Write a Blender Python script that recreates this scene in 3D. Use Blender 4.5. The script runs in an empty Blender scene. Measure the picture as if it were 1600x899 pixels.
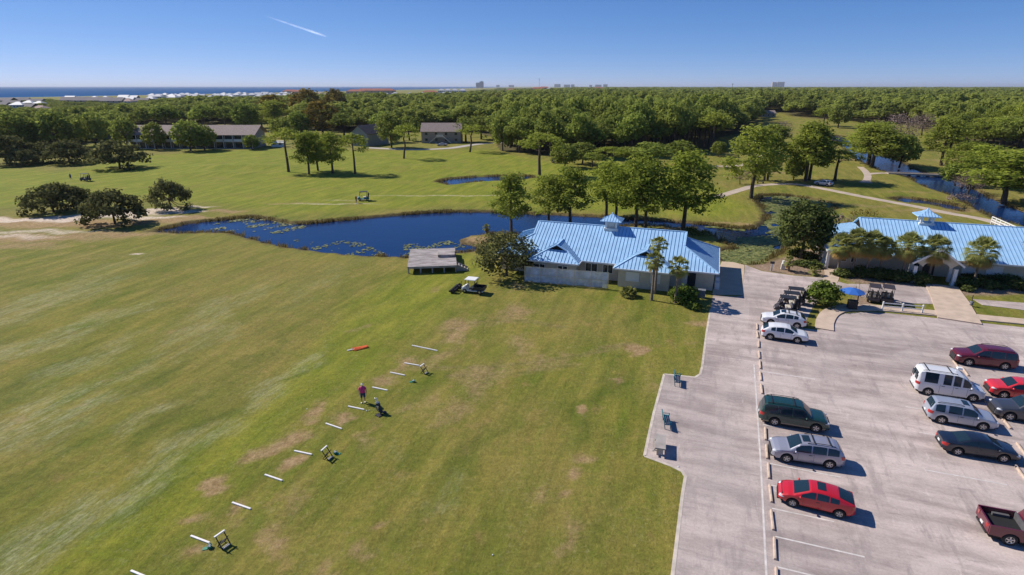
import bpy, math, random
import numpy as np
from mathutils import Vector, Matrix

R = math.radians
rng = np.random.default_rng(7)
random.seed(7)
SC = bpy.context.scene
COL = SC.collection

# ------------------------------------------------------------------ camera, sky, sun, exposure
CAM_H = 26.0
F_PX, PITCH = 900.0, math.atan(314.5 / 900.0)
cam = bpy.data.cameras.new('camera')
cam_o = bpy.data.objects.new('camera', cam)
COL.objects.link(cam_o)
cam.sensor_width = 36.0
cam.lens = F_PX / 1600.0 * 36.0
cam.clip_start, cam.clip_end = 0.5, 120000.0
cam_o.location = (0, 0, CAM_H)
cam_o.rotation_euler = (math.pi / 2 - PITCH, 0, 0)
SC.camera = cam_o

SUN_EL = 40.0
SUN_DIR = Vector((-0.88 * math.cos(R(SUN_EL)), 0.475 * math.cos(R(SUN_EL)), math.sin(R(SUN_EL)))).normalized()
world = bpy.data.worlds.new('World')
SC.world = world
world.use_nodes = True
wn = world.node_tree
bg = wn.nodes['Background']
sky = wn.nodes.new('ShaderNodeTexSky')
sky.sky_type = 'NISHITA'
sky.sun_disc = False
sky.sun_elevation = R(SUN_EL)
sky.sun_rotation = math.atan2(SUN_DIR.x, SUN_DIR.y)
sky.altitude = 3000
sky.air_density = 0.7
sky.dust_density = 0.0
sky.ozone_density = 6.0
grade = wn.nodes.new('ShaderNodeVectorMath'); grade.operation = 'MULTIPLY'
grade.inputs[1].default_value = (0.73, 1.12, 2.0)
resp = wn.nodes.new('ShaderNodeVectorMath'); resp.operation = 'POWER'          # the camera's tone response to the sky
resp.inputs[1].default_value = (1.05, 0.78, 0.62)
wn.links.new(sky.outputs[0], resp.inputs[0]); wn.links.new(resp.outputs[0], grade.inputs[0]); wn.links.new(grade.outputs[0], bg.inputs[0])
bg.inputs[1].default_value = 0.10
sun = bpy.data.lights.new('sun', 'SUN')
sun.energy = 5.0
sun.angle = R(0.5)
sun.color = (1.0, 0.94, 0.85)
sun_o = bpy.data.objects.new('sun', sun)
COL.objects.link(sun_o)
sun_o.rotation_euler = SUN_DIR.to_track_quat('Z', 'Y').to_euler()
sun_o.location = (-60, 60, 120)
SC.view_settings.view_transform = 'Standard'
SC.view_settings.look = 'None'
SC.view_settings.exposure = 0.15
SC.view_settings.gamma = 1.0
SC.view_settings.use_curve_mapping = False

# ------------------------------------------------------------------ helpers
_cp, _sp = math.cos(PITCH), math.sin(PITCH)
GA = R(-19.0)                      # the club's own grid: buildings and stalls share this bearing
GU = Vector((math.cos(GA), math.sin(GA), 0)); GV = Vector((-math.sin(GA), math.cos(GA), 0))


def at(x, y, z=0.0):
    """survey point of the photograph -> place on the ground (or on a level z)"""
    d = F_PX * _sp + (y - 449.5) * _cp
    fw = F_PX * _cp - (y - 449.5) * _sp
    s = (CAM_H - z) / d
    return Vector(((x - 800) * s, fw * s, z))


def pix(X, Y, Z=0.0):
    d = CAM_H - Z
    dep = Y * _cp + d * _sp
    return 800 + X / dep * F_PX, 449.5 + (d * _cp - Y * _sp) / dep * F_PX


def tag(o, label=None, cat=None, group=None, kind=None):
    if label: o['label'] = label
    if cat: o['category'] = cat
    if group: o['group'] = group
    if kind: o['kind'] = kind
    return o


def thing(name, label, cat, loc=(0, 0, 0), rz=0.0, group=None):
    o = bpy.data.objects.new(name, None)
    o.empty_display_size = 0.3
    COL.objects.link(o)
    o.location = loc
    o.rotation_euler = (0, 0, rz)
    return tag(o, label, cat, group)


def copy_tree(o, parent=None):
    c = o.copy(); COL.objects.link(c)
    if parent is not None: c.parent = parent
    for ch in list(o.children): copy_tree(ch, c)
    return c


def put(o, loc, rz=0.0, label=None, group=None, s=None):
    o.location = loc; o.rotation_euler = (0, 0, rz)
    if label: o['label'] = label
    if group: o['group'] = group
    if s is not None: o.scale = (s, s, s) if np.isscalar(s) else s
    return o


class MB:
    def __init__(self):
        self.v, self.f, self.m, self.sm = [], [], [], []
        self.mi = 0; self.s = False

    def add(self, vs, fs, mi=None, smooth=None):
        b = len(self.v)
        self.v += [tuple(p) for p in vs]
        for f in fs:
            self.f.append(tuple(i + b for i in f))
            self.m.append(self.mi if mi is None else mi)
            self.sm.append(self.s if smooth is None else smooth)

    def box(self, x0, x1, y0, y1, z0, z1, mi=None, M=None, taper=0.0):
        t = taper
        vs = [(x0, y0, z0), (x1, y0, z0), (x1, y1, z0), (x0, y1, z0), (x0 + t, y0 + t, z1), (x1 - t, y0 + t, z1), (x1 - t, y1 - t, z1), (x0 + t, y1 - t, z1)]
        if M is not None: vs = [M @ Vector(p) for p in vs]
        self.add(vs, [(0, 3, 2, 1), (4, 5, 6, 7), (0, 1, 5, 4), (1, 2, 6, 5), (2, 3, 7, 6), (3, 0, 4, 7)], mi, False)

    def bar(self, a, b, w, h=None, mi=None, up=(0, 0, 1)):
        h = w if h is None else h
        a, b, up = Vector(a), Vector(b), Vector(up)
        d = (b - a).normalized()
        s = d.cross(up)
        if s.length < 1e-4: s = d.cross(Vector((1, 0, 0)))
        s.normalize(); u = s.cross(d)
        vs = []
        for p in (a, b):
            for i, j in ((-1, -1), (1, -1), (1, 1), (-1, 1)): vs.append(p + s * (i * w / 2) + u * (j * h / 2))
        self.add(vs, [(3, 2, 1, 0), (4, 5, 6, 7), (0, 1, 5, 4), (1, 2, 6, 5), (2, 3, 7, 6), (3, 0, 4, 7)], mi, False)

    def tube(self, pts, rad, n=7, mi=None, cap=True):
        pts = [Vector(p) for p in pts]
        if np.isscalar(rad): rad = [rad] * len(pts)
        vs = []; fs = []
        for i, p in enumerate(pts):
            d = (pts[min(i + 1, len(pts) - 1)] - pts[max(i - 1, 0)]).normalized()
            r = d.cross(Vector((0.31, 0.95, 0.07)))
            if r.length < 1e-3: r = d.cross(Vector((1, 0, 0)))
            r.normalize(); q = d.cross(r)
            for k in range(n):
                a = 2 * math.pi * k / n
                vs.append(p + (r * math.cos(a) + q * math.sin(a)) * rad[i])
        for i in range(len(pts) - 1):
            for k in range(n):
                fs.append((i * n + k, i * n + (k + 1) % n, (i + 1) * n + (k + 1) % n, (i + 1) * n + k))
        self.add(vs, fs, mi, True)
        if cap:
            b = len(pts) - 1
            self.add(vs[:n], [tuple(range(n - 1, -1, -1))], mi, False)
            self.add(vs[b * n:], [tuple(range(n))], mi, False)

    def lathe(self, prof, c=(0, 0, 0), n=16, axis='z', mi=None, smooth=True):
        vs = []; fs = []
        for r, z in prof:
            for k in range(n):
                a = 2 * math.pi * k / n
                p = (r * math.cos(a), r * math.sin(a), z)
                if axis == 'y': p = (p[0], p[2], p[1])
                if axis == 'x': p = (p[2], p[0], p[1])
                vs.append((p[0] + c[0], p[1] + c[1], p[2] + c[2]))
        m = len(prof)
        for i in range(m - 1):
            for k in range(n):
                q = (i * n + k, i * n + (k + 1) % n, (i + 1) * n + (k + 1) % n, (i + 1) * n + k)
                fs.append(q if axis != 'y' else q[::-1])
        self.add(vs, fs, mi, smooth)

    def prism(self, poly, z0, z1, mi=None):
        n = len(poly)
        vs = [(p[0], p[1], z0) for p in poly] + [(p[0], p[1], z1) for p in poly]
        a = sum(poly[i][0] * poly[(i + 1) % n][1] - poly[(i + 1) % n][0] * poly[i][1] for i in range(n))
        fs = [tuple(range(n - 1, -1, -1)), tuple(range(n, 2 * n))] + [(i, (i + 1) % n, n + (i + 1) % n, n + i) for i in range(n)]
        if a < 0: fs = [f[::-1] for f in fs]
        self.add(vs, fs, mi, False)

    def blob(self, c, r, n=8, m=6, mi=None, noise=0.0):
        c = Vector(c); vs = []; fs = []
        rx, ry, rz = (r, r, r) if np.isscalar(r) else r
        for i in range(m + 1):
            t = math.pi * i / m
            for k in range(n):
                a = 2 * math.pi * k / n
                q = 1 + (random.uniform(-noise, noise) if noise else 0)
                vs.append((c.x + rx * q * math.sin(t) * math.cos(a), c.y + ry * q * math.sin(t) * math.sin(a), c.z + rz * q * math.cos(t)))
        for i in range(m):
            for k in range(n):
                fs.append((i * n + k, (i + 1) * n + k, (i + 1) * n + (k + 1) % n, i * n + (k + 1) % n))
        self.add(vs, fs, mi, True)

    def xf(self, M):
        self.v = [tuple(M @ Vector(p)) for p in self.v]; return self

    def build(self, name, mats, parent=None, loc=None):
        me = bpy.data.meshes.new(name)
        me.from_pydata(self.v, [], self.f)
        for m in (mats if isinstance(mats, (list, tuple)) else [mats]): me.materials.append(m)
        me.polygons.foreach_set('material_index', self.m)
        me.polygons.foreach_set('use_smooth', self.sm)
        me.update()
        o = bpy.data.objects.new(name, me)
        COL.objects.link(o)
        if parent is not None: o.parent = parent
        if loc is not None: o.location = loc
        return o


def np_mesh(name, V, Q, mats, tint=None, parent=None, smooth=False, mi=None):
    """fast quad mesh from arrays; tint is one float per vertex"""
    me = bpy.data.meshes.new(name)
    k = Q.shape[1]
    me.vertices.add(len(V)); me.vertices.foreach_set('co', np.ascontiguousarray(V, dtype=np.float32).ravel())
    me.loops.add(Q.size); me.loops.foreach_set('vertex_index', np.ascontiguousarray(Q, dtype=np.int32).ravel())
    me.polygons.add(len(Q)); me.polygons.foreach_set('loop_start', np.arange(0, Q.size, k, dtype=np.int32))
    if mi is not None: me.polygons.foreach_set('material_index', np.asarray(mi, dtype=np.int32))
    me.polygons.foreach_set('use_smooth', np.full(len(Q), smooth))
    for m in (mats if isinstance(mats, (list, tuple)) else [mats]): me.materials.append(m)
    if tint is not None:
        a = me.attributes.new('tint', 'FLOAT', 'POINT'); a.data.foreach_set('value', np.asarray(tint, dtype=np.float32))
    me.update(calc_edges=True)
    o = bpy.data.objects.new(name, me); COL.objects.link(o)
    if parent is not None: o.parent = parent
    return o


# ------------------------------------------------------------------ materials
def mat(name, col=(0.5, 0.5, 0.5), rough=0.6, metal=0.0, spec=0.5, coat=0.0, noise=0.0, nscale=3.0, bump=0.0, bscale=40.0, alpha=None):
    m = bpy.data.materials.new(name); m.use_nodes = True
    nt = m.node_tree; b = nt.nodes['Principled BSDF']
    b.inputs['Base Color'].default_value = (*col, 1)
    b.inputs['Roughness'].default_value = rough
    b.inputs['Metallic'].default_value = metal
    b.inputs['Specular IOR Level'].default_value = spec
    if coat: b.inputs['Coat Weight'].default_value = coat; b.inputs['Coat Roughness'].default_value = 0.06
    geo = None
    if noise or bump:
        geo = nt.nodes.new('ShaderNodeTexCoord')
    if noise:
        n = nt.nodes.new('ShaderNodeTexNoise'); n.inputs['Scale'].default_value = nscale; n.inputs['Detail'].default_value = 5
        nt.links.new(geo.outputs['Object'], n.inputs['Vector'])
        r = nt.nodes.new('ShaderNodeMapRange'); r.inputs[1].default_value = 0.3; r.inputs[2].default_value = 0.7
        r.inputs[3].default_value = 1 - noise; r.inputs[4].default_value = 1 + noise
        nt.links.new(n.outputs[0], r.inputs[0])
        mx = nt.nodes.new('ShaderNodeVectorMath'); mx.operation = 'SCALE'; mx.inputs[0].default_value = col
        nt.links.new(r.outputs[0], mx.inputs['Scale']); nt.links.new(mx.outputs[0], b.inputs['Base Color'])
    if bump:
        n2 = nt.nodes.new('ShaderNodeTexNoise'); n2.inputs['Scale'].default_value = bscale
        nt.links.new(geo.outputs['Object'], n2.inputs['Vector'])
        bp = nt.nodes.new('ShaderNodeBump'); bp.inputs['Strength'].default_value = bump; bp.inputs['Distance'].default_value = 0.02
        nt.links.new(n2.outputs[0], bp.inputs['Height']); nt.links.new(bp.outputs[0], b.inputs['Normal'])
    if alpha is not None:
        b.inputs['Alpha'].default_value = alpha
    return m


class NT:
    """short-hand for wiring shader nodes"""
    def __init__(self, m):
        self.t = m.node_tree; self.b = self.t.nodes['Principled BSDF']

    def n(self, kind, **kw):
        nd = self.t.nodes.new(kind)
        for k, v in kw.items(): setattr(nd, k, v)
        return nd

    def set(self, sock, v):
        if isinstance(v, bpy.types.NodeSocket): self.t.links.new(v, sock)
        elif isinstance(v, (tuple, list)) and len(v) == 3 and sock.type == 'RGBA': sock.default_value = (*v, 1)
        else: sock.default_value = v

    def pos(self, scale=(1, 1, 1), rot=0.0):
        g = self.n('ShaderNodeNewGeometry'); mp = self.n('ShaderNodeMapping')
        mp.inputs['Scale'].default_value = scale
        if rot:
            r0 = self.n('ShaderNodeVectorRotate', rotation_type='Z_AXIS'); r0.inputs['Angle'].default_value = rot
            self.t.links.new(g.outputs['Position'], r0.inputs[0]); self.t.links.new(r0.outputs[0], mp.inputs[0])
        else: self.t.links.new(g.outputs['Position'], mp.inputs[0])
        return mp.outputs[0]

    def noise(self, vec, scale, detail=4, rough=0.55, lo=0.35, hi=0.65, a=0.0, b=1.0, dist=0.0):
        n = self.n('ShaderNodeTexNoise'); n.inputs['Scale'].default_value = scale; n.inputs['Detail'].default_value = detail
        n.inputs['Roughness'].default_value = rough; n.inputs['Distortion'].default_value = dist
        self.set(n.inputs['Vector'], vec)
        r = self.n('ShaderNodeMapRange'); r.interpolation_type = 'SMOOTHSTEP'
        for i, v in zip((1, 2, 3, 4), (lo, hi, a, b)): r.inputs[i].default_value = v
        self.t.links.new(n.outputs[0], r.inputs[0]); return r.outputs[0]

    def mix(self, fac, a, b, mode='MIX'):
        m = self.n('ShaderNodeMix', data_type='RGBA', blend_type=mode)
        self.set(m.inputs[0], fac); self.set(m.inputs[6], a); self.set(m.inputs[7], b); return m.outputs[2]

    def math(self, op, a, b=0.0):
        m = self.n('ShaderNodeMath', operation=op); self.set(m.inputs[0], a); self.set(m.inputs[1], b); return m.outputs[0]

    def attr(self, name, out='Color'):
        a = self.n('ShaderNodeAttribute'); a.attribute_name = name; return a.outputs[out]

    def sep(self, c):
        s = self.n('ShaderNodeSeparateColor'); self.set(s.inputs[0], c); return s.outputs

    def scale(self, c, k):
        m = self.n('ShaderNodeVectorMath', operation='SCALE'); self.set(m.inputs[0], c); self.set(m.inputs['Scale'], k); return m.outputs[0]

    def bump(self, h, strength, dist):
        b = self.n('ShaderNodeBump'); b.inputs['Strength'].default_value = strength; b.inputs['Distance'].default_value = dist
        self.t.links.new(h, b.inputs['Height']); self.t.links.new(b.outputs[0], self.b.inputs['Normal'])


def foliage_mat(name, dark, light, tweak=0.25, transl=0.25, hue=None):
    m = bpy.data.materials.new(name); m.use_nodes = True
    k = NT(m); nt = m.node_tree
    t = k.attr('tint', 'Fac'); oi = k.n('ShaderNodeObjectInfo')
    c = k.mix(t, dark, light)
    c = k.mix(k.math('MULTIPLY', k.math('SUBTRACT', t, 1.0), .9), c, (0.34, 0.235, 0.075))      # a few crowns turning
    rnd = k.n('ShaderNodeMapRange'); rnd.inputs[3].default_value = 1 - tweak; rnd.inputs[4].default_value = 1 + tweak
    nt.links.new(oi.outputs['Random'], rnd.inputs[0])
    c = k.scale(c, rnd.outputs[0])
    if hue:
        h = k.math('FRACT', k.math('MULTIPLY', oi.outputs['Random'], 7.31))
        h = k.math('MULTIPLY', h, 0.55)
        c = k.mix(h, c, hue, 'MIX')
    d = k.n('ShaderNodeBsdfDiffuse'); tr = k.n('ShaderNodeBsdfTranslucent'); mx = k.n('ShaderNodeMixShader')
    mx.inputs[0].default_value = transl
    k.set(d.inputs[0], c); k.set(tr.inputs[0], c)
    nt.links.new(d.outputs[0], mx.inputs[1]); nt.links.new(tr.outputs[0], mx.inputs[2])
    nt.links.new(mx.outputs[0], nt.nodes['Material Output'].inputs[0])
    nt.nodes.remove(k.b)
    return m


M = {}
M['white'] = mat('white_paint', (0.78, 0.77, 0.74), 0.5)
M['offwhite'] = mat('aged_white', (0.62, 0.60, 0.55), 0.7, noise=0.12)
M['stucco'] = mat('cream_stucco', (0.58, 0.51, 0.40), 0.85, noise=0.08, nscale=1.5, bump=0.3)
M['shutter'] = mat('pale_shutter', (0.74, 0.73, 0.72), 0.6)
M['glass'] = mat('window_glass', (0.014, 0.030, 0.042), 0.06, spec=0.55)
M['dark'] = mat('dark_void', (0.02, 0.02, 0.022), 0.8)
M['black'] = mat('black_plastic', (0.025, 0.025, 0.028), 0.5)
M['rubber'] = mat('tyre_rubber', (0.022, 0.022, 0.022), 0.85)
M['rim'] = mat('alloy_rim', (0.55, 0.55, 0.56), 0.3, metal=0.8)
M['chrome'] = mat('bright_trim', (0.7, 0.7, 0.72), 0.2, metal=0.9)
M['lamp_red'] = mat('tail_light_red', (0.45, 0.015, 0.015), 0.2, coat=0.6)
M['lamp_clear'] = mat('headlight_clear', (0.65, 0.67, 0.70), 0.12, coat=0.8)
M['concrete'] = mat('concrete', (0.46, 0.41, 0.36), 0.9, noise=0.15, nscale=2.0)
M['oldwood'] = mat('grey_wood', (0.36, 0.32, 0.29), 0.9, noise=0.25, nscale=1.2)
M['bark'] = mat('bark', (0.085, 0.062, 0.045), 0.95, noise=0.3, nscale=3.0)
M['palmbark'] = mat('palm_bark', (0.19, 0.15, 0.115), 0.95, noise=0.35, nscale=5.0)
M['blue_roof'] = mat('blue_metal_roof', (0.39, 0.62, 0.85), 0.42, spec=0.5, noise=0.09, nscale=0.8)
M['blue_seam'] = mat('blue_roof_seam', (0.12, 0.25, 0.42), 0.8, spec=0.15)
M['shingle'] = mat('brown_shingle', (0.30, 0.235, 0.205), 0.95, noise=0.3, nscale=2.5)
M['shingle_d'] = mat('dark_shingle', (0.085, 0.07, 0.075), 0.95, noise=0.3, nscale=1.5)
M['siding'] = mat('tan_siding', (0.33, 0.29, 0.24), 0.9, noise=0.1)
M['siding_g'] = mat('grey_siding', (0.27, 0.285, 0.27), 0.9, noise=0.1)
M['orange'] = mat('orange_plastic', (0.85, 0.17, 0.04), 0.5)
M['teal'] = mat('teal_paint', (0.02, 0.16, 0.20), 0.5)
M['basket'] = mat('green_plastic', (0.02, 0.22, 0.13), 0.5)
M['seatc'] = mat('cream_vinyl', (0.60, 0.54, 0.45), 0.6)
K = CAM_H / 23.0
# ------------------------------------------------------------------ the lie of the land
def gpoly(pts): return np.array([at(*p)[:2] for p in pts])

POND = gpoly([(236, 361), (262, 354), (290, 347), (340, 342), (392, 337), (420, 341), (452, 347), (482, 347), (530, 342), (600, 336), (660, 331), (700, 329), (760, 329),
              (830, 332), (900, 335), (960, 338), (1020, 342), (1060, 345), (1110, 349), (1150, 355), (1180, 354), (1194, 346), (1199, 335), (1190, 322), (1181, 312),
              (1188, 304), (1222, 303), (1262, 308), (1302, 317), (1306, 325), (1288, 334), (1286, 345), (1272, 362), (1240, 380), (1216, 396), (1190, 412), (1150, 411),
              (1128, 405), (1120, 390), (1150, 385), (1128, 377), (1118, 366), (1088, 357), (1040, 352), (1000, 351), (960, 354), (900, 362), (850, 366), (800, 364), (765, 364),
              (735, 367), (720, 372), (722, 378), (745, 382), (752, 386), (738, 392), (712, 394), (640, 401), (560, 398), (500, 392), (440, 384), (400, 374), (360, 363), (330, 362), (290, 364)])
POND2 = gpoly([(681, 283), (702, 278), (745, 275), (800, 273), (832, 274), (836, 277), (805, 281), (760, 282), (702, 288)])
CREEK = gpoly([(1270, 206), (1296, 210), (1320, 213), (1334, 224), (1350, 233), (1400, 246), (1428, 262), (1452, 272), (1490, 278), (1520, 292), (1560, 312), (1604, 330), (1700, 360),
               (1690, 380), (1600, 352), (1558, 342), (1526, 326), (1492, 306), (1446, 291), (1420, 277), (1376, 266), (1342, 250), (1326, 238), (1310, 222), (1290, 217), (1262, 212)])
RILL = gpoly([(1390, 309), (1412, 307), (1446, 311), (1490, 318), (1512, 324), (1505, 330), (1450, 318), (1412, 315)])
WATERS = [POND, POND2, CREEK, RILL]


def sdf_poly(X, Y, P):
    d = np.full(X.shape, 1e9); inside = np.zeros(X.shape, bool)
    n = len(P)
    for i in range(n):
        ax, ay = P[i]; bx, by = P[(i + 1) % n]
        ex, ey = bx - ax, by - ay
        wx, wy = X - ax, Y - ay
        t = np.clip((wx * ex + wy * ey) / (ex * ex + ey * ey + 1e-9), 0, 1)
        d = np.minimum(d, (wx - ex * t) ** 2 + (wy - ey * t) ** 2)
        c = ((ay > Y) != (by > Y)) & (X < (bx - ax) * (Y - ay) / (by - ay + 1e-12) + ax)
        inside ^= c
    d = np.sqrt(d)
    return np.where(inside, -d, d)


def sdf_line(X, Y, P):
    d = np.full(X.shape, 1e9)
    for i in range(len(P) - 1):
        ax, ay = P[i]; bx, by = P[i + 1]
        ex, ey = bx - ax, by - ay
        wx, wy = X - ax, Y - ay
        t = np.clip((wx * ex + wy * ey) / (ex * ex + ey * ey + 1e-9), 0, 1)
        d = np.minimum(d, (wx - ex * t) ** 2 + (wy - ey * t) ** 2)
    return np.sqrt(d)


def sstep(a, b, x):
    t = np.clip((x - a) / (b - a), 0, 1); return t * t * (3 - 2 * t)


def axis(fine0, fine1, step, far, grow=1.18, fine2=None, step2=None):
    a = list(np.arange(fine0, fine1, step))
    if fine2: a += list(np.arange(fine1, fine2, step2))
    s = step2 or step
    while a[-1] < far: s *= grow; a.append(a[-1] + s)
    return a

xs = axis(-150, 205, 0.8, 60000)
l = [xs[0]]; s = 0.8
while l[-1] > -60000: s *= 1.18; l.append(l[-1] - s)
xs = np.array(l[:0:-1] + xs)
ys = axis(8, 150, 0.62, 60000, 1.18, 400, 1.5)
ys = np.array([-60, -20, 0] + ys)
# the shore: everything to seaward of it drops below the sea
SHORE = [at(-900, 159)[:2], at(0, 153.0)[:2], at(300, 147.5)[:2], at(520, 143.0)[:2], at(690, 139.2)[:2], at(790, 136.6)[:2]]
XX, YY = np.meshgrid(xs, ys)
SHX = np.interp(YY, [p[1] for p in SHORE], [p[0] for p in SHORE])
ZZ = np.zeros_like(XX)
bank = np.zeros_like(XX)
nearbox = (np.abs(XX) < 330) & (YY < 520) & (YY > 0)
xn, yn = XX[nearbox], YY[nearbox]
zn = np.zeros_like(xn); bn = np.zeros_like(xn)
for Pq in WATERS:
    sd = sdf_poly(xn, yn, Pq)
    wob = 0.25 * np.sin(xn * 1.9 + 0.7 * yn) + 0.2 * np.sin(yn * 2.3 - xn * 0.8)
    zn = np.minimum(zn, -1.3 * (1 - sstep(-1.7, 0.7, sd + wob * 0.6)))
    bn = np.maximum(bn, 1 - sstep(0.3, 1.5, sd + wob))
ZZ[nearbox] = zn; bank[nearbox] = bn
# gentle swells of the fairways
sw = lambda cx, cy, rx, ry, h: h * np.exp(-(((XX - cx) / rx) ** 2 + ((YY - cy) / ry) ** 2))
for (px, py, rx, ry, h) in ((370, 262, 16, 6, 1.0), (330, 272, 14, 5, 0.6), (640, 262, 16, 7, 0.5), (1215, 235, 12, 8, 0.9)):
    q = at(px, py); ZZ += sw(q.x, q.y, rx, ry, h)
sea_d = SHX - XX
ZZ = np.where((sea_d > 0) & (YY > 600), -np.minimum(sea_d * 0.02, 3.0), ZZ)
bayd = YY - 13500
ZZ = np.where((bayd > 0) & (XX > 6500), -3.0, ZZ)

c1 = np.zeros(XX.shape + (4,), np.float32); c2 = np.zeros_like(c1)
PXX, PYY = np.zeros_like(XX), np.full_like(XX, 1e4)
ok = YY > 3
dep = YY * _cp + CAM_H * _sp
PXX[ok] = (800 + XX / dep * F_PX)[ok]; PYY[ok] = (449.5 + (CAM_H * _cp - YY * _sp) / dep * F_PX)[ok]
# mown fairway beyond the pond and to the left
fair = gpoly([(-250, 268), (0, 262), (90, 270), (220, 244), (400, 233), (600, 236), (760, 235), (900, 262), (1060, 262), (1130, 300), (1170, 330), (1130, 340), (900, 328), (700, 320), (560, 330), (460, 335), (330, 318), (200, 308), (40, 320), (-250, 350)])
c1[..., 0] = 1 - sstep(-4, 5, sdf_poly(XX, YY, fair))
c1[..., 0] = np.maximum(c1[..., 0], 0.75 * (1 - sstep(-2, 3, sdf_poly(XX, YY, gpoly([(560, 470), (640, 430), (730, 395), (760, 420), (690, 480), (600, 560), (470, 640), (300, 800), (150, 899), (60, 899), (240, 760), (430, 620)])))))
WX = .9 * np.sin(.55 * YY + .31 * XX + 1) + .45 * np.sin(1.35 * YY - .9 * XX) + .25 * np.sin(2.9 * XX + 2.1 * YY)
WY = .9 * np.sin(.49 * XX - .27 * YY + 2) + .45 * np.sin(1.21 * XX + .8 * YY + 1) + .25 * np.sin(2.6 * YY - 2.4 * XX)
TEE = (at(643, 545) - at(315, 845)); TEE.normalize()


def blob(ch, px, py, lon, wid, amt, ang=None, soft=1.0):
    """an elliptical patch of wear; lon along the tee line unless ang is given (degrees)"""
    q = at(px, py)
    dx, dy = (TEE.x, TEE.y) if ang is None else (math.cos(R(ang)), math.sin(R(ang)))
    if ang is None:
        t_ = random.uniform(-.22, .22); dx, dy = dx * math.cos(t_) - dy * math.sin(t_), dx * math.sin(t_) + dy * math.cos(t_)
    kw = min(1.0, wid * .8); X_ = XX + WX * kw - q.x; Y_ = YY + WY * kw - q.y
    u = X_ * dx + Y_ * dy; v = -X_ * dy + Y_ * dx
    r = np.sqrt((u / lon) ** 2 + (v / wid) ** 2)
    a = amt * (1 - sstep(1 - 0.8 * soft, 1.25, r))
    A, i = (c1, ch) if ch < 4 else (c2, ch - 4)
    A[..., i] = np.maximum(A[..., i], a)

# 1 dry brown, 2 sand, 3 bank, 4 pale frost-burnt, 5 lush dark, 6 mulch
for b in ((500, 637, 1.9, .9, .8), (430, 690, 2.6, 1.2, .8), (350, 745, 1.5, 1.0, .9), (300, 803, 1.3, .8, .7), (362, 810, 1.6, .5, .7), (455, 725, 1.2, .6, .9), (540, 655, 1.6, .7, .8),
          (590, 590, 2.2, .9, .6), (640, 565, 2.6, 1.1, .6), (720, 512, 5.0, 2.0, .62), (800, 490, 5.0, 2.6, .55), (760, 590, 4.0, 2.2, .5), (700, 640, 3.5, 1.4, .4), (690, 560, 4.0, 1.6, .45), (640, 640, 2.6, 1.2, .42), (820, 540, 3.5, 1.6, .42), (560, 700, 2.5, 1.0, .4), (470, 790, 2.5, .9, .4), (880, 560, 3.0, 1.4, .4), (1020, 600, 2.5, 1.2, .35), (610, 812, .6, .4, 1.),
          (830, 560, 3.0, 1.2, .5), (990, 548, 1.0, .9, 1.), (930, 645, .7, .7, .9), (957, 592, .7, .5, .7), (905, 715, .8, .5, .8), (895, 765, .9, .4, .8), (900, 735, .7, .4, .9),
          (840, 775, 1.0, .6, .5), (870, 830, 3.0, .9, .45), (580, 860, 1.8, .9, .55), (505, 878, 1.2, .6, .5), (410, 850, 1.4, .8, .6), (280, 875, 1.2, .9, .7), (560, 510, 1.5, 1., .4),
          (690, 450, 2.0, 1.2, .4), (800, 445, 2.5, .9, .5), (1090, 502, 1.2, 2.2, .7), (1085, 530, .8, 1.5, .5), (735, 378, 5, 3.5, .9), (1060, 360, 10, 2, .8)):
    blob(1, b[0], b[1], b[2] * 1.18, b[3] * 1.35, b[4])
for b in ((20, 348, 26, 6, 1.0), (120, 350, 20, 4.5, 1.0), (60, 372, 20, 4, .75), (0, 385, 16, 4, .6), (180, 366, 14, 3, .7), (250, 345, 10, 3, .8), (330, 318, 10, 2, .2), (450, 318, 10, 1.6, .45), (640, 346, 14, 1.2, .3), (1150, 350, 8, 1.5, .6),
          (1340, 250, 9, 4, .8), (1370, 322, 16, 2.5, .45), (1420, 300, 14, 2, .4), (1480, 330, 16, 3, .55), (1200, 270, 12, 4, .5), (1460, 250, 9, 5, .35), (760, 336, 30, 1.2, .35), (430, 350, 12, 2, .6), (300, 340, 8, 2, .8),
          (1150, 225, 12, 4, .5), (1130, 262, 14, 2, .6), (700, 222, 45, 2.0, .55), (480, 226, 12, 3, .4), (140, 400, 25, 3, .25), (350, 330, 9, 2, .7)):
    blob(1, b[0], b[1], b[2], b[3], b[4], 0)
for b in ((40, 344, 12, 2.2, 1.), (110, 341, 8, 1.8, .9), (60, 362, 12, 1.6, .55), (10, 370, 10, 1.6, .5), (150, 338, 6, 1.4, .8), (245, 329, 9, 2.2, 1.), (195, 334, 9, 2.4, 1.), (225, 340, 9, 1.6, .8), (310, 323, 5, .9, .7), (215, 398, 1.1, .5, 1.), (40, 345, 8, .8, .6), (280, 332, 5, 1.2, .8), (515, 319, 12, .5, .45),
          (545, 313, 6, .5, .25), (425, 206, 22, 2.0, 1.), (715, 306, 26, .5, .4)):
    blob(2, b[0], b[1], b[2], b[3], b[4], 0, 0.6)
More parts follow.
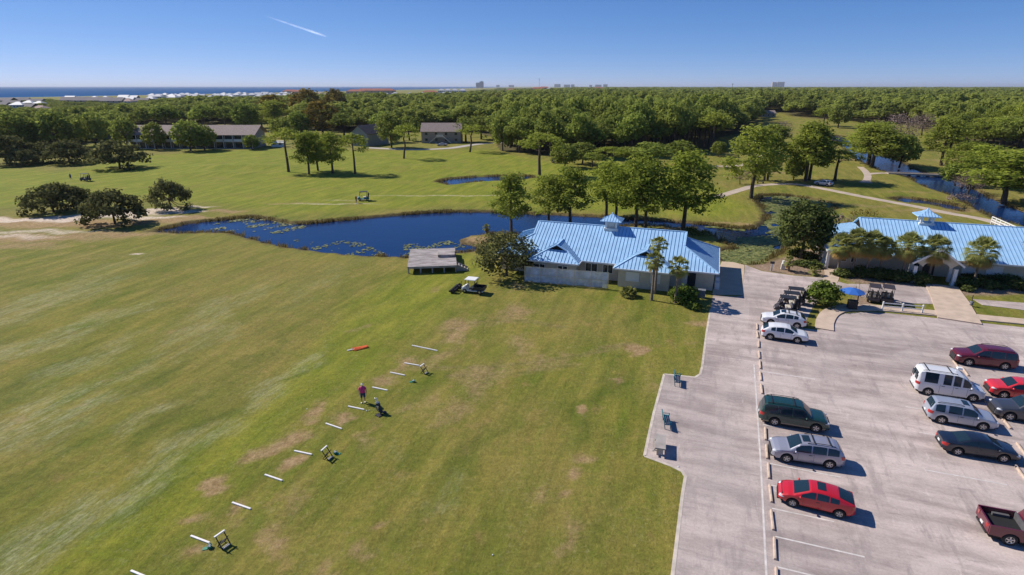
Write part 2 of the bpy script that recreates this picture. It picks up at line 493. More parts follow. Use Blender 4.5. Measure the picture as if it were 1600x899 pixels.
for b in ((150, 800, 7.5, .9, .9), (60, 880, 6, 1.0, .8), (230, 735, 4, .9, .7), (275, 715, 3, .7, .7), (90, 655, 6, 1.6, .6), (150, 645, 3, 1, .5), (20, 690, 5, 1.2, .5), (200, 580, 9, 1.0, .4), (430, 600, 6, .7, .5), (330, 530, 8, 1.0, .35),
          (100, 830, 5, 1.6, .6), (320, 690, 3, 1.2, .5), (60, 655, 7, 3.0, .6), (110, 620, 5, 1.2, .5), (250, 640, 4, .8, .5), (420, 625, 3.5, .8, .6), (480, 560, 4, .6, .5), (140, 560, 8, 1.4, .5), (70, 470, 12, 3.0, .6), (330, 500, 9, 1.4, .5), (50, 540, 16, 1.6, .6), (20, 480, 18, 2.0, .5), (90, 470, 14, 1.6, .45), (360, 470, 12, 2, .35), (680, 770, 3.0, .8, .3), (500, 440, 16, 2, .25), (150, 430, 16, 2.5, .3), (620, 700, 1.6, .5, .25), (690, 800, 1.6, .5, .3), (560, 395, 4, 1, .3)):
    blob(4, b[0], b[1], b[2] * 1.15, b[3] * 1.9, b[4] * 1.1)
for b in ((60, 590, 7, 2, .7), (230, 600, 7, 1.5, .6), (260, 660, 8, 1.4, .6), (400, 560, 8, 1.4, .5), (330, 660, 4, 1.4, .6), (480, 580, 6, 1, .5), (60, 740, 4, 1.5, .5), (210, 790, 6, .5, .7), (750, 700, 9, 2.0, .45), (930, 620, 14, 1.2, .5), (1000, 500, 6, 2, .4), (960, 800, 6, 1.2, .5), (650, 820, 5, 1.6, .35), (430, 480, 12, 2, .4), (250, 420, 18, 3, .4)):
    blob(5, *b)
for poly in ([(1165, 413), (1195, 410), (1240, 398), (1262, 388), (1290, 398), (1296, 425), (1290, 434), (1240, 430), (1190, 424)], [(1302, 424), (1330, 400), (1440, 400), (1450, 440), (1410, 452), (1330, 442)], [(1490, 440), (1600, 430), (1660, 440), (1660, 455), (1560, 462), (1500, 462)], [(1330, 470), (1345, 455), (1362, 470), (1372, 487), (1330, 486)]):
    c2[..., 2] = np.maximum(c2[..., 2], 1 - sstep(-.6, .5, sdf_poly(XX, YY, gpoly(poly))))
# ruts where the range cart turns, and worn arcs
for ln, w, a in (([(690, 520), (760, 500), (830, 503), (880, 512)], .28, .8), ([(640, 575), (760, 575), (880, 560), (960, 545)], .22, .7), ([(700, 588), (800, 585), (900, 570)], .22, .6), ([(940, 545), (985, 538)], .3, .9)):
    c2[..., 1] = np.maximum(c2[..., 1], a * (1 - sstep(w * .3, w * 1.8, sdf_line(XX, YY, gpoly(ln)))))
    c1[..., 1] = np.maximum(c1[..., 1], .35 * (1 - sstep(w, w * 5, sdf_line(XX, YY, gpoly(ln)))))
for ln in ([(690, 630), (620, 660), (600, 700), (620, 750), (680, 810), (760, 890)], [(650, 640), (610, 690), (640, 770), (720, 850)]):
    c2[..., 0] = np.maximum(c2[..., 0], .22 * (1 - sstep(.1, .35, sdf_line(XX, YY, gpoly(ln)))))
c1[..., 3] = bank
# woodland floor, darker and browner, wherever trees stand thick (filled further down through wood_mask)
WOODS = [gpoly(p) for p in (
    [(-700, 158), (560, 158), (700, 150), (790, 139), (2300, 139), (2300, 262), (1700, 240), (1600, 236), (1545, 232), (1500, 226), (1482, 214), (1425, 196), (1345, 192), (1330, 190), (1240, 182), (1196, 181), (1184, 190), (1166, 207), (1122, 215), (1110, 232), (1050, 240), (960, 246), (880, 248), (822, 240), (782, 236), (768, 214), (735, 206), (560, 206), (520, 206), (470, 203), (404, 203), (395, 194), (205, 197), (190, 214), (120, 226), (0, 232), (-700, 238)],)]
CLEAR = [gpoly(p) for p in ([(398, 186), (405, 178), (470, 182), (472, 206), (400, 206)], [(540, 230), (542, 206), (604, 206), (600, 230)], [(655, 228), (655, 209), (725, 209), (725, 228)], [(205, 236), (205, 210), (412, 210), (412, 236)], [(1182, 186), (1186, 176), (1232, 176), (1228, 186)])]


def in_wood(X, Y):
    X = np.atleast_1d(np.asarray(X, float)); Y = np.atleast_1d(np.asarray(Y, float))
    r = np.zeros(X.shape, bool)
    for p in WOODS: r |= sdf_poly(X, Y, p) < 0
    for p in CLEAR: r &= sdf_poly(X, Y, p) > 0
    return r

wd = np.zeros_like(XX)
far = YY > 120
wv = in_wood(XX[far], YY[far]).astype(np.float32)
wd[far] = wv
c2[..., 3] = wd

V = np.stack([XX, YY, ZZ], -1).reshape(-1, 3)
ny, nx = XX.shape
idx = np.arange(ny * nx).reshape(ny, nx)
Q = np.stack([idx[:-1, :-1], idx[:-1, 1:], idx[1:, 1:], idx[1:, :-1]], -1).reshape(-1, 4)

gm = bpy.data.materials.new('turf'); gm.use_nodes = True
k = NT(gm)
P = k.pos()
Pr = k.pos((0.35, 1.4, 1), -math.atan2(TEE.y, TEE.x))          # grain that follows the mowing
big = k.noise(P, 0.045, 4, .6, .36, .64)
mid = k.noise(Pr, 0.28, 5, .65, .34, .68)
fine = k.noise(P, 1.7, 6, .75, .28, .72)
grit = k.noise(P, 4.2, 6, .85, .30, .70)
mott = k.noise(P, 1.1, 6, .78, .36, .64)
mott2 = k.noise(k.pos((1, 1, 1.3)), .42, 6, .72, .38, .62)
A1 = k.sep(k.attr('wear')); A2 = k.sep(k.attr('tone'))
A1a = k.attr('wear', 'Alpha'); A2a = k.attr('tone', 'Alpha')
g0 = k.mix(mid, (0.125, 0.150, 0.016), (0.250, 0.215, 0.040))
g0 = k.mix(k.math('MULTIPLY', big, 0.55), g0, (0.275, 0.205, 0.060))
gf = k.mix(mid, (0.165, 0.195, 0.014), (0.260, 0.260, 0.028))
bare = k.noise(k.pos((1, 1, 1)), 0.33, 5, .65, .56, .72)
g0 = k.mix(k.math('MULTIPLY', bare, 0.55), g0, (0.33, 0.215, 0.085))
gf = k.mix(k.math('MULTIPLY', k.noise(P, 0.10, 4, .6, .5, .72), .6), gf, (0.26, 0.21, 0.045))
c = k.mix(A1[0], g0, gf)
c = k.mix(k.math('MULTIPLY', k.math('MULTIPLY', mott, mott2), .42), c, (0.095, 0.150, 0.012))
c = k.mix(k.math('MULTIPLY', k.math('MULTIPLY', k.noise(P, 2.6, 6, .8, .5, .68), k.noise(Pr, .5, 4, .6, .42, .62)), .34), c, (0.40, 0.345, 0.185))
edge = k.math('MULTIPLY', k.math('ADD', fine, 0.35), 1.15)
patch = k.math('ADD', k.math('MULTIPLY', k.noise(P, 0.8, 6, .7, .2, .8), .6), k.math('MULTIPLY', k.noise(P, 3.6, 5, .75, .2, .8), .5))
def worn(a, lo=.52, hi=.95):
    m_ = k.n('ShaderNodeMapRange'); m_.interpolation_type = 'SMOOTHSTEP'; m_.inputs[1].default_value = lo; m_.inputs[2].default_value = hi
    k.t.links.new(k.math('ADD', k.math('MULTIPLY', a, .95), k.math('MULTIPLY', patch, .55)), m_.inputs[0]); return k.math('MULTIPLY', m_.outputs[0], k.math('MINIMUM', k.math('MULTIPLY', a, 3.0), 1.0))
c = k.mix(k.math('MULTIPLY', worn(A2[1], .30, .95), .55), c, (0.085, 0.115, 0.014))
c = k.mix(k.math('MULTIPLY', worn(A1[1], .36, 1.1), .85), c, k.mix(fine, (0.30, 0.185, 0.085), (0.42, 0.285, 0.16)))
pale = k.math('MULTIPLY', worn(A2[0], .25, .95), k.math('MULTIPLY', k.noise(Pr, 2.6, 6, .85, .34, .66), k.noise(Pr, .55, 6, .75, .36, .60, .15, 1, 1.2)))
c = k.mix(k.math('MULTIPLY', pale, .66), c, (0.40, 0.39, 0.22))
c = k.mix(k.math('MINIMUM', k.math('MULTIPLY', A1[2], k.math('ADD', edge, .15)), 1.0), c, (0.66, 0.54, 0.42))
c = k.mix(A2[2], c, k.mix(fine, (0.26, 0.17, 0.12), (0.34, 0.25, 0.17)))
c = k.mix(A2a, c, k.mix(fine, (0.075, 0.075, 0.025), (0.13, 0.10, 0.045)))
c = k.mix(k.math('MULTIPLY', A1a, 0.9), c, k.mix(fine, (0.06, 0.038, 0.022), (0.16, 0.12, 0.05)))
streak = k.noise(k.pos((.12, .9, 1), -math.atan2(TEE.y, TEE.x)), .9, 5, .7, .32, .68)
v = k.math('ADD', 0.50, k.math('ADD', k.math('MULTIPLY', fine, 0.32), k.math('ADD', k.math('MULTIPLY', grit, 0.50), k.math('MULTIPLY', streak, .24))))
k.set(k.b.inputs['Base Color'], k.scale(c, v))
k.b.inputs['Roughness'].default_value = 0.95; k.b.inputs['Specular IOR Level'].default_value = 0.15
k.bump(k.math('ADD', fine, k.math('MULTIPLY', grit, .6)), 0.55, 0.10)
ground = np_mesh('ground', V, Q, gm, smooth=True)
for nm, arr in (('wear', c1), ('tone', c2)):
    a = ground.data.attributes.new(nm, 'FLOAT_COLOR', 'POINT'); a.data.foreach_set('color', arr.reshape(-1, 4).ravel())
tag(ground, 'mown turf of the golf range and fairways with dry patches', kind='structure')
del V, Q

# ------------------------------------------------------------------ water
wm = bpy.data.materials.new('pond_water_blue'); wm.use_nodes = True
k = NT(wm)
k.b.inputs['Base Color'].default_value = (0.006, 0.026, 0.095, 1); k.b.inputs['Roughness'].default_value = 0.09
k.b.inputs['IOR'].default_value = 1.33; k.b.inputs['Specular IOR Level'].default_value = 0.24
k.bump(k.math('ADD', k.noise(k.pos(), 1.3, 4, .6, 0, 1), k.noise(k.pos(), .25, 2, .5, 0, 1)), 0.16, 0.12)


def sheet(name, pts, z, m, kind='structure', label=None):
    b = MB(); b.add([(p[0], p[1], z) for p in pts], [tuple(range(len(pts)))])
    o = b.build(name, m); tag(o, label, kind=kind); return o

def rect_round(P, pad=4): a, b = P.min(0) - pad, P.max(0) + pad; return [(a[0], a[1]), (b[0], a[1]), (b[0], b[1]), (a[0], b[1])]
sheet('pond_water', rect_round(POND), -0.42, wm)
sheet('pond_water', rect_round(POND2), -0.425, wm)
sheet('creek_water', [(p.x, p.y) for p in (at(1235, 330), at(1760, 405), at(1760, 310), at(1480, 255), at(1340, 203), at(1230, 203))], -0.43, wm)
sm_ = bpy.data.materials.new('gulf_water'); sm_.use_nodes = True
k = NT(sm_)
k.set(k.b.inputs['Base Color'], k.mix(k.noise(k.pos((1, .25, 1)), 0.004, 4, .6, .3, .7), (0.010, 0.072, 0.200), (0.016, 0.100, 0.260)))
k.b.inputs['Roughness'].default_value = 0.8; k.b.inputs['Specular IOR Level'].default_value = 0.0
sheet('sea', [(-62000, 620), (9000, 620), (9000, 62000), (-62000, 62000)], -1.0, sm_)
sheet('bay', [(6400, 13400), (60000, 13400), (60000, 61000), (9005, 61000), (9005, 14000), (6400, 14000)], -1.1, sm_)
bch = MB()
sp_ = [Vector((p[0], p[1], 0)) for p in SHORE]
bch.add([(p.x - 28, p.y, -.5) for p in sp_] + [(p.x + 22, p.y, .12) for p in sp_], [(i, i + len(sp_), i + len(sp_) + 1, i + 1) for i in range(len(sp_) - 1)])
tag(bch.build('beach_sand', mat('white_sand', (0.72, 0.68, 0.60), 0.9)), kind='structure')

# ------------------------------------------------------------------ lily pads: nobody could count them
lily = mat('lily_pad', (0.16, 0.17, 0.05), 0.6)
k = NT(lily); k.set(k.b.inputs['Base Color'], k.mix(k.attr('tint', 'Fac'), (0.070, 0.095, 0.016), (0.26, 0.26, 0.075)))
LT = []
LV, LF = [], []
def pads(poly, dens, r0, r1, clump):
    P = gpoly(poly); a, b = P.min(0), P.max(0)
    n = int((b[0] - a[0]) * (b[1] - a[1]) * dens)
    x = rng.uniform(a[0], b[0], n); y = rng.uniform(a[1], b[1], n)
    keep = (sdf_poly(x, y, P) < 0)
    for Pq in (POND,): keep &= sdf_poly(x, y, Pq) < -0.2
    w = np.sin(x * .55 + 1.3) * np.sin(y * .8 + x * .2) + .7 * np.sin(x * 1.3 - y * .9) + .5 * np.sin(x * .23 + y * .31 + 2)
    keep &= w + rng.normal(size=n) * .45 > clump
    for xx, yy in zip(x[keep], y[keep]):
        r = rng.uniform(r0, r1); z = -0.40 + rng.uniform(0, .03); t = rng.uniform(0, 6.28); i0 = len(LV)
        tx, ty = rng.uniform(-.2, .2, 2)
        for q in range(6):
            ca, sa = math.cos(t + q * 1.047), math.sin(t + q * 1.047)
            LV.append((xx + r * ca, yy + r * sa, z + max(0, r * (ca * tx + sa * ty)) + .01))
        LF.append(tuple(range(i0, i0 + 6))); LT.extend([min(1, max(0, rng.normal(.45, .3)))] * 6)
pads([(330, 335), (440, 335), (480, 352), (440, 362), (330, 358)], 5, .14, .32, .45)
pads([(460, 372), (560, 374), (600, 392), (600, 402), (470, 396)], 5, .12, .28, .6)
pads([(630, 374), (700, 373), (735, 384), (720, 396), (630, 402)], 7, .12, .28, .15)
pads([(1100, 352), (1195, 350), (1225, 352), (1280, 330), (1310, 310), (1190, 312), (1200, 335), (1160, 358)], 10, .28, .6, -.3)
pads([(1190, 300), (1310, 304), (1310, 335), (1270, 365), (1200, 362), (1205, 340), (1192, 318)], 10, .28, .6, -.45)
pads([(1130, 372), (1280, 358), (1240, 385), (1195, 418), (1110, 415), (1115, 395)], 15, .26, .55, -1.0)
lm = bpy.data.meshes.new('lily_pads'); lm.from_pydata(LV, [], LF); lm.materials.append(lily); lm.attributes.new('tint', 'FLOAT', 'POINT').data.foreach_set('value', LT)
lo = bpy.data.objects.new('lily_pads', lm); COL.objects.link(lo); tag(lo, 'green and tan lily pads floating in drifts on the pond', kind='stuff')

# reeds and rough grass along the water's edge
rg_ = np.random.default_rng(17)
RV, RT = [], []
for Pq, nn_ in ((POND, 5200), (POND2, 500), (CREEK, 2600), (RILL, 300)):
    e_ = np.roll(Pq, -1, 0) - Pq; ln_ = np.hypot(e_[:, 0], e_[:, 1]); ii = rg_.choice(len(Pq), nn_, p=ln_ / ln_.sum())
    b0 = Pq[ii] + e_[ii] * rg_.uniform(0, 1, (nn_, 1)); nx_ = np.stack([e_[ii, 1], -e_[ii, 0]], 1) / ln_[ii, None]
    b0 = b0 + nx_ * rg_.normal(0, .45, (nn_, 1))
    w_ = np.sin(b0[:, 0] * .31 + 1) + np.sin(b0[:, 1] * .43 + b0[:, 0] * .12) + .8 * np.sin(b0[:, 0] * 1.1 - b0[:, 1] * .9)
    b0 = b0[w_ + rg_.normal(0, .5, nn_) > .1]
    for x_, y_ in b0:
        for q_ in range(4):
            a_ = rg_.uniform(0, 6.28); h_ = rg_.uniform(.2, .55); s_ = .05 + .05 * rg_.random(); dx_, dy_ = rg_.normal(0, .18, 2)
            ox, oy = rg_.normal(0, .15, 2)
            RV += [(x_ + ox - s_ * math.cos(a_), y_ + oy - s_ * math.sin(a_), -.5), (x_ + ox + s_ * math.cos(a_), y_ + oy + s_ * math.sin(a_), -.5), (x_ + ox + dx_ + s_ * .4 * math.cos(a_), y_ + oy + dy_ + s_ * .4 * math.sin(a_), h_ * .8 - .1), (x_ + ox + dx_ - s_ * .4 * math.cos(a_), y_ + oy + dy_, h_ * .8 - .12)]
            RT += [rg_.random()] * 4
M['reed'] = foliage_mat('reed_grass', (0.12, 0.095, 0.03), (0.36, 0.28, 0.115), .1, .4)
ro_ = np_mesh('reeds', np.array(RV), np.arange(len(RV)).reshape(-1, 4), M['reed'], RT)
tag(ro_, 'brown and green reeds and rough grass fringing the water', kind='stuff')
del RV, RT

# ------------------------------------------------------------------ pavement
pm = bpy.data.materials.new('worn_pavement'); pm.use_nodes = True
k = NT(pm)
P = k.pos(); Pu = k.pos((.22, 1.0, 1), GA * -1); Pv = k.pos((1.0, .18, 1), GA * -1)
a = k.noise(Pu, .55, 6, .68, .36, .66); b_ = k.noise(P, .16, 4, .6, .35, .65); d_ = k.noise(Pv, .9, 6, .7, .5, .66)
c = k.mix(a, (0.260, 0.205, 0.188), (0.530, 0.435, 0.395))
c = k.mix(k.math('MULTIPLY', b_, .6), c, (0.55, 0.455, 0.41))
c = k.mix(k.math('MULTIPLY', d_, .6), c, (0.24, 0.195, 0.185))
c = k.mix(k.math('MULTIPLY', k.noise(Pu, .22, 6, .7, .52, .66), .45), c, (0.235, 0.195, 0.185))
c = k.mix(k.math('MULTIPLY', k.noise(P, .9, 5, .7, .66, .76), .5), c, (0.15, 0.13, 0.125))
c = k.mix(k.math('MULTIPLY', k.noise(Pu, 1.6, 6, .75, .57, .66), .5), c, (0.22, 0.18, 0.17))
c = k.mix(k.math('MULTIPLY', k.noise(Pv, 2.2, 5, .75, .60, .70), .55), c, (0.62, 0.53, 0.48))
vo = k.n('ShaderNodeTexVoronoi', feature='DISTANCE_TO_EDGE'); vo.inputs['Scale'].default_value = .21; vo.inputs['Randomness'].default_value = 1
dn = k.n('ShaderNodeTexNoise'); dn.inputs['Scale'].default_value = .8; dn.inputs['Detail'].default_value = 4
k.set(dn.inputs['Vector'], P)
dv = k.n('ShaderNodeVectorMath', operation='ADD'); k.set(dv.inputs[0], P); k.set(dv.inputs[1], k.scale(dn.outputs[1], 1.6))
k.set(vo.inputs['Vector'], dv.outputs[0])
wide = k.noise(k.pos((1, .55, 1), GA * -1), .065, 5, .62, .40, .62)
c = k.mix(k.math('MULTIPLY', wide, .62), c, k.mix(a, (0.205, 0.168, 0.158), (0.335, 0.280, 0.260)))
pt = k.n('ShaderNodeTexVoronoi'); pt.inputs['Scale'].default_value = .16; k.set(pt.inputs['Vector'], k.pos((1, 1, 1), GA * -1))
c = k.mix(k.math('MULTIPLY', k.sep(pt.outputs['Color'])[0], .16), c, (0.62, 0.54, 0.49))
oil = k.noise(P, .75, 4, .6, .69, .76)
c = k.mix(k.math('MULTIPLY', oil, .55), c, (0.10, 0.085, 0.08))
cr = k.n('ShaderNodeMapRange'); cr.inputs[1].default_value = 0.003; cr.inputs[2].default_value = 0.013; cr.inputs[3].default_value = .16; cr.inputs[4].default_value = 0
k.t.links.new(vo.outputs['Distance'], cr.inputs[0])
c = k.mix(cr.outputs[0], c, (0.20, 0.18, 0.16))
fine = k.noise(P, 6.0, 6, .8, .25, .75)
k.set(k.b.inputs['Base Color'], k.scale(c, k.math('ADD', .97, k.math('MULTIPLY', fine, .28))))
k.b.inputs['Roughness'].default_value = .9; k.b.inputs['Specular IOR Level'].default_value = .25
k.bump(fine, .3, .02)
M['walk'] = mat('walk_concrete', (0.54, 0.415, 0.315), .9, noise=.14, nscale=.9)
M['walk2'] = mat('patio_concrete', (0.55, 0.42, 0.30), .9, noise=.12, nscale=.5)
M['kerb'] = mat('kerb_concrete', (0.56, 0.48, 0.40), .9, noise=.2, nscale=1.3)
M['path'] = mat('cart_path', (0.47, 0.375, 0.29), .95, noise=.18, nscale=.4)
M['paint'] = mat('worn_white_line', (0.62, 0.57, 0.53), .8, noise=.2, nscale=2)


def slab(name, pts, z, m, low=-.25):
    b = MB(); b.prism([tuple(p[:2]) for p in pts], low, z); return tag(b.build(name, m), kind='structure')


def ribbon(name, pts, w, z, m, low=None, join=True):
    pts = [Vector((p[0], p[1], 0)) for p in pts]
    L, Rr = [], []
    for i, p in enumerate(pts):
        d0 = (pts[i] - pts[max(i - 1, 0)]); d1 = (pts[min(i + 1, len(pts) - 1)] - pts[i])
        d = (d0.normalized() if d0.length else Vector()) + (d1.normalized() if d1.length else Vector()); d.normalize()
        s = Vector((-d.y, d.x, 0)); cth = max(.5, s.dot(Vector((-d1.y, d1.x, 0)).normalized() if d1.length else s))
        ww = (w[i] if not np.isscalar(w) else w) / 2 / cth
        L.append(p + s * ww); Rr.append(p - s * ww)
    b = MB(); n = len(pts); lo_ = (z - .2) if low is None else low
    vs = [(p.x, p.y, z) for p in L] + [(p.x, p.y, z) for p in Rr] + [(p.x, p.y, lo_) for p in L] + [(p.x, p.y, lo_) for p in Rr]
    fs = []
    for i in range(n - 1):
        fs += [(n + i, n + i + 1, i + 1, i), (i, i + 1, 2 * n + i + 1, 2 * n + i), (n + i + 1, n + i, 3 * n + i, 3 * n + i + 1)]
    fs += [(n, 0, 2 * n, 3 * n), (n - 1, 2 * n - 1, 4 * n - 1, 3 * n - 1)]
    b.add(vs, fs); return tag(b.build(name, m), kind='structure')


def spline(pts, n=6):
    out = []
    P_ = [Vector(p[:2]).to_3d() for p in pts]
    for i in range(len(P_) - 1):
        a0, a1, a2, a3 = P_[max(i - 1, 0)], P_[i], P_[i + 1], P_[min(i + 2, len(P_) - 1)]
        for j in range(n):
            t = j / n
            out.append(.5 * ((2 * a1) + (a2 - a0) * t + (2 * a0 - 5 * a1 + 4 * a2 - a3) * t * t + (3 * a1 - a0 - 3 * a2 + a3) * t ** 3))
    out.append(P_[-1]); return out

G_ = lambda *pts: [at(*p) for p in pts]
lot = G_((1040, 985), (1051, 899), (1066, 776), (1071, 745), (1066, 737), (1050, 729), (1007, 713), (1021, 648), (1038, 585), (1086, 590), (1094, 585), (1097, 574), (1104, 520), (1110, 484), (1114, 462), (1150, 464), (1160, 462))
lot += G_((1164, 414), (1190, 424), (1240, 431), (1291, 435), (1330, 446), (1326, 456), (1298, 452), (1270, 480), (1254, 513), (1276, 516), (1301, 513), (1301, 505), (1306, 496), (1320, 490.5), (1345, 488.5), (1385, 489.5), (1600, 512), (1760, 529), (2300, 985))
slab('parking_lot', lot, .02, pm)
slab('patio', G_((1113, 461), (1118, 430), (1128, 409), (1145, 410), (1163, 414.5), (1160.5, 461.5)), .03, M['walk2'])
for nm, pts in (('kerb', [(1040, 985), (1051, 899), (1066, 776), (1071, 745), (1066, 737), (1050, 729), (1007, 713)]), ('kerb', [(1007, 713), (1021, 648), (1038, 585)]), ('kerb', [(1038, 585), (1086, 590), (1094, 585), (1097, 574), (1104, 520), (1110, 484)])):
    ribbon(nm, G_(*pts), .22, .032, M['kerb'])
# raised walk with its kerb face round the head of the lot, and the club walks
ribbon('sidewalk', spline(G_((1288, 516), (1289, 503), (1298, 490), (1318, 482.5), (1345, 482), (1385, 483.5), (1600, 504), (1760, 520))), 1.9, .14, M['walk'])
ribbon('footpath', G_((1499, 503), (1484, 470), (1470, 447)), [4.2, 4.0, 3.8], .16, M['walk'])
ribbon('footpath', spline(G_((1296, 441), (1300, 428), (1292, 410), (1290, 400))), 1.9, .05, M['walk'])
slab('cart_apron', G_((1326, 444), (1420, 446), (1462, 452), (1474, 464), (1470, 476), (1400, 474), (1366, 468), (1335, 462)), .045, pm)
slab('cart_apron', G_((1520, 468), (1600, 474), (1700, 484), (1700, 495), (1600, 485), (1535, 477)), .045, pm)
# cart paths
ribbon('cart_path', spline(G_((1120, 308), (1140, 302), (1160, 296), (1185, 290), (1240, 288), (1290, 296), (1350, 308), (1420, 321), (1480, 333), (1540, 344), (1600, 362), (1700, 390))), 2.6, .03, M['path'])
ribbon('cart_path', spline(G_((1352, 286), (1356, 276), (1352, 268), (1344, 261))), [3.5, 3, 2.2] + [2.0] * 30, .035, M['path'])
ribbon('cart_path', spline(G_((1354, 272.4), (1372, 271), (1392, 271))), 2.4, .04, M['path'])
ribbon('cart_path', spline(G_((1060, 262), (1110, 260), (1160, 258), (1200, 241), (1245, 240), (1300, 244))), 2.6, .03, M['path'])
ribbon('access_road', spline(G_((575, 231), (640, 234), (700, 232), (735, 227), (765, 224), (800, 223))), 4.5, .03, mat('pale_road', (0.42, 0.38, 0.34), .9, noise=.1, nscale=.3))
# stall lines
sdir = (at(1260, 806.6) - at(1206, 795)); sdir.normalize()
for i, (px, py, ln, a0) in enumerate([(1203, 725, 4.6, 0), (1199.5, 687, 1.6, 0), (1206.5, 795, 3.6, 0), (1204, 758.5, .9, 0), (1211.5, 839, 4.8, 0), (1214.5, 886.5, 4.8, 0), (1192, 664, 1.5, 0), (1191, 581, 4.6, 0)]):
    p = at(px, py); ribbon('painted_line', [p, p + sdir * ln], .11, .026, M['paint'], low=.0)
ribbon('painted_line', G_((1178, 570), (1183, 640), (1189.5, 740), (1193.5, 820), (1198, 910), (1202, 985)), .12, .026, M['paint'], low=.0)
for px, py, ln in ((1436, 676, 4.8), (1446, 735, 4.8), (1530, 790, 4.8), (1415, 636, 4.0), (1548, 600, 1.0)):
    p = at(px, py); ribbon('painted_line', [p, p + sdir * ln], .11, .026, M['paint'], low=.0)

# wheel stops ----------------------------------------------------------------------------------
M['stop'] = mat('wheel_stop_concrete', (0.50, 0.385, 0.30), .9, noise=.18, nscale=2.5)


def wheel_stop():
    b = MB(); n = 8; pr = [(-.09, 0), (.09, 0), (.075, .10), (.045, .14), (-.045, .14), (-.075, .10)]
    vs = []
    for y in (-.92, .92): vs += [(p[0], y, p[1]) for p in pr]
    fs = [(i, (i + 1) % 6, 6 + (i + 1) % 6, 6 + i)[::-1] for i in range(6)] + [tuple(range(6)), tuple(range(11, 5, -1))]
    b.add(vs, fs)
    return b.build('wheel_stop', M['stop'])
ws0 = wheel_stop(); tag(ws0, 'x', 'wheel stop', 'concrete wheel stops of the car park')
LEFT = [(1183, 511.7, 'concrete wheel stop in front of the hidden white crossover, farthest in the left row'), (1183.6, 524, 'concrete wheel stop at the tail of the nearer white crossover'),
        (1185.6, 539, 'concrete wheel stop of the first empty stall past the white crossovers'), (1186.4, 555.5, 'concrete wheel stop of the second empty stall past the white crossovers'),
        (1187.6, 571, 'concrete wheel stop in the middle of the empty stretch above the green SUV'), (1188.4, 589, 'second concrete wheel stop above the green SUV'), (1190, 609, 'concrete wheel stop just above the green SUV'),
        (1191.5, 651, 'concrete wheel stop hidden partly under the tail of the green SUV'), (1196, 679, 'concrete wheel stop between the green SUV and the silver SUV'), (1198, 707, 'concrete wheel stop at the nose of the silver SUV with sunroof'),
        (1201, 737, 'concrete wheel stop between the silver SUV and the red hatchback'), (1204, 772.5, 'concrete wheel stop at the nose of the red hatchback'), (1206.5, 814, 'concrete wheel stop just below the red hatchback'),
        (1210.4, 858.4, 'second concrete wheel stop below the red hatchback'), (1213.5, 908, 'nearest concrete wheel stop, cut by the bottom of the photo')]
wdir = at(1211, 860) - at(1186, 530); wang = math.atan2(wdir.y, wdir.x) - math.pi / 2
for i, (px, py, lab) in enumerate(LEFT):
    o = ws0 if i == 0 else copy_tree(ws0)
    put(o, at(px, py) + Vector((0, 0, .02)), wang + random.uniform(-.03, .03), lab)
RIGHT = [(1494, 571, 'concrete wheel stop at the nose of the dark red SUV'), (1508, 582, 'concrete wheel stop beside the dark red SUV, above the white van'), (1534, 622, 'concrete wheel stop in front of the white van'), (1571.5, 662, 'concrete wheel stop in front of the pale silver SUV'), (1596, 704, 'concrete wheel stop in front of the black sedan'),
         (1562, 650, 'concrete wheel stop under the nose of the dark grey pickup'), (1595, 741, 'concrete wheel stop in the empty stall below the black sedan')]
for px, py, lab in RIGHT: put(copy_tree(ws0), at(px, py) + Vector((0, 0, .02)), wang + random.uniform(-.05, .05), lab)


# roofs ----------------------------------------------------------------------------------------
def roof_face(b, pts, seam=.50, sw=.042, sh=.048):
    pts = [Vector(p) for p in pts]
    n = Vector((0, 0, 0))
    for i in range(len(pts)):
        a, c = pts[i], pts[(i + 1) % len(pts)]
        n += Vector(((a.y - c.y) * (a.z + c.z), (a.z - c.z) * (a.x + c.x), (a.x - c.x) * (a.y + c.y)))
    n.normalize()
    if n.z < 0: pts = pts[::-1]; n = -n
    k = len(pts); low = [p - Vector((0, 0, .10)) for p in pts]
    b.add(pts + low, [tuple(range(k)), tuple(range(2 * k - 1, k - 1, -1))] + [(i, k + i, k + (i + 1) % k, (i + 1) % k) for i in range(k)], 0, False)
    if not seam: return
    d = Vector((0, 0, -1)) - n * (-n.z); d.normalize(); e = n.cross(d)
    o = pts[0]; q = [((p - o).dot(e), (p - o).dot(d)) for p in pts]
    lo, hi = min(t[0] for t in q), max(t[0] for t in q)
    s = lo + seam * .5
    while s < hi:
        xs_ = []
        for i in range(k):
            (a0, a1), (b0, b1) = q[i], q[(i + 1) % k]
            if (a0 > s) != (b0 > s): xs_.append(a1 + (s - a0) / (b0 - a0) * (b1 - a1))
        xs_.sort()
        for j in range(0, len(xs_) - 1, 2):
            if xs_[j + 1] - xs_[j] < .15: continue
            p0 = o + e * s + d * (xs_[j] + .03) + n * (sh / 2 - .005); p1 = o + e * s + d * (xs_[j + 1] - .02) + n * (sh / 2 - .005)
            b.bar(p0, p1, sw, sh, 1, up=n)
        s += seam


def caps(b, *lines, w=.22):
    for a, c in lines: b.bar(Vector(a) + Vector((0, 0, .03)), Vector(c) + Vector((0, 0, .03)), w, .07, 0)


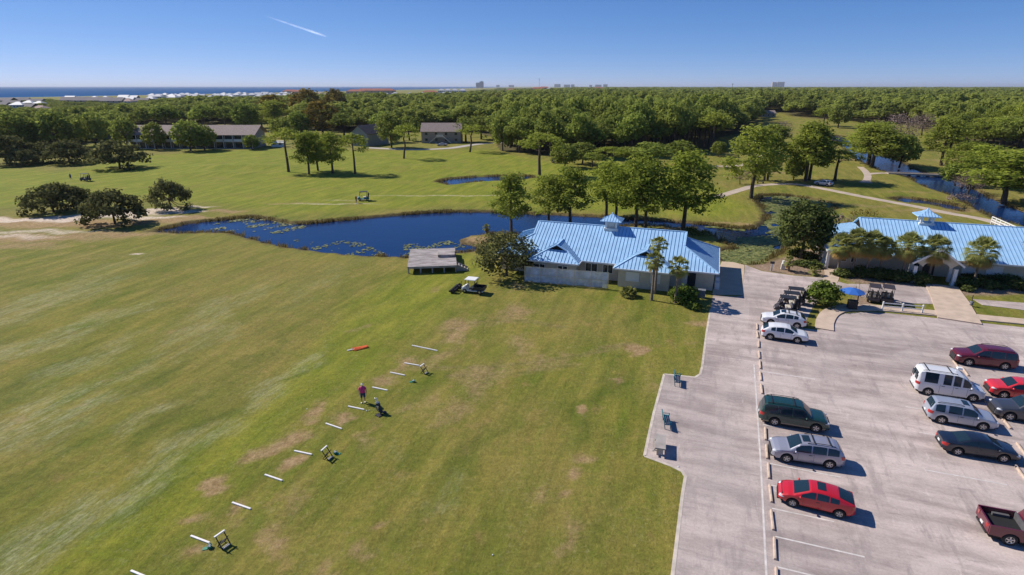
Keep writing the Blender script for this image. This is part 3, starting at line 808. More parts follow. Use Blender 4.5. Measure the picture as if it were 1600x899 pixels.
def dutch(b, x0, x1, y0, y1, e, r, a0, a1, drop):
    """hip roof whose ridge ends in a small upright gable at each end"""
    ym = (y0 + y1) / 2; s = (r - e) / (ym - y0); zg = r - drop; yg = (zg - e) / s
    F = [(x0, y0, e), (x1, y0, e), (x1 - a1, y0 + yg, zg), (x1 - a1, ym, r), (x0 + a0, ym, r), (x0 + a0, y0 + yg, zg)]
    B = [(x0, y1, e), (x1, y1, e), (x1 - a1, y1 - yg, zg), (x1 - a1, ym, r), (x0 + a0, ym, r), (x0 + a0, y1 - yg, zg)]
    roof_face(b, F); roof_face(b, B)
    roof_face(b, [(x0, y0, e), (x0, y1, e), (x0 + a0, y1 - yg, zg), (x0 + a0, y0 + yg, zg)])
    roof_face(b, [(x1, y0, e), (x1, y1, e), (x1 - a1, y1 - yg, zg), (x1 - a1, y0 + yg, zg)])
    caps(b, (F[4], F[3]), (F[0], F[5]), (F[1], F[2]), (B[0], B[5]), (B[1], B[2]))
    for xx, sg in ((x0 + a0, -1), (x1 - a1, 1)):
        b.add([(xx - sg * .04, y0 + yg, zg - .05), (xx - sg * .04, y1 - yg, zg - .05), (xx - sg * .04, ym, r - .03)], [(0, 1, 2), (2, 1, 0)], 2, False)
        for p in (y0 + yg, y1 - yg): b.bar((xx + sg * .10, p, zg), (xx + sg * .10, ym, r), .24, .10, 0)
    return s


def window(parent, x0, x1, z0, z1, y, mull=0, frame='white', pane='glass', axis='x', name='window', sgn=-1):
    """frame with a pane set back in it, mounted on a wall face at y (or at x when axis == 'y')"""
    f = MB(); t = .09; d = .10
    sw = (lambda p: p) if axis == 'x' else (lambda p: (p[1], p[0], p[2]))
    def bx(b, a0, a1, c0, c1, q0, q1):
        v0 = sw((a0, min(q0, q1), c0)); v1 = sw((a1, max(q0, q1), c1)); b.box(v0[0], v1[0], v0[1], v1[1], v0[2], v1[2])
    yo, yi = y + sgn * d, y - sgn * .02
    bx(f, x0, x1, z0, z0 + t, yo, yi); bx(f, x0, x1, z1 - t, z1, yo, yi)
    bx(f, x0, x0 + t, z0 + t, z1 - t, yo, yi); bx(f, x1 - t, x1, z0 + t, z1 - t, yo, yi)
    for i in range(mull):
        xm = x0 + (x1 - x0) * (i + 1) / (mull + 1); bx(f, xm - t / 2, xm + t / 2, z0 + t, z1 - t, yo, yi)
    o = f.build(name, M[frame], parent)
    p = MB(); bx(p, x0 + t * .6, x1 - t * .6, z0 + t * .6, z1 - t * .6, y + sgn * .035, y - sgn * .01)
    p.build('pane', M[pane], o)
    return o


def cupola(parent, x, y, z, w=1.75, h=1.25, ov=.65, rh=.95, open_=True):
    b = MB(); q = w / 2
    b.box(x - q - .12, x + q + .12, y - q - .12, y + q + .12, z - .9, z + .12)
    for i in (-1, 1):
        for j in (-1, 1): b.box(x + i * (q - .14) - .14, x + i * (q - .14) + .14, y + j * (q - .14) - .14, y + j * (q - .14) + .14, z + .12, z + h)
    b.box(x - q, x + q, y - q, y + q, z + h - .22, z + h)
    o = b.build('cupola', M['white'], parent)
    r = MB(); e = q + ov; zz = z + h
    for (a, c) in (((-e, -e), (e, -e)), ((e, -e), (e, e)), ((e, e), (-e, e)), ((-e, e), (-e, -e))):
        ma = (a[0] * .45, a[1] * .45); mc = (c[0] * .45, c[1] * .45)
        roof_face(r, [(x + a[0], y + a[1], zz), (x + c[0], y + c[1], zz), (x + mc[0], y + mc[1], zz + rh * .45), (x + ma[0], y + ma[1], zz + rh * .45)], seam=.4, sw=.04, sh=.04)
        roof_face(r, [(x + ma[0], y + ma[1], zz + rh * .45), (x + mc[0], y + mc[1], zz + rh * .45), (x, y, zz + rh)], seam=.4, sw=.04, sh=.04)
    r.lathe([(.10, zz + rh - .05), (.10, zz + rh + .08), (0, zz + rh + .12)], (x, y, 0), 8, mi=0)
    r.build('cupola_roof', [M['blue_roof'], M['blue_seam']], o)
    if not open_:
        b = MB(); b.box(x - q + .2, x + q - .2, y - q + .2, y + q - .2, z + .1, z + h - .05); b.build('louvre', M['offwhite'], o)
    return o

ROOF = [M['blue_roof'], M['blue_seam'], M['dark']]
# the cart barn / pro shop by the pond -----------------------------------------------------------
EA, RA = 2.85, 6.5
pA = at(1123.6, 428, EA)
A = thing('club_building', 'long low cream building with blue metal roof and cupola between pond and range', 'building', (pA.x, pA.y, 0), GA)
LA, DA = 31.4, 13.7
r = MB()
sA = dutch(r, -LA, 0, 0, DA, EA, RA, 4.9, 4.9, 1.35)
r.build('roof', ROOF, A)
w = MB(); w.box(-LA + .6, -.55, 1.25, DA - .6, 0, EA - .08)
w.build('wall', M['stucco'], A)
for (x0, x1) in ((-25.6, -18.3), (-13.5, -5.6)):
    xm = (x0 + x1) / 2; y0 = -2.0; zr = EA + sA * (x1 - x0) / 2; zg = zr - .75; yG = y0 + (zg - EA) / sA; dx = (zg - EA) / sA; yv = (zr - EA) / sA; up = .012
    r = MB()
    for sg, xa in ((1, x0), (-1, x1)):
        roof_face(r, [(xa, y0, EA), (xa, 0, EA + up), (xm, yv, zr + up), (xm, yG, zr), (xa + sg * dx, yG, zg)])
        caps(r, ((xa, y0, EA), (xa + sg * dx, yG, zg)))
        r.bar((xa + sg * dx * 1.0, yG - .14, zg), (xm, yG - .14, zr), .26, .10, 0)
    roof_face(r, [(x0, y0, EA), (x1, y0, EA), (x1 - dx, yG, zg), (x0 + dx, yG, zg)])
    caps(r, ((xm, yG, zr), (xm, yv, zr)))
    r.add([(x0 + dx, yG + .05, zg - .02), (x1 - dx, yG + .05, zg - .02), (xm, yG + .05, zr - .05)], [(0, 1, 2), (2, 1, 0)], 2, False)
    r.build('roof', ROOF, A)
    w = MB(); w.box(x0 + .55, x1 - .55, y0 + 1.0, 1.7, 0, EA - .1); w.build('wall', M['stucco'], A)
# fascia and gutters
g = MB()
g.box(-LA, -25.6, -.07, .0, EA - .17, EA + .02); g.box(-18.3, -13.5, -.07, .0, EA - .17, EA + .02); g.box(-5.6, .0, -.07, .0, EA - .17, EA + .02)
for (x0, x1) in ((-25.6, -18.3), (-13.5, -5.6)):
    g.box(x0, x1, -2.07, -2.0, EA - .17, EA + .02); g.box(x0 - .07, x0, -2.0, 0, EA - .17, EA + .02); g.box(x1, x1 + .07, -2.0, 0, EA - .17, EA + .02)
g.box(.0, .07, 0, DA, EA - .17, EA + .02)
g.build('gutter', M['white'], A)
window(A, -18.0, -16.2, .95, 2.3, 1.25, 1); window(A, -15.5, -14.0, .95, 2.3, 1.25, 1)
window(A, -25.0, -23.3, 1.2, 2.2, -1.0, 1); window(A, -21.5, -20.0, 1.2, 2.2, -1.0, 1)
window(A, -11.9, -10.1, .95, 2.25, -1.0, 0, pane='shutter', name='shuttered_window'); window(A, -8.6, -7.3, .95, 2.25, -1.0, 0, pane='shutter', name='shuttered_window')
d = MB(); d.box(-3.9, -2.85, 1.16, 1.27, 0, 2.2); do = d.build('door', M['dark'], A)
d = MB(); d.box(-4.6, -3.95, 1.1, 1.27, 0.02, 2.15); d.build('door_leaf', M['offwhite'], A)
d = MB(); d.box(-.58, -.45, 4.2, 7.2, 0, 2.4); d.build('cart_door', M['shutter'], A)
cupola(A, -17.6 + 2.2, DA / 2, RA - .25, open_=False)

# the clubhouse ----------------------------------------------------------------------------------
EB, RB = 2.9, 6.6
pB = at(1293.4, 391.5, EB)
B = thing('clubhouse', 'clubhouse with blue metal roof, cupola and gabled entrance porch behind the cabbage palms', 'building', (pB.x, pB.y, 0), GA)
LB, DB = 36.0, 16.2
r = MB(); sB = dutch(r, 0, LB, 0, DB, EB, RB, 5.2, 5.2, 1.5); r.build('roof', ROOF, B)
w = MB(); w.box(.7, LB - .7, 1.4, DB - .7, 0, EB - .08); w.build('wall', M['stucco'], B)
g = MB(); g.box(0, 10.0, -.08, 0, EB - .2, EB + .02); g.box(16.2, LB, -.08, 0, EB - .2, EB + .02); g.box(-.08, 0, 0, DB, EB - .2, EB + .02); g.build('gutter', M['white'], B)
for yy in (.35, 3.4, 6.5, 9.6):
    w = MB(); w.box(.12, .5, yy, yy + .4, 0, EB - .1); w.build('veranda_column', M['white'], B)
w = MB(); w.box(.2, .42, .8, 3.35, 0, .95); w.build('veranda_parapet', M['white'], B)
# entrance gable
xm, hw, yf, zr = 13.1, 3.05, -3.4, 5.1
r = MB()
se = (zr - EB) / hw
yv = (zr - EB) / sB
for sg in (-1, 1):
    roof_face(r, [(xm + sg * hw, yf, EB), (xm + sg * hw, 0, EB + .01), (xm, yv, zr + .01), (xm, yf, zr)])
    r.bar((xm + sg * hw, yf - .06, EB - .05), (xm, yf - .06, zr - .05), .12, .24, 3)
r.bar((xm, yf, zr + .03), (xm, yv, zr + .03), .22, .07, 0)
r.build('porch_roof', ROOF + [M['white']], B)
# gable wall with arched opening
w = MB(); N = 12; ar = 1.55; y0, y1 = yf + .5, yf + .8
arc = [(xm - ar * math.cos(math.pi * i / N), 2.35 + .85 * math.sin(math.pi * i / N)) for i in range(N + 1)]
top = [(xm - 2.6 + 5.2 * i / N, min(EB - .15 + se * (hw - abs(-2.6 + 5.2 * i / N)), zr)) for i in range(N + 1)]
for i in range(N):
    q = [arc[i], arc[i + 1], top[i + 1], top[i]]
    w.add([(p[0], y0, p[1]) for p in q] + [(p[0], y1, p[1]) for p in q], [(0, 1, 2, 3), (7, 6, 5, 4), (0, 4, 5, 1)], 0, False)
w.build('porch_gable', M['stucco'], B)
for xx in (xm - 2.6, xm + 2.15):
    w = MB(); w.box(xx, xx + .45, y0 - .05, y1 + .08, 0, 2.36); w.box(xx - .08, xx + .53, y0 - .12, y1 + .15, 0, .3); w.build('porch_column', M['white'], B)
    w = MB(); w.box(xx, xx + .4, -1.2, -.8, 0, 2.7); w.build('porch_column', M['white'], B)
d = MB(); d.box(xm - .2, xm + 1.2, 1.30, 1.42, 0, 2.25); d.build('door', M['black'], B)
window(B, xm - 1.7, xm - .6, .5, 2.1, 1.4, 0)
window(B, 2.2, 3.0, 1.0, 2.2, 1.4, 0); window(B, 3.5, 4.3, 1.0, 2.2, 1.4, 0)
window(B, 17.6, 19.2, .8, 2.2, 1.4, 0, pane='shutter', name='shuttered_window'); window(B, 20.5, 22.4, .8, 2.2, 1.4, 0, pane='shutter', name='shuttered_window'); window(B, 29.0, 30.8, .8, 2.2, 1.4, 0, pane='shutter', name='shuttered_window')
cupola(B, 13.9, DB / 2, RB - .25)
v = MB(); v.box(LB - 4.6, LB - 3.2, DB / 2 - 1.6, DB / 2 - .4, 4.6, 6.2); vo_ = v.build('roof_vent', M['white'], B)
v = MB(); v.lathe([(.85, 6.2), (.85, 6.32), (.1, 6.62), (0, 6.62)], (LB - 3.9, DB / 2 - 1.0, 0), 12, smooth=False); v.build('vent_cap', M['blue_roof'], vo_)

# white railing behind the clubhouse
a, c = at(1548, 350), at(1640, 392)
F_ = thing('white_railing', 'long white railing running behind the end of the clubhouse roof', 'railing', a)
f = MB(); n = 12
for i in range(n + 1):
    p = (c - a) * i / n; f.box(p.x - .07, p.x + .07, p.y - .07, p.y + .07, 0, 1.5)
f.build('post', M['white'], F_)
f = MB()
for z in (.55, 1.0, 1.45): f.bar((0, 0, z), (c - a) + Vector((0, 0, z)), .10, .16)
f.build('rail', M['white'], F_)

# screened fence in front of the cart barn ---------------------------------------------------------
SCN = thing('screen_fence', 'pale translucent mesh screen fence standing on the turf before the blue-roofed building', 'fence', at(820, 440.5), 0)
dl = at(950, 451.5) - at(820, 440.5)
smm = bpy.data.materials.new('screen_cloth'); smm.use_nodes = True
k = NT(smm)
n_ = k.noise(k.pos((1, 1, 1.6)), .8, 4, .6, .35, .7)
k.set(k.b.inputs['Base Color'], k.mix(n_, (.78, .80, .85), (.88, .88, .90))); k.b.inputs['Roughness'].default_value = .5
k.set(k.b.inputs['Alpha'], k.math('ADD', .60, k.math('MULTIPLY', n_, .22)))
f = MB(); NX, NZ = 48, 6; vs = []; ux = dl.normalized(); nrm = Vector((-ux.y, ux.x, 0))
for j in range(NZ + 1):
    for i in range(NX + 1):
        t = i / NX; q = dl * t + nrm * (.10 * math.sin(i * .62 + j * .5) + .07 * math.sin(i * 1.9 - j * .7))
        vs.append((q.x, q.y, .12 + 2.2 * j / NZ))
f.add(vs, [(j * (NX + 1) + i, j * (NX + 1) + i + 1, (j + 1) * (NX + 1) + i + 1, (j + 1) * (NX + 1) + i) for j in range(NZ) for i in range(NX)], 0, True)
f.build('mesh_screen', smm, SCN)
for i in range(6):
    q = dl * (i / 5) + nrm * -.22; f = MB(); f.tube([(q.x, q.y, 0), (q.x, q.y, 2.4)], .045, 8); f.build('post', M['rim'], SCN)
f = MB()
for z in (.12, 1.2, 2.34): f.bar(nrm * -.22 + Vector((0, 0, z)), dl + nrm * -.22 + Vector((0, 0, z)), .05)
f.build('rail', M['rim'], SCN)

# teaching deck ------------------------------------------------------------------------------------
c0, c1_ = at(637.5, 428), at(713, 424.2); zt = 1.08
t0, t1, t2, t3 = at(637, 417.3, zt), at(713.2, 414.6, zt), at(708.5, 388.4, zt), at(638.3, 390, zt)
D = thing('wooden_deck', 'weathered grey raised wooden deck on posts at the pond edge', 'deck', (t0.x, t0.y, 0))
o0 = Vector((t0.x, t0.y, 0))
ex = (t1 - t0); ey = (t3 - t0); ex.z = ey.z = 0
LX, LY = ex.length, ey.length; ex.normalize(); ey = Vector((-ex.y, ex.x, 0))
T = Matrix(((ex.x, ey.x, 0, 0), (ex.y, ey.y, 0, 0), (0, 0, 1, 0), (0, 0, 0, 1)))
random.seed(3)
wm1 = bpy.data.materials.new('deck_boards'); wm1.use_nodes = True
k = NT(wm1)
k.set(k.b.inputs['Base Color'], k.mix(k.noise(k.pos((.5, 3, 1)), 1.2, 5, .7, .35, .65), (.20, .17, .155), (.47, .42, .40))); k.b.inputs['Roughness'].default_value = .9
b = MB(); nb = int(LY / .2)
for i in range(nb):
    y = i * LY / nb; b.box(0, LX, y + .008, y + LY / nb - .008, zt - .05, zt + random.uniform(-.004, .004))
b.xf(T).build('deck_boards', wm1, D)
b = MB(); b.box(0, LX, -.05, 0, zt - .3, zt + .01); b.box(0, LX, LY, LY + .05, zt - .3, zt + .01); b.box(-.05, 0, 0, LY, zt - .3, zt + .01); b.box(LX, LX + .05, 0, LY, zt - .3, zt + .01)
b.xf(T).build('rim_joist', M['oldwood'], D)
for i in range(5):
    for j in range(3):
        b = MB(); x = .1 + (LX - .2) * i / 4 ; y = .12 + (LY - .24) * j / 2; b.box(x - .1, x + .1, y - .1, y + .1, 0, zt - .06); b.xf(T).build('post', M['oldwood'], D)
b = MB(); b.box(LX * .05, LX * .97, LY * .5, LY * .55, 0, zt - .32); b.xf(T).build('under_deck_panel', M['dark'], D)  # near-black panel halfway back beneath the boards
b = MB(); b.box(LX * .62, LX - .1, LY * .45, LY * .80, zt, zt + .42); b.xf(T).build('storage_box', wm1, D)
b = MB()
for i in range(4): b.box(LX + .05 + i * .42, LX + .47 + i * .42, .5, 1.9, 0.0, zt - .24 - i * .24)
for y in (.42, 1.9): b.bar((LX + .02, y, zt - .1), (LX + 1.75, y, .12), .07, .22)
b.xf(T).build('stair', M['oldwood'], D)

# foot-and-cart bridge over the creek -----------------------------------------------------------------
a, c = at(1386, 271.3), at(1486, 275)
BR = thing('cart_bridge', 'low concrete cart bridge on piers crossing the blue creek', 'bridge', a)
dl = c - a; ux = dl.normalized(); nn = Vector((-ux.y, ux.x, 0)); BL = dl.length
b = MB(); b.bar((0, 0, .02), dl + Vector((0, 0, .02)), 3.0, .30); b.build('deck', M['path'], BR)
b = MB()
for s in (-1.45, 1.45): b.bar(nn * s + Vector((0, 0, .30)), dl + nn * s + Vector((0, 0, .30)), .16, .26)
b.build('edge_beam', M['oldwood'], BR)
for i in range(7):
    q = dl * (.06 + i * .88 / 6); b = MB(); b.bar(q - nn * 1.2 + Vector((0, 0, -.3)), q + nn * 1.2 + Vector((0, 0, -.3)), .35, .35)
    for s in (-1.1, 0, 1.1): b.tube([q + nn * s + Vector((0, 0, -1.3)), q + nn * s + Vector((0, 0, -.2))], .16, 8)
    b.build('pier', M['bark'], BR)
# ------------------------------------------------------------------ foliage
M['pine_leaf'] = foliage_mat('pine_foliage', (0.090, 0.130, 0.020), (0.370, 0.430, 0.064), .18, .50, (0.36, 0.38, 0.075))
M['wood_leaf'] = foliage_mat('wood_foliage', (0.086, 0.126, 0.021), (0.320, 0.390, 0.076), .22, .48, (0.32, 0.33, 0.08))
M['oak_leaf'] = foliage_mat('oak_foliage', (0.070, 0.078, 0.026), (0.215, 0.212, 0.082), .15, .38)
M['autumn_leaf'] = foliage_mat('autumn_foliage', (0.130, 0.100, 0.022), (0.330, 0.245, 0.060), .15, .3)
M['bare_twig'] = foliage_mat('bare_twigs', (0.200, 0.145, 0.125), (0.330, 0.250, 0.215), .1, .2)
M['shrub_leaf'] = foliage_mat('shrub_foliage', (0.050, 0.085, 0.014), (0.200, 0.260, 0.048), .15, .4)
M['hedge_leaf'] = foliage_mat('hedge_foliage', (0.045, 0.068, 0.018), (0.160, 0.185, 0.055), .1, .3)
M['palm_leaf'] = foliage_mat('palm_fronds', (0.30, 0.31, 0.095), (0.40, 0.38, 0.14), .12, .5)
M['dead_frond'] = foliage_mat('dry_fronds', (0.55, 0.36, 0.13), (0.60, 0.42, 0.18), .1, .45)


def leaf_quads(C, N, S, rg, elong=1.0):
    """C centres, N facing, S half-size -> quad soup (vertices, quads)"""
    n = len(C)
    N = N / (np.linalg.norm(N, axis=1, keepdims=True) + 1e-9)
    r = rg.normal(size=(n, 3)); U = np.cross(N, r); U /= np.linalg.norm(U, axis=1, keepdims=True) + 1e-9
    W = np.cross(N, U)
    S = S[:, None]
    j = lambda: 1 + rg.uniform(-.35, .35, (n, 1))
    V = np.stack([C + U * S * elong * j(), C + W * S * j(), C - U * S * elong * j(), C - W * S * j()], 1).reshape(-1, 3)
    Q = np.arange(4 * n).reshape(n, 4)
    return V, Q


def clumps_to_leaves(cl, per, ls, rg, flat=.7, face=.9, fuzz=(.45, 1.08)):
    """cl rows: x y z r tint; leaves lie in a shell of every clump"""
    Cs, Ns, Ts, Ss = [], [], [], []
    for x, y, z, r_, t in cl:
        m = max(4, int(per * (r_ ** 2)))
        d = rg.normal(size=(m, 3)); d /= np.linalg.norm(d, axis=1, keepdims=True)
        rad = r_ * rg.uniform(fuzz[0], fuzz[1], (m, 1))
        P = d * rad * np.array([1, 1, flat]) + np.array([x, y, z])
        Cs.append(P); Ns.append(d * face + rg.normal(size=(m, 3)) * .42 + np.array([0, 0, .35]))
        Ts.append(np.clip(t + rg.normal(size=m) * .22 + d[:, 2] * .12, 0, 1)); Ss.append(ls * rg.uniform(.6, 1.3, m))
    return np.concatenate(Cs), np.concatenate(Ns), np.concatenate(Ss), np.concatenate(Ts)


def crown_clumps(kind, rg, H, Rd, n):
    cl = []
    if kind == 'pine':                      # storeys of flat clumps round a bare upper trunk, rounded head
        base = .31 * H
        for i in range(n):
            t = (i + rg.uniform(0, 1)) / n
            z = base + (H - base - .5) * t
            env = Rd * (1.0 - .85 * max(0, t - .45) ** 1.25 / .55) * (.62 + .38 * min(1, t * 3))
            a = i * 2.4 + rg.uniform(-.5, .5); q = env * rg.uniform(.25, .92)
            cl.append((q * math.cos(a), q * math.sin(a), z + rg.uniform(-.5, .5) - q * .06, Rd * rg.uniform(.24, .38), rg.uniform(.2, .85)))
        cl.append((0, 0, H - .9, Rd * .42, .6))
    elif kind == 'flat':                    # flat-topped, open pine
        base = .55 * H
        for i in range(n):
            t = math.sqrt((i + rg.uniform(0, 1)) / n); a = i * 2.4 + rg.uniform(-.4, .4); q = Rd * t * .88
            z = H - .8 - (H - base) * (t ** 2) * rg.uniform(.35, .9)
            cl.append((q * math.cos(a), q * math.sin(a), z, Rd * rg.uniform(.22, .34), rg.uniform(.25, .8)))
    elif kind == 'oak':                     # wide low dome
        for i in range(n):
            t = math.sqrt((i + .5) / n); a = i * 2.4 + rg.uniform(-.4, .4); q = Rd * t * .86
            z = H * (.97 - .50 * t ** 2.2) - rg.uniform(.1, .25) * H * (1 if i % 3 else 1.9)
            cl.append((q * math.cos(a), q * math.sin(a), z, Rd * rg.uniform(.17, .27), rg.uniform(.2, .75)))
    elif kind == 'dome':                    # full round crown almost to the ground
        for i in range(n):
            t = (i + .5) / n; z = 1 - 1.75 * t; a = i * 2.4 + rg.uniform(-.4, .4); s = math.sqrt(max(0.02, 1 - min(1, abs(z)) ** 2)) * rg.uniform(.7, .92)
            cl.append((Rd * s * math.cos(a), Rd * s * math.sin(a), H * .56 + z * H * .40, Rd * rg.uniform(.25, .40), rg.uniform(.2, .8)))
        cl.append((0, 0, H * .6, Rd * .5, .3))
    elif kind == 'canopy':                  # one broad rounded head of a few big overlapping domes
        cl.append((0, 0, H * .68, Rd * .62, .45))
        for i in range(n):
            a = i * 2 * math.pi / n + rg.uniform(-.4, .4); q = Rd * rg.uniform(.42, .62)
            cl.append((q * math.cos(a), q * math.sin(a), H * rg.uniform(.50, .70), Rd * rg.uniform(.36, .50), rg.uniform(.3, .7)))
        for i in range(max(2, n // 3)):
            a = rg.uniform(0, 6.28); q = Rd * rg.uniform(.1, .35); cl.append((q * math.cos(a), q * math.sin(a), H * rg.uniform(.72, .82), Rd * rg.uniform(.34, .44), rg.uniform(.4, .8)))
    return cl


def trunk_mesh(kind, rg, H, Rd, cl, lean=0.0):
    b = MB(); r0 = .015 * H + .05
    if kind in ('pine', 'flat'):
        p = [Vector((rg.normal() * .12 * i * .4 + lean * (i / 5) * H * .12, rg.normal() * .12 * i * .4, H * .93 * i / 5)) for i in range(6)]
        p[0] = Vector((0, 0, -.2))
        b.tube(p, [r0 * 1.15, r0 * .95, r0 * .85, r0 * .7, r0 * .5, r0 * .2], 8)
        for c in cl[::2]:
            z0 = max(.35 * H, min(c[2] - .6, H * .85)); s = z0 / (H * .93) * 5; i0 = min(4, int(s)); q = p[i0].lerp(p[i0 + 1], s - i0)
            e = Vector(c[:3]); m = q.lerp(e, .55) + Vector((0, 0, -.15))
            b.tube([q, m, e], [r0 * .30, r0 * .2, r0 * .07], 5, cap=False)
    else:
        hf = .30 if kind == 'oak' else .35
        fork = Vector((rg.normal() * .2, rg.normal() * .2, H * hf))
        b.tube([(0, 0, -.2), (fork.x * .4, fork.y * .4, H * hf * .5), fork], [r0 * 1.5, r0 * 1.15, r0 * 1.05], 8)
        for c in cl[::3]:
            e = Vector(c[:3]); m = fork.lerp(e, .5) + Vector((0, 0, -.12 * (e - fork).length + .2))
            b.tube([fork, m, e], [r0 * .62, r0 * .36, r0 * .1], 5, cap=False)
    return b


PROTO = {}
def make_proto(key, kind, H, Rd, n, per, ls, leafm, seed, flat=.7, lean=0, cat='tree', name='pine_tree'):
    rg = np.random.default_rng(seed)
    cl = crown_clumps(kind, rg, H, Rd, n)
    if lean: cl = [(c[0] + lean * H * .12 * c[2] / H, c[1], c[2], c[3], c[4]) for c in cl]
    C, N, S, Tn = clumps_to_leaves(cl, per, ls, rg, flat, .9, (.25, 1.32) if leafm == 'pine_leaf' else (.4, 1.16))
    Vv, Qq = leaf_quads(C, N, S * (.8 if leafm == 'pine_leaf' else 1), rg, 2.0 if leafm == 'pine_leaf' else 1.25)
    tr = thing(name, 'x', cat)
    np_mesh('crown', Vv, Qq, M[leafm], np.repeat(Tn, 4), tr)
    trunk_mesh(kind, rg, H, Rd, cl, lean).build('trunk', M['bark'], tr)
    PROTO[key] = [tr, H, Rd, False]


def drop_tree(key, loc, h, wid=None, label=None, group=None, rz=None, sink=0):
    pr = PROTO[key]
    o = pr[0] if not pr[3] else copy_tree(pr[0])
    pr[3] = True
    sz = h / pr[1]; sx = (wid / 2 / pr[2]) if wid else sz
    o.location = (loc[0], loc[1], -sink); o.rotation_euler = (0, 0, random.uniform(0, 6.28) if rz is None else rz)
    sx *= 1.34 if key[:3] in ('pin', 'fla', 'lea') else 1.05; o.scale = (sx, sx, sz); o['label'] = label
    if group: o['group'] = group
    elif 'group' in o: del o['group']
    return o

for i in range(4): make_proto(f'pine{i}', 'pine', 13, 4.2, 34 + 4 * i, 60, .165, 'pine_leaf', 11 + i, .62)
for i in range(2): make_proto(f'flat{i}', 'flat', 12, 3.8, 22, 52, .165, 'pine_leaf', 31 + i, .55)
make_proto('lean', 'flat', 12, 3.8, 20, 52, .165, 'pine_leaf', 37, .55, lean=.9)
for i in range(3): make_proto(f'oak{i}', 'oak', 6.5, 5.2, 46, 46, .21, 'oak_leaf', 41 + i, .62, name='live_oak')
for i in range(4): make_proto(f'wood{i}', 'canopy', 12, 4.6, 7 + i, 34, .27, 'wood_leaf', 51 + i, .72)
for i in range(2): make_proto(f'round{i}', 'dome', 10, 4.4, 34, 30, .30, 'wood_leaf', 61 + i, .8, name='broadleaf_tree')
make_proto('autumn', 'dome', 13, 4.5, 34, 20, .34, 'autumn_leaf', 71, .8, name='autumn_tree')
make_proto('bare', 'dome', 9, 4.5, 34, 26, .11, 'bare_twig', 72, .8, name='bare_tree')
make_proto('myrtle', 'dome', 6, 2.6, 16, 15, .07, 'autumn_leaf', 77, .8, name='crape_myrtle')
make_proto('evergreen', 'dome', 9, 4.0, 46, 60, .19, 'hedge_leaf', 78, .9, name='evergreen_tree')
make_proto('dkoak', 'dome', 6.5, 4.2, 34, 44, .16, 'oak_leaf', 73, .75, name='live_oak')


def tree_px(key, bx, by, top, wpx, label, group=None, rz=None):
    """base pixel, crown-top pixel and crown width -> a tree of that height and spread"""
    p = at(bx, by)
    lo, hi = 1.0, 40.0
    for _ in range(40):
        m = (lo + hi) / 2
        if pix(p.x, p.y, m)[1] > top: lo = m
        else: hi = m
    dep = p.y * _cp + (CAM_H - lo * .6) * _sp
    return drop_tree(key, p, lo, wpx * dep / F_PX, label, group, rz)

g1 = 'live oaks on the sandy edge of the range'
tree_px('oak0', 84, 332, 283, 84, 'dark live oak on the sand, farthest left of the four by the pond tip', g1)
tree_px('oak1', 116, 326, 284, 66, 'dark live oak close behind the leftmost oak on the sand', g1)
tree_px('oak2', 180, 350, 291, 92, 'nearest dark live oak, in front of the pale sand by the pond tip', g1)
tree_px('oak1', 268, 327, 275, 62, 'upright live oak alone on pale sand just left of the pond tip', g1)
g2 = 'live oaks at the left edge of the fairway'
tree_px('oak0', 187, 263, 216, 86, 'lone spreading live oak on the fairway in front of the condominium', g2)
tree_px('oak2', 110, 256, 215, 70, 'live oak with forked trunk, left neighbour of the lone spreading oak', g2)
tree_px('oak1', 68, 254, 219, 60, 'low live oak in the middle of the left fairway row', g2)
tree_px('oak0', 12, 257, 204, 84, 'large live oak at the left edge of the photo, on the fairway', g2)
tree_px('oak2', 38, 259, 230, 44, 'short bushy live oak between the large left oak and the row', g2)
g3 = 'group of pines standing on the fairway'
tree_px('flat0', 451, 269, 198, 50, 'leftmost pine of the small group on the fairway', g3)
tree_px('pine1', 483, 272, 207, 42, 'second pine from the left in the fairway group', g3)
tree_px('pine0', 497, 267, 206, 40, 'middle pine of the fairway group, set back behind the others', g3)
tree_px('pine2', 520, 271, 207, 42, 'fourth pine from the left in the fairway group', g3)
tree_px('flat1', 555, 272, 207, 40, 'rightmost pine of the fairway group, with a bare lower trunk', g3)
tree_px('lean', 631, 248, 192, 36, 'leaning pine alone on the fairway before the small grey building', None, -.2)
tree_px('lean', 734, 238, 193, 38, 'leaning pine at the road end right of the far tan building', None, .3)
g4 = 'tall pines along the pond behind the blue-roofed building'
tree_px('pine3', 799, 364, 271, 56, 'pine at the pond bank with its trunk left of the blue roof', g4)
tree_px('pine0', 857, 350, 272, 58, 'slim pine in front of the pond, second from the left behind the blue roof', g4)
tree_px('pine1', 891, 352, 262, 62, 'pine over the pond, third from the left behind the blue roof', g4)
tree_px('pine2', 947, 338, 252, 60, 'pine on the far side of the cupola, left of the crowded clump', g4)
tree_px('pine0', 962, 342, 256, 56, 'pine directly behind the cupola', g4)
tree_px('pine3', 993, 356, 243, 66, 'tallest pine in the clump right of the cupola', g4)
tree_px('pine1', 1008, 360, 250, 66, 'near pine in the clump right of the cupola', g4)
tree_px('pine2', 1067, 359, 238, 84, 'big pine alone right of the clump, above the right end of the blue roof', g4)
tree_px('flat1', 843, 275, 206, 60, 'flat-crowned pine at the front of the wood, above the pond', None)
g5 = 'pines around the cart path to the right'
tree_px('pine0', 1173, 310, 196, 74, 'tall pine with bare trunk at the lily pond corner', g5)
tree_px('pine1', 1194, 283, 206, 50, 'dark pine close behind the tall pine at the lily pond corner', g5)
tree_px('flat0', 1199, 282, 212, 44, 'thin pine twin just right behind the lily pond corner pine', g5)
tree_px('pine2', 1258, 283, 190, 64, 'left of the two tall pines beside the parked car on the cart path', g5)
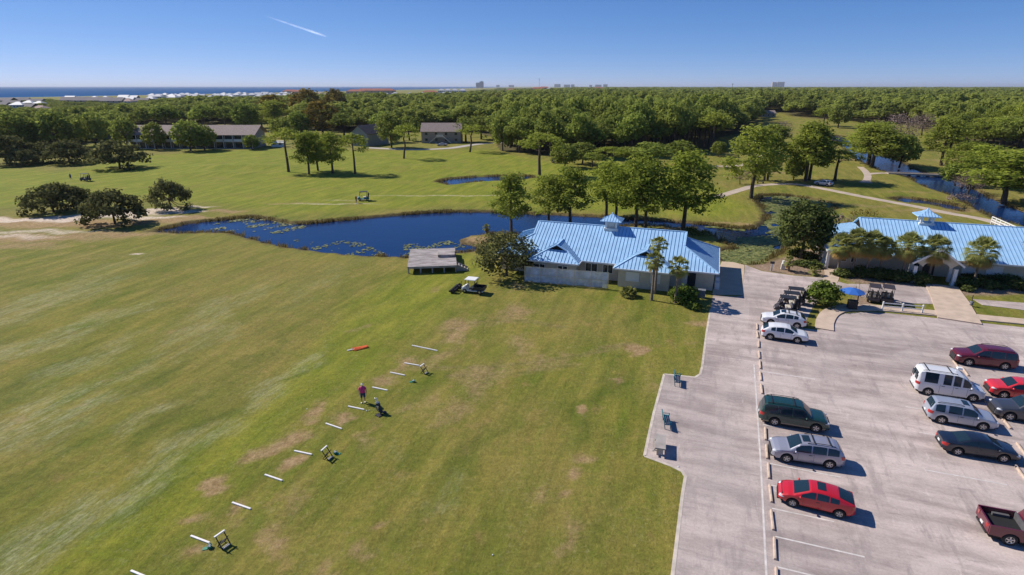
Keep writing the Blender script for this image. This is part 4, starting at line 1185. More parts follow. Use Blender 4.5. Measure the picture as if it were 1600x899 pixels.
tree_px('pine3', 1264, 282, 196, 60, 'right of the two tall pines beside the parked car on the cart path', g5)
tree_px('flat1', 1304, 283, 233, 54, 'short leaning pine right of the parked car on the cart path', g5)
tree_px('round0', 1240, 281, 248, 28, 'small bushy dark tree at the foot of the two tall pines')
tree_px('pine0', 1356, 257, 190, 72, 'full pine on the creek bank, left of two', g5)
tree_px('pine3', 1362, 261, 194, 70, 'full pine on the creek bank, right of two', g5)
tree_px('round1', 1405, 262, 212, 44, 'dark leafy tree overhanging the creek right of the two bank pines')
tree_px('bare', 1398, 232, 178, 62, 'bare purplish-grey tree rising behind the creek bank pines')
tree_px('bare', 1440, 212, 178, 44, 'bare purplish-grey tree farther back along the wood edge')
tree_px('bare', 1222, 222, 190, 30, 'bare grey tree left of the pines on the cart path')
tree_px('round1', 1208, 224, 195, 40, 'dark rounded tree left of the pines on the cart path')
tree_px('pine1', 1470, 259, 184, 56, 'pine with slanting bare trunk right of the creek, left of two')
tree_px('flat0', 1478, 260, 190, 50, 'pine with slanting bare trunk right of the creek, right of two')
tree_px('pine2', 1567, 318, 236, 104, 'broad yellow-green pine at the right, nearest to the clubhouse roof')
tree_px('pine0', 1534, 292, 226, 64, 'pine behind the broad yellow-green one at the right')
tree_px('pine1', 1612, 316, 232, 90, 'pine cut by the right edge of the photo')
tree_px('pine3', 1508, 276, 222, 56, 'dark pine left of the broad pine at the right edge')
tree_px('round0', 1492, 290, 258, 40, 'low leafy thicket tree at the right end of the bridge')
tree_px('bare', 1512, 302, 268, 44, 'bare brown thicket tree on the creek bank right of the bridge')
tree_px('flat1', 1286, 197, 168, 26, 'slim pine at the far green, left of three')
tree_px('flat0', 1292, 197, 170, 24, 'slim pine at the far green, middle of three')
tree_px('round1', 1309, 200, 163, 32, 'yellow-green tree at the far green, right of three')
tree_px('flat0', 1107, 235, 178, 46, 'pine with bare trunk standing out from the corner of the wood, left of two')
tree_px('flat1', 1113, 236, 174, 46, 'pine with bare trunk standing out from the corner of the wood, right of two')
tree_px('bare', 1156, 288, 264, 26, 'small bare shrub tree before the tall pine at the lily pond')
for x, y, t, wd_, lab in ((1016, 263, 218, 70, 'big rounded pine behind the clump right of the cupola, left of two'), (1062, 259, 216, 68, 'big rounded pine behind the clump right of the cupola, right of two'), (985, 260, 226, 56, 'rounded pine filling the gap behind the crowded pond clump')):
    tree_px('wood2' if x != 1062 else 'wood0', x, y, t, wd_, lab)
for i, (x, y, t, wd_) in enumerate(((882, 262, 226, 38), (925, 262, 236, 34), (910, 256, 224, 44), (955, 264, 228, 44))):
    tree_px(('round0', 'wood2', 'round1', 'flat0')[i], x, y, t, wd_, ('small grey-green tree at the wood front above the pond, left of the cart shade', 'low flat tree at the wood front above the pond', 'bushy tree half behind the low ones at the wood front', 'open-crowned tree at the wood front left of the clump')[i])
tree_px('round1', 1122, 245, 222, 22, 'low shrub tree on the rough at the wood corner')
# by the condominium
tree_px('round0', 298, 236, 190, 42, 'dark leafy tree hiding the gap between the two condominium blocks')
tree_px('round1', 320, 235, 197, 36, 'dark leafy tree right of the condominium gap')
tree_px('round0', 394, 234, 212, 22, 'clipped dark shrub tree at the condominium\'s right end')
tree_px('round1', 245, 234, 193, 30, 'light green tree in front of the left condominium block')
tree_px('round0', 200, 232, 186, 36, 'yellow-green tree at the left end of the condominium')
tree_px('autumn', 505, 212, 158, 48, 'olive-brown autumn tree behind the fairway pines')
tree_px('autumn', 482, 196, 140, 46, 'tall yellow-green autumn tree reaching the sea line, left of two')
tree_px('autumn', 527, 188, 140, 34, 'rusty autumn tree reaching the sea line, right of two')
tree_px('autumn', 428, 192, 149, 40, 'brown autumn tree left of the tall yellow-green one')
tree_px('pine1', 432, 204, 158, 46, 'pine by the white bunker right of the condominium')
tree_px('round1', 612, 231, 178, 40, 'dark tree right of the grey gabled building')
for x, y, t, w_, kk, lab in ((224, 206, 163, 40, 'wood1', 'tall tree behind the left end of the condominium roof'), (262, 205, 160, 44, 'wood2', 'tall tree behind the left condominium block'), (318, 204, 158, 44, 'wood3', 'broad tree behind the right condominium block'), (352, 203, 160, 40, 'wood0', 'rounded tree behind the middle of the right condominium block'), (386, 204, 163, 38, 'round1', 'dark tree behind the right end of the condominium roof'), (410, 200, 165, 34, 'round0', 'dark tree between the condominium and the bunker'),
                             (538, 214, 172, 42, 'wood2', 'green tree left of the grey gabled building'), (598, 222, 168, 44, 'wood1', 'large green tree against the right side of the grey gabled building'), (640, 220, 176, 40, 'wood3', 'green tree at the left end of the tan house'), (664, 206, 170, 40, 'wood0', 'green tree behind the tan house, left'), (700, 205, 168, 42, 'wood2', 'green tree behind the tan house, right'), (728, 222, 178, 44, 'wood1', 'green tree at the right end of the tan house'), (752, 218, 176, 46, 'wood3', 'green tree where the road ends, right of the tan house'), (468, 214, 176, 34, 'round1', 'dark tree beside the small grey gable'), (440, 216, 186, 30, 'round0', 'low dark tree left of the small grey gable'), (150, 228, 178, 46, 'round1', 'dark tree behind the left oak row'), (90, 230, 176, 50, 'round0', 'dark tree behind the middle of the left oak row'), (30, 232, 178, 54, 'round1', 'dark tree behind the large oak at the left edge')):
    tree_px(kk, x, y, t, w_, lab)
tree_px('dkoak', 791, 431, 366, 92, 'dark glossy tree at the left corner of the blue-roofed building')
tree_px('evergreen', 1251, 404, 318, 76, 'dense dark evergreen beside the left end of the clubhouse')
tree_px('myrtle', 1339, 477, 434, 26, 'small bare crape myrtle beside the two parked carts')
tree_px('bare', 1592, 432, 378, 50, 'thin leafless tree in front of the clubhouse at the right edge')

# the wood: the nearest trees one by one, the rest as one mass ----------------------------------------
cand = []
D0 = 205.0
while D0 < 6800:
    sp = 8.4 if D0 < 420 else (8.6 if D0 < 900 else max(8.8, D0 / 95))
    dy = sp * .9 if D0 < 900 else sp * 1.15
    hwid = D0 * 0.93
    n = int(2 * hwid / sp)
    x = -hwid + (np.arange(n) + rng.uniform(-.42, .42, n)) * sp; y = D0 + rng.uniform(-.45, .45, n) * dy
    cand.append(np.stack([x, y, np.full(n, sp)], 1)); D0 += dy
cand = np.concatenate(cand)
ok_ = in_wood(cand[:, 0], cand[:, 1])
cand = cand[ok_]
dep_ = cand[:, 1] * _cp + CAM_H * _sp
cpx = 800 + cand[:, 0] / dep_ * F_PX; cpy = 449.5 + (CAM_H * _cp - cand[:, 1] * _sp) / dep_ * F_PX
# seaward the houses take over from the trees; thin the trees out there
shx = np.interp(cand[:, 1], [p[1] for p in SHORE], [p[0] for p in SHORE])
keep = cand[:, 0] > shx + 130
town = (cpx < 860) & (cpy < 164 - np.clip((cpx - 150) / 600, 0, 1) * 15)
keep &= ~(town & (rng.uniform(size=len(cand)) > .42))
openn = (cpx > 1190) & (cpy > 176)
keep &= ~(openn & (rng.uniform(size=len(cand)) > .85))
cand, cpx, cpy = cand[keep], cpx[keep], cpy[keep]
# to the left the canopy stays low enough to leave the roofs and the sea in view
ylim = np.interp(cpx, [-100, 0, 130, 200, 260, 420, 600, 700, 760, 860, 900], [170, 170, 168, 163, 154, 151, 149, 147, 145, 140, 136])
hlim = CAM_H - (ylim - 135) * cand[:, 1] / 953.0
hf = np.clip(hlim / 13.5, 0, 1); lowt = (cand[:, 1] > 430) & (rng.uniform(size=len(hf)) < .8)
hf = np.where(lowt, np.maximum(hf, rng.uniform(.28, .5, len(hf)) + .22 * (cpx > 240)), hf)
swell = .5 * np.sin(cand[:, 0] / 31 + cand[:, 1] / 57) + .5 * np.sin(cand[:, 1] / 41 - cand[:, 0] / 73 + 1) + .4 * np.sin(cand[:, 0] / 17 + cand[:, 1] / 23)
hf = np.where((cpx > 790), hf * 1.28, np.where(cpx > 420, hf * 1.15, hf)) * (1 + .17 * swell)
keep = (hf > .26)
cand = np.concatenate([cand, hf[:, None]], 1)[keep]; cpx, cpy = cpx[keep], cpy[keep]
order = np.argsort(cand[:, 1]); cand, cpx, cpy = cand[order], cpx[order], cpy[order]
near_n = 0; used_near = np.zeros(len(cand), bool)
for i in range(len(cand)):
    if near_n >= 205: break
    if not (-60 < cpx[i] < 1660): continue
    used_near[i] = True; near_n += 1
    x = cpx[i]
    if x < 210: kk, lab = random.choice(['round0', 'round1', 'wood1', 'oak1', 'wood3']), 'tree in the leafy belt behind the left live oaks'
    elif x < 560: kk, lab = random.choice(['wood1', 'round1', 'wood3', 'wood0']), 'tree in the leafy belt around the condominium'
    elif x < 770: kk, lab = random.choice(['wood0', 'wood1', 'wood2', 'wood3']), 'green tree crowding round the small tan buildings'
    elif x < 900: kk, lab = random.choice(['wood1', 'wood3', 'wood1', 'round0']), 'tree at the dark front edge of the wood behind the pond'
    elif x < 1190: kk, lab = random.choice(['wood0', 'wood2', 'wood0', 'wood1', 'wood2']), 'rounded pine crown in the wood above the pond pines'
    else: kk, lab = random.choice(['pine0', 'pine2', 'wood0', 'wood2']), 'pine in the wood beyond the right-hand fairway'
    hh = {'r': 10.5, 'w': 12.5, 'o': 7.5, 'p': 13.5}[kk[0]] * random.uniform(.74, 1.3) * max(.5, cand[i, 3])
    if 770 < x < 1190: hh *= 1.08
    elif x < 205: hh *= 1.12
    elif x < 780: hh *= 1.30
    drop_tree(kk, cand[i], hh, random.uniform(8.8, 15.5) * (1.1 if kk[0] == 'o' else 1), lab, lab.replace('tree ', 'trees ').replace('crown ', 'crowns ').replace('pine in', 'pines in'))

rest = cand[~used_near]; rpx = cpx[~used_near]
m_ = (rpx > -120) & (rpx < 1720); rest = rest[m_]; rpx = rpx[m_]


def canopy(rows, px, ncl, per, ls, seed, grow=1.0):
    """a few template crowns copied by numpy over all rows"""
    rg = np.random.default_rng(seed)
    Vs, Ts = [], []
    tpl = []
    for i in range(6):
        cl = crown_clumps('canopy', rg, 12, 4.6, ncl)
        C, N, S, Tn = clumps_to_leaves(cl, per, ls, rg, .72)
        kz = C[:, 2] > (3.0 if ncl > 7 else 5.0)
        v, _ = leaf_quads(C[kz], N[kz], S[kz], rg, 1.2); tpl.append((v, np.repeat(Tn[kz], 4)))
    which = rg.integers(0, 6, len(rows))
    for i in range(6):
        r_ = rows[which == i]
        if not len(r_): continue
        v, t = tpl[i]; n = len(r_)
        a = rg.uniform(0, 6.28, n); sx = (r_[:, 2] * .78 / 4.6 * grow) * rg.uniform(.66, 1.5, n); sz = rg.uniform(.60, 1.36, n) * 1.02 * r_[:, 3]
        ca, sa = np.cos(a) * sx, np.sin(a) * sx
        X = v[None, :, 0] * ca[:, None] - v[None, :, 1] * sa[:, None] + r_[:, 0][:, None]
        Y = v[None, :, 0] * sa[:, None] + v[None, :, 1] * ca[:, None] + r_[:, 1][:, None]
        Z = v[None, :, 2] * sz[:, None]
        Vs.append(np.stack([X, Y, Z], -1).reshape(-1, 3))
        Ts.append((np.clip(t[None, :] * rg.uniform(.5, 1.0, (n, 1)) + rg.uniform(-.28, .34, (n, 1)), 0, 1) + np.where(rg.uniform(size=(n, 1)) < .05, rg.uniform(.3, 1.0, (n, 1)), 0)).reshape(-1))
    return np.concatenate(Vs), np.concatenate(Ts)

bands = [(0, 420, 8, 20, .36), (420, 900, 6, 11, .50), (900, 7000, 4, 4.0, .85)]
VA, TA = [], []
for i, (d0, d1, ncl, per, ls) in enumerate(bands):
    s_ = (rest[:, 1] >= d0) & (rest[:, 1] < d1)
    if s_.any():
        v, t = canopy(rest[s_], rpx[s_], ncl, per, ls, 90 + i); VA.append(v); TA.append(t)
VA = np.concatenate(VA); TA = np.concatenate(TA)
print('wood quads', len(VA) // 4, 'trees', len(rest))
wo = np_mesh('distant_wood', VA, np.arange(len(VA)).reshape(-1, 4), M['wood_leaf'], TA)
tag(wo, 'unbroken green canopy of the wood running to the horizon', kind='stuff')
del VA, TA
# ------------------------------------------------------------------ palms, shrubs, hedges
def frond(b, p0, az, up, ln, fan, mi=0):
    """a fan frond: stalk, then leaflets spreading from its end and drooping"""
    d = Vector((math.cos(az) * math.cos(up), math.sin(az) * math.cos(up), math.sin(up)))
    p1 = Vector(p0) + d * ln * .5
    b.bar(p0, p1, .035, .02, mi)
    side = d.cross(Vector((0, 0, 1)))
    if side.length < .05: side = Vector((1, 0, 0))
    side.normalize(); nn = side.cross(d)
    for i in range(13):
        t = (i - 6) / 6.0; a = t * fan
        e = d * math.cos(a) + side * math.sin(a)
        tip = p1 + e * ln * .62 * (1 - .2 * abs(t)) + Vector((0, 0, -.20 * ln * (.5 + abs(t))))
        midp = p1 + e * ln * .34 + nn * .02
        w = side * math.cos(a) - d * math.sin(a)
        b.add([p1, midp + w * .06, tip, midp - w * .06], [(0, 1, 2, 3)], mi, False)


def palm(h, seed, rad=1.35, n=34, skirt=.25, bend=.0, boots=True):
    random.seed(seed)
    tr = thing('palm_tree', 'x', 'palm')
    pts = [Vector((bend * (i / 5) ** 2, bend * .4 * (i / 5) ** 2, h * i / 5 - (.1 if i == 0 else 0))) for i in range(6)]
    b = MB(); b.tube(pts, [.20, .17, .155, .15, .17, .21], 9); b.build('trunk', M['palmbark'], tr)
    top = pts[-1]
    c = MB(); s = MB()
    for i in range(n):
        az = i * 2.399 + random.uniform(-.2, .2); t = i / n
        up = R(84 - 124 * t + random.uniform(-10, 10))
        frond(c, top + Vector((0, 0, .1)), az, up, rad * random.uniform(.9, 1.12), 1.0)
    c.build('crown', M['palm_leaf'], tr)
    for i in range(int(n * skirt)):
        frond(s, top - Vector((0, 0, .1)), i * 2.399 + .5, R(random.uniform(-62, -35)), rad * random.uniform(.7, .95), .7)
    for i in range(14):
        a = i * 2.399; s.bar(top + Vector((.16 * math.cos(a), .16 * math.sin(a), -.75 + .045 * i)), top + Vector((.32 * math.cos(a), .32 * math.sin(a), -.42 + .045 * i)), .07, .05)
    s.build('dry_fronds', M['dead_frond'], tr)
    return tr


def palm_px(bx, by, cy, seed, label, group=None, rad=1.35, n=34, skirt=.25, bend=0):
    p = at(bx, by); lo, hi = .5, 20
    for _ in range(40):
        m = (lo + hi) / 2
        if pix(p.x, p.y, m)[1] > cy: lo = m
        else: hi = m
    o = palm(lo, seed, rad, n, skirt, bend); put(o, p, random.uniform(0, 6), label, group); return o
palm_px(1018, 469.5, 409, 1, 'shorter front palm of the pair left of the flowering shrub', 'cabbage palms on the turf', 1.35, 30, .2)
palm_px(1023, 459, 384, 2, 'taller palm rising behind its partner before the blue-roofed building', 'cabbage palms on the turf', 1.25, 28, .15)
palm_px(1055, 473.5, 418, 3, 'palm standing alone beside the flowering shrub and the drive', 'cabbage palms on the turf', 1.45, 32, .15)
gp = 'cabbage palms in front of the clubhouse'
for i, (x, y, c, lab, rd) in enumerate(((1308, 428, 385, 'leftmost cabbage palm in front of the clubhouse, shaggy', 2.1), (1330, 430, 379, 'tall cabbage palm second from the left at the clubhouse', 2.3), (1352, 432, 382, 'third cabbage palm of the left-hand clump at the clubhouse', 2.2), (1372, 433, 388, 'small cabbage palm closing the left-hand clump at the clubhouse', 1.8),
                                      (1408, 437, 386, 'cabbage palm with yellowed skirt, left of the entrance pair', 2.3), (1449, 441, 390, 'cabbage palm hiding the left half of the entrance porch', 2.3), (1521, 444, 395, 'cabbage palm with rusty skirt just right of the entrance porch', 2.4))):
    palm_px(x, y, c, 20 + i, lab, gp, rd * .95, 58, .7)
palm_px(1232, 424, 410, 40, 'small sago palm in the mulch bed by the drive', None, .9, 24, .2)
palm_px(1272, 430, 425, 41, 'low sago palm at the corner of the clipped hedge', None, .9, 22, .1)
palm_px(760, 365, 357, 42, 'tiny palm on the grassy spit in the pond', None, .8, 20, .1)


def shrub(name, label, p, rx, ry, h, leafm, n=14, ls=.09, per=90, seed=0, group=None, cat='shrub', rz=0.0, wild=.5):
    rg = np.random.default_rng(seed + 500); cl = []
    for i in range(n):
        t = math.sqrt((i + .5) / n); a = i * 2.4
        z = h * (.30 + .38 * (1 - t * t)) * (1 + rg.uniform(-.2, .3) * wild)
        cl.append((rx * .72 * t * math.cos(a), ry * .72 * t * math.sin(a), z, min(rx, ry, h) * rg.uniform(.42, .55 + .15 * wild), rg.uniform(.3, .75)))
    C, N, S, T = clumps_to_leaves(cl, per, ls, rg, .9, 1.2)
    C[:, 2] = np.maximum(C[:, 2], .04)
    V, Q = leaf_quads(C, N, S, rg, 1.3)
    o = np_mesh(name, V, Q, M[leafm], np.repeat(T, 4)); o.location = p; o.rotation_euler.z = rz
    return tag(o, label, cat, group)


def spiky(name, label, p, rad, n, seed):
    random.seed(seed); tr = MB()
    for i in range(n): frond(tr, (0, 0, .15), i * 2.399, R(random.uniform(10, 75)), rad * random.uniform(.8, 1.2), .9)
    o = tr.build(name, M['palm_leaf']); o.location = p; return tag(o, label, 'shrub')
spiky('sago_plant', 'spiky dark sago plant on the turf at the wall of the blue-roofed building', at(980, 463), 1.25, 46, 1)
shrub('flowering_shrub', 'big leafy shrub round the foot of the lone palm by the drive', at(1068, 470), 2.1, 1.8, 1.9, 'shrub_leaf', 16, .15, 70, 1)
shrub('leafy_bush', 'small leafy bush at the grass corner beside the drive', at(1086, 484), 1.0, .9, 1.0, 'shrub_leaf', 10, .13, 90, 2)
shrub('round_shrub', 'round bright green shrub tree on the grass island by the blue umbrella', at(1283, 476), 2.1, 2.1, 3.4, 'shrub_leaf', 26, .14, 60, 3)
shrub('small_bush', 'small yellow-green bush behind the white crossovers', at(1247, 503), .8, .8, 1.0, 'shrub_leaf', 9, .10, 120, 4)
hb = 'clipped hedges of the clubhouse beds'
for i, (x, y, rx, ry, h, lab) in enumerate(((1266, 405, 1.3, .9, 1.1, 'round clipped hedge at the foot of the dark evergreen'), (1246, 400, 1.6, 1.0, 1.2, 'yellow-green loose hedge under the dark evergreen'), (1268, 418, 2.0, 1.0, 1.1, 'long clipped hedge in the mulch bed left of the clubhouse walk'), (1252, 415, 1.0, .8, .9, 'short clipped hedge left end of the mulch bed'),
                                          (1318, 432, 1.7, 1.0, 1.1, 'oval clipped hedge right of the clubhouse walk'), (1345, 431, 1.8, 1.2, 1.4, 'dark hedge under the left-hand palm clump'), (1372, 435, 2.4, 1.3, 1.5, 'dark hedge along the clubhouse wall, middle left'), (1402, 438, 2.3, 1.3, 1.5, 'dark hedge in front of the yellowed palm'), (1432, 442, 2.2, 1.3, 1.5, 'dark hedge just left of the entrance porch'),
                                          (1508, 448, 1.5, 1.1, 1.3, 'dark hedge just right of the entrance porch'), (1524, 440, 2.2, 1.0, 1.1, 'pale sunlit hedge under the palm right of the entrance'), (1542, 450, 2.4, 1.1, 1.1, 'low hedge at the front of the right-hand bed'), (1570, 442, 2.6, 1.2, 1.3, 'bright sunlit hedge in the right-hand bed'), (1592, 452, 2.0, 1.2, 1.2, 'dark hedge at the right edge of the photo'),
                                          (1511, 455, .8, .7, .8, 'little clipped bush at the corner of the entrance walk'))):
    shrub('clipped_hedge', lab, at(x, y), rx * 1.1, ry * 1.2, h * 1.0, 'hedge_leaf', 18, .11, 150, 10 + i, hb, 'hedge', GA, .2)
for i, (x, y, rx, ry, h, lab) in enumerate(((1310, 347, 4.5, 2.5, 1.6, 'brown scrub on the pond edge left of the clubhouse roof'), (1352, 338, 5, 2, 1.3, 'loose brown scrub between cart path and clubhouse roof'), (1500, 314, 5, 2, 1.8, 'brown reeds along the creek right of the bridge'), (1080, 244, 4, 2, 1.5, 'rough grass clump at the wood corner'))):
    shrub('scrub', lab, at(x, y), rx, ry, h, 'autumn_leaf' if i % 2 else 'bare_twig', 16, .12, 26, 60 + i, None, 'scrub', 0, 1)
shrub('pond_bush', 'dark bush at the tree foot on the strip behind the blue roof', at(1078, 364), 1.6, 1.2, 1.4, 'hedge_leaf', 12, .12, 60, 70)
shrub('marsh_bush', 'low dark growth on the strip at the pond behind the blue roof', at(1095, 368), 2.6, 1.2, .9, 'hedge_leaf', 14, .12, 60, 71)

# ------------------------------------------------------------------ houses, condominiums and the town
def gable_house(name, label, p, rz, L, D, e, r, wallm, roofm, group=None, nwin=4, floors=2, balcony=False, cat='building', axis='x', ov=.5):
    h = thing(name, label, cat, p, rz, group)
    b = MB(); b.box(0, L, 0, D, 0, e)
    if axis == 'x': b.add([(0, 0, e), (0, D, e), (0, D / 2, r - .1)], [(0, 2, 1)]); b.add([(L, 0, e), (L, D, e), (L, D / 2, r - .1)], [(0, 1, 2)])
    else: b.add([(0, 0, e), (L, 0, e), (L / 2, 0, r - .1)], [(0, 1, 2)]); b.add([(0, D, e), (L, D, e), (L / 2, D, r - .1)], [(0, 2, 1)])
    b.build('wall', M[wallm], h)
    q = MB(); ee = e - .05
    if axis == 'x':
        for y0 in (-ov, D + ov): roof_face(q, [(-ov, y0, ee - .15), (L + ov, y0, ee - .15), (L + ov, D / 2, r), (-ov, D / 2, r)], seam=0)
    else:
        for x0 in (-ov, L + ov): roof_face(q, [(x0, -ov, ee - .15), (x0, D + ov, ee - .15), (L / 2, D + ov, r), (L / 2, -ov, r)], seam=0)
    q.build('roof', M[roofm], h)
    for f in range(floors):
        z = 1.0 + f * (e / floors)
        for i in range(nwin):
            x = L * (i + .5) / nwin
            if balcony:
                w = L / nwin * .43
                b = MB(); b.box(x - w, x + w, -.03, .0, z - .9, z + 1.45); b.build('window', M['glass'], h)
                b = MB(); b.box(x - w, x + w, -1.5, -.05, z - 1.05, z - .92)
                if f: b.box(x - w, x + w, -1.5, -1.42, z - .92, z + .05)
                b.build('balcony', M['white'], h)
            else:
                b = MB(); b.box(x - .6, x + .6, -.05, .02, z, z + 1.2); b.build('window', M['glass'], h)
        if balcony and f == 0:
            for i in range(nwin + 1):
                x = min(max(L * i / nwin, .12), L - .12); b = MB(); b.box(x - .11, x + .11, -1.62, -1.40, 0, e - .3); b.build('post', M['white'], h)
    return h

gc = 'condominium blocks at the back of the fairway'
q = at(206, 232); gable_house('condominium', 'left block of the two-storey condominium, half hidden by trees, brown roof', q, 0, 26, 13, 6.0, 9.6, 'siding', 'shingle', gc, 7, 2, True, ov=1.6)
q = at(309, 232); gable_house('condominium', 'right block of the two-storey condominium with white balconies and brown roof', q, 0, 25.2, 13, 6.0, 9.6, 'siding', 'shingle', gc, 6, 2, True, ov=1.6)
q = at(70, 222); gable_house('condominium', 'low block glimpsed between the trees left of the condominium', at(120, 217), .05, 26, 9, 3.2, 5.2, 'siding_g', 'shingle', None, 5, 1)
q = at(546, 228); gable_house('apartment_house', 'grey house with a dark roof and tall gable behind the fairway pines', at(549, 228), -.42, 9.5, 16, 5.6, 9.2, 'siding_g', 'shingle_d', None, 2, 2, axis='y')
q = at(659, 224); gable_house('apartment_house', 'tan house with brown roof and white outside stair at the end of the road', q, 0, 19, 11, 5.6, 9.2, 'siding', 'shingle', None, 4, 2)
st = MB()
for s in (-1, 1):
    for i in range(8): st.box(*sorted((s * 1.4, s * (1.4 + .0) + s * 1.0)), -1.4 - .42 * i * 0, -.2, .0 + .36 * i * 0, .36 * 1) if i == 0 else None
    st.bar((s * 5.2, -.9, .4), (s * 1.6, -.9, 3.2), .9, .28)
st.box(-1.6, 1.6, -1.6, -.2, 3.05, 3.3); st.box(-1.6, 1.6, -1.65, -1.55, 3.3, 4.2)
sto = st.build('white_stair', M['offwhite']); sto.location = at(688, 224.4); tag(sto, 'white double outside stair on the front of the tan house', 'stair')
gable_house('cottage', 'small grey gable poking up behind the fairway pines', at(462, 213), .2, 6, 9, 3.0, 7.0, 'siding_g', 'shingle_d', None, 1, 1, axis='y')
gable_house('club_house_far', 'low pinkish house with a pale roof at the far green, right of the wood', at(1189, 183), 0, 13, 9, 3.2, 5.6, 'siding', 'shingle', None, 3, 1)
del q
# white stand of seats/signs by the bunker
gable_house('shelter', 'small white shelter right of the condominium', at(424, 230), 0, 5.5, 3, 2.1, 2.7, 'white', 'offwhite', None, 2, 1)

M['roof_white'] = mat('white_metal_roof', (.52, .52, .54), .6)
M['roof_grey'] = mat('grey_shingle_roof', (.23, .20, .20), .95, noise=.12, nscale=.2)
M['roof_tile'] = mat('red_tile_roof', (.36, .12, .075), .9, noise=.12, nscale=.2)
M['roof_pink'] = mat('tan_tile_roof', (.42, .29, .24), .9, noise=.1, nscale=.2)
M['wall_pale'] = mat('pale_house_wall', (.58, .60, .60), .8); M['wall_blue'] = mat('blue_house_wall', (.22, .33, .46), .8); M['wall_tan'] = mat('tan_house_wall', (.45, .36, .30), .8)
for kk in ('roof_white', 'roof_grey', 'roof_tile', 'roof_pink', 'wall_pale', 'wall_blue', 'wall_tan'): pass


def town_house(L, D, e, r, wallm, roofm, hip):
    h = thing('beach_house', 'x', 'house')
    b = MB(); b.box(-L / 2, L / 2, -D / 2, D / 2, 0, e); b.build('wall', M[wallm], h)
    q = MB(); x0, x1, y0, y1 = -L / 2 - .5, L / 2 + .5, -D / 2 - .5, D / 2 + .5; i = min(D * .5, L * .42) if hip else 0
    for f in ([(x0, y0, e - .2), (x1, y0, e - .2), (x1 - i, 0, r), (x0 + i, 0, r)], [(x0, y1, e - .2), (x1, y1, e - .2), (x1 - i, 0, r), (x0 + i, 0, r)]): roof_face(q, f, seam=0)
    if hip:
        for xx, s in ((x0, 1), (x1, -1)): roof_face(q, [(xx, y0, e - .2), (xx, y1, e - .2), (xx + s * i, 0, r)], seam=0)
    else:
        for xx in (-L / 2, L / 2): q.add([(xx, y0 + .5, e - .1), (xx, y1 - .5, e - .1), (xx, 0, r - .2)], [(0, 1, 2), (2, 1, 0)], 0, False)
    q.build('roof', M[roofm], h)
    w = MB()
    for f in range(2):
        for k_ in range(4):
            x = -L / 2 + L * (k_ + .5) / 4; w.box(x - .7, x + .7, -D / 2 - .06, -D / 2 + .02, 1.0 + f * e / 2, 2.4 + f * e / 2)
    w.build('window_row', M['glass'], h)
    return h
TH = {'white': (town_house(13, 12, 7.0, 10.0, 'wall_pale', 'roof_white', True), 'white hip-roofed beach house in the rows below the sea line', 'white-roofed beach houses'),
      'whiteg': (town_house(15, 10, 6.5, 9.5, 'wall_blue', 'roof_white', False), 'beach house with white gable roof and bluish walls below the sea line', 'blue-walled beach houses'),
      'grey': (town_house(26, 13, 5.5, 9.0, 'wall_tan', 'roof_grey', False), 'long grey-roofed house in the rows at the far left', 'grey-roofed houses'),
      'tile': (town_house(30, 14, 8.0, 11.0, 'wall_tan', 'roof_tile', True), 'red tile-roofed block in the distant town below the sea line', 'red-roofed blocks'),
      'pink': (town_house(18, 13, 5.5, 9.0, 'wall_pale', 'roof_pink', True), 'tan tile-roofed house showing between distant trees', 'tan-roofed houses')}
thu = set()
def house_px(kind, x, y, s=1.0, rz=0.0, label=None):
    pr, lab, grp = TH[kind]
    o = copy_tree(pr) if kind in thu else pr
    thu.add(kind); put(o, at(x, y), rz, label or lab, grp if not label else None, s)
    if label and 'group' in o: del o['group']
random.seed(21)
for x, y, k_, s in ((10, 163.5, 'grey', 1.1), (35, 162, 'grey', 1.0), (58, 163, 'grey', .9), (22, 167, 'grey', .9), (2, 171, 'grey', .9), (118, 164, 'grey', 1.25), (138, 164.5, 'grey', 1.25), (160, 164.5, 'grey', 1.25), (180, 165, 'grey', 1.2), (42, 174, 'grey', .9), (66, 176, 'pink', .8), (200, 165, 'pink', 1.1), (222, 163, 'grey', 1.0), (255, 164, 'grey', .9), (300, 163, 'pink', 1.0), (285, 166, 'grey', .8)):
    house_px(k_, x, y, s, random.uniform(-.12, .12))
for x, y, s, rz in ((48, 168.5, .9, .15), (64, 169, .85, .12), (32, 174, 1.0, .2), (112, 160, 1.1, 0), (150, 160, 1.0, 0), (167, 160, 1.0, 0), (196, 159, 1.2, 0), (210, 159, 1.1, 0), (204, 163, 1.1, 0)):
    house_px('whiteg' if s > 1.05 else 'white', x, y, s, rz)
xs_h = 240
while xs_h < 470:
    for yy in (155.0, 158.0, 161.5):
        if random.random() < .86 - (.45 if yy > 160 else 0): house_px(random.choice(['white', 'white', 'white', 'whiteg']), xs_h + random.uniform(-3, 3), yy + random.uniform(-.6, .6) - (xs_h - 240) * .022, random.uniform(.95, 1.25), random.uniform(-.2, .2))
    xs_h += 11
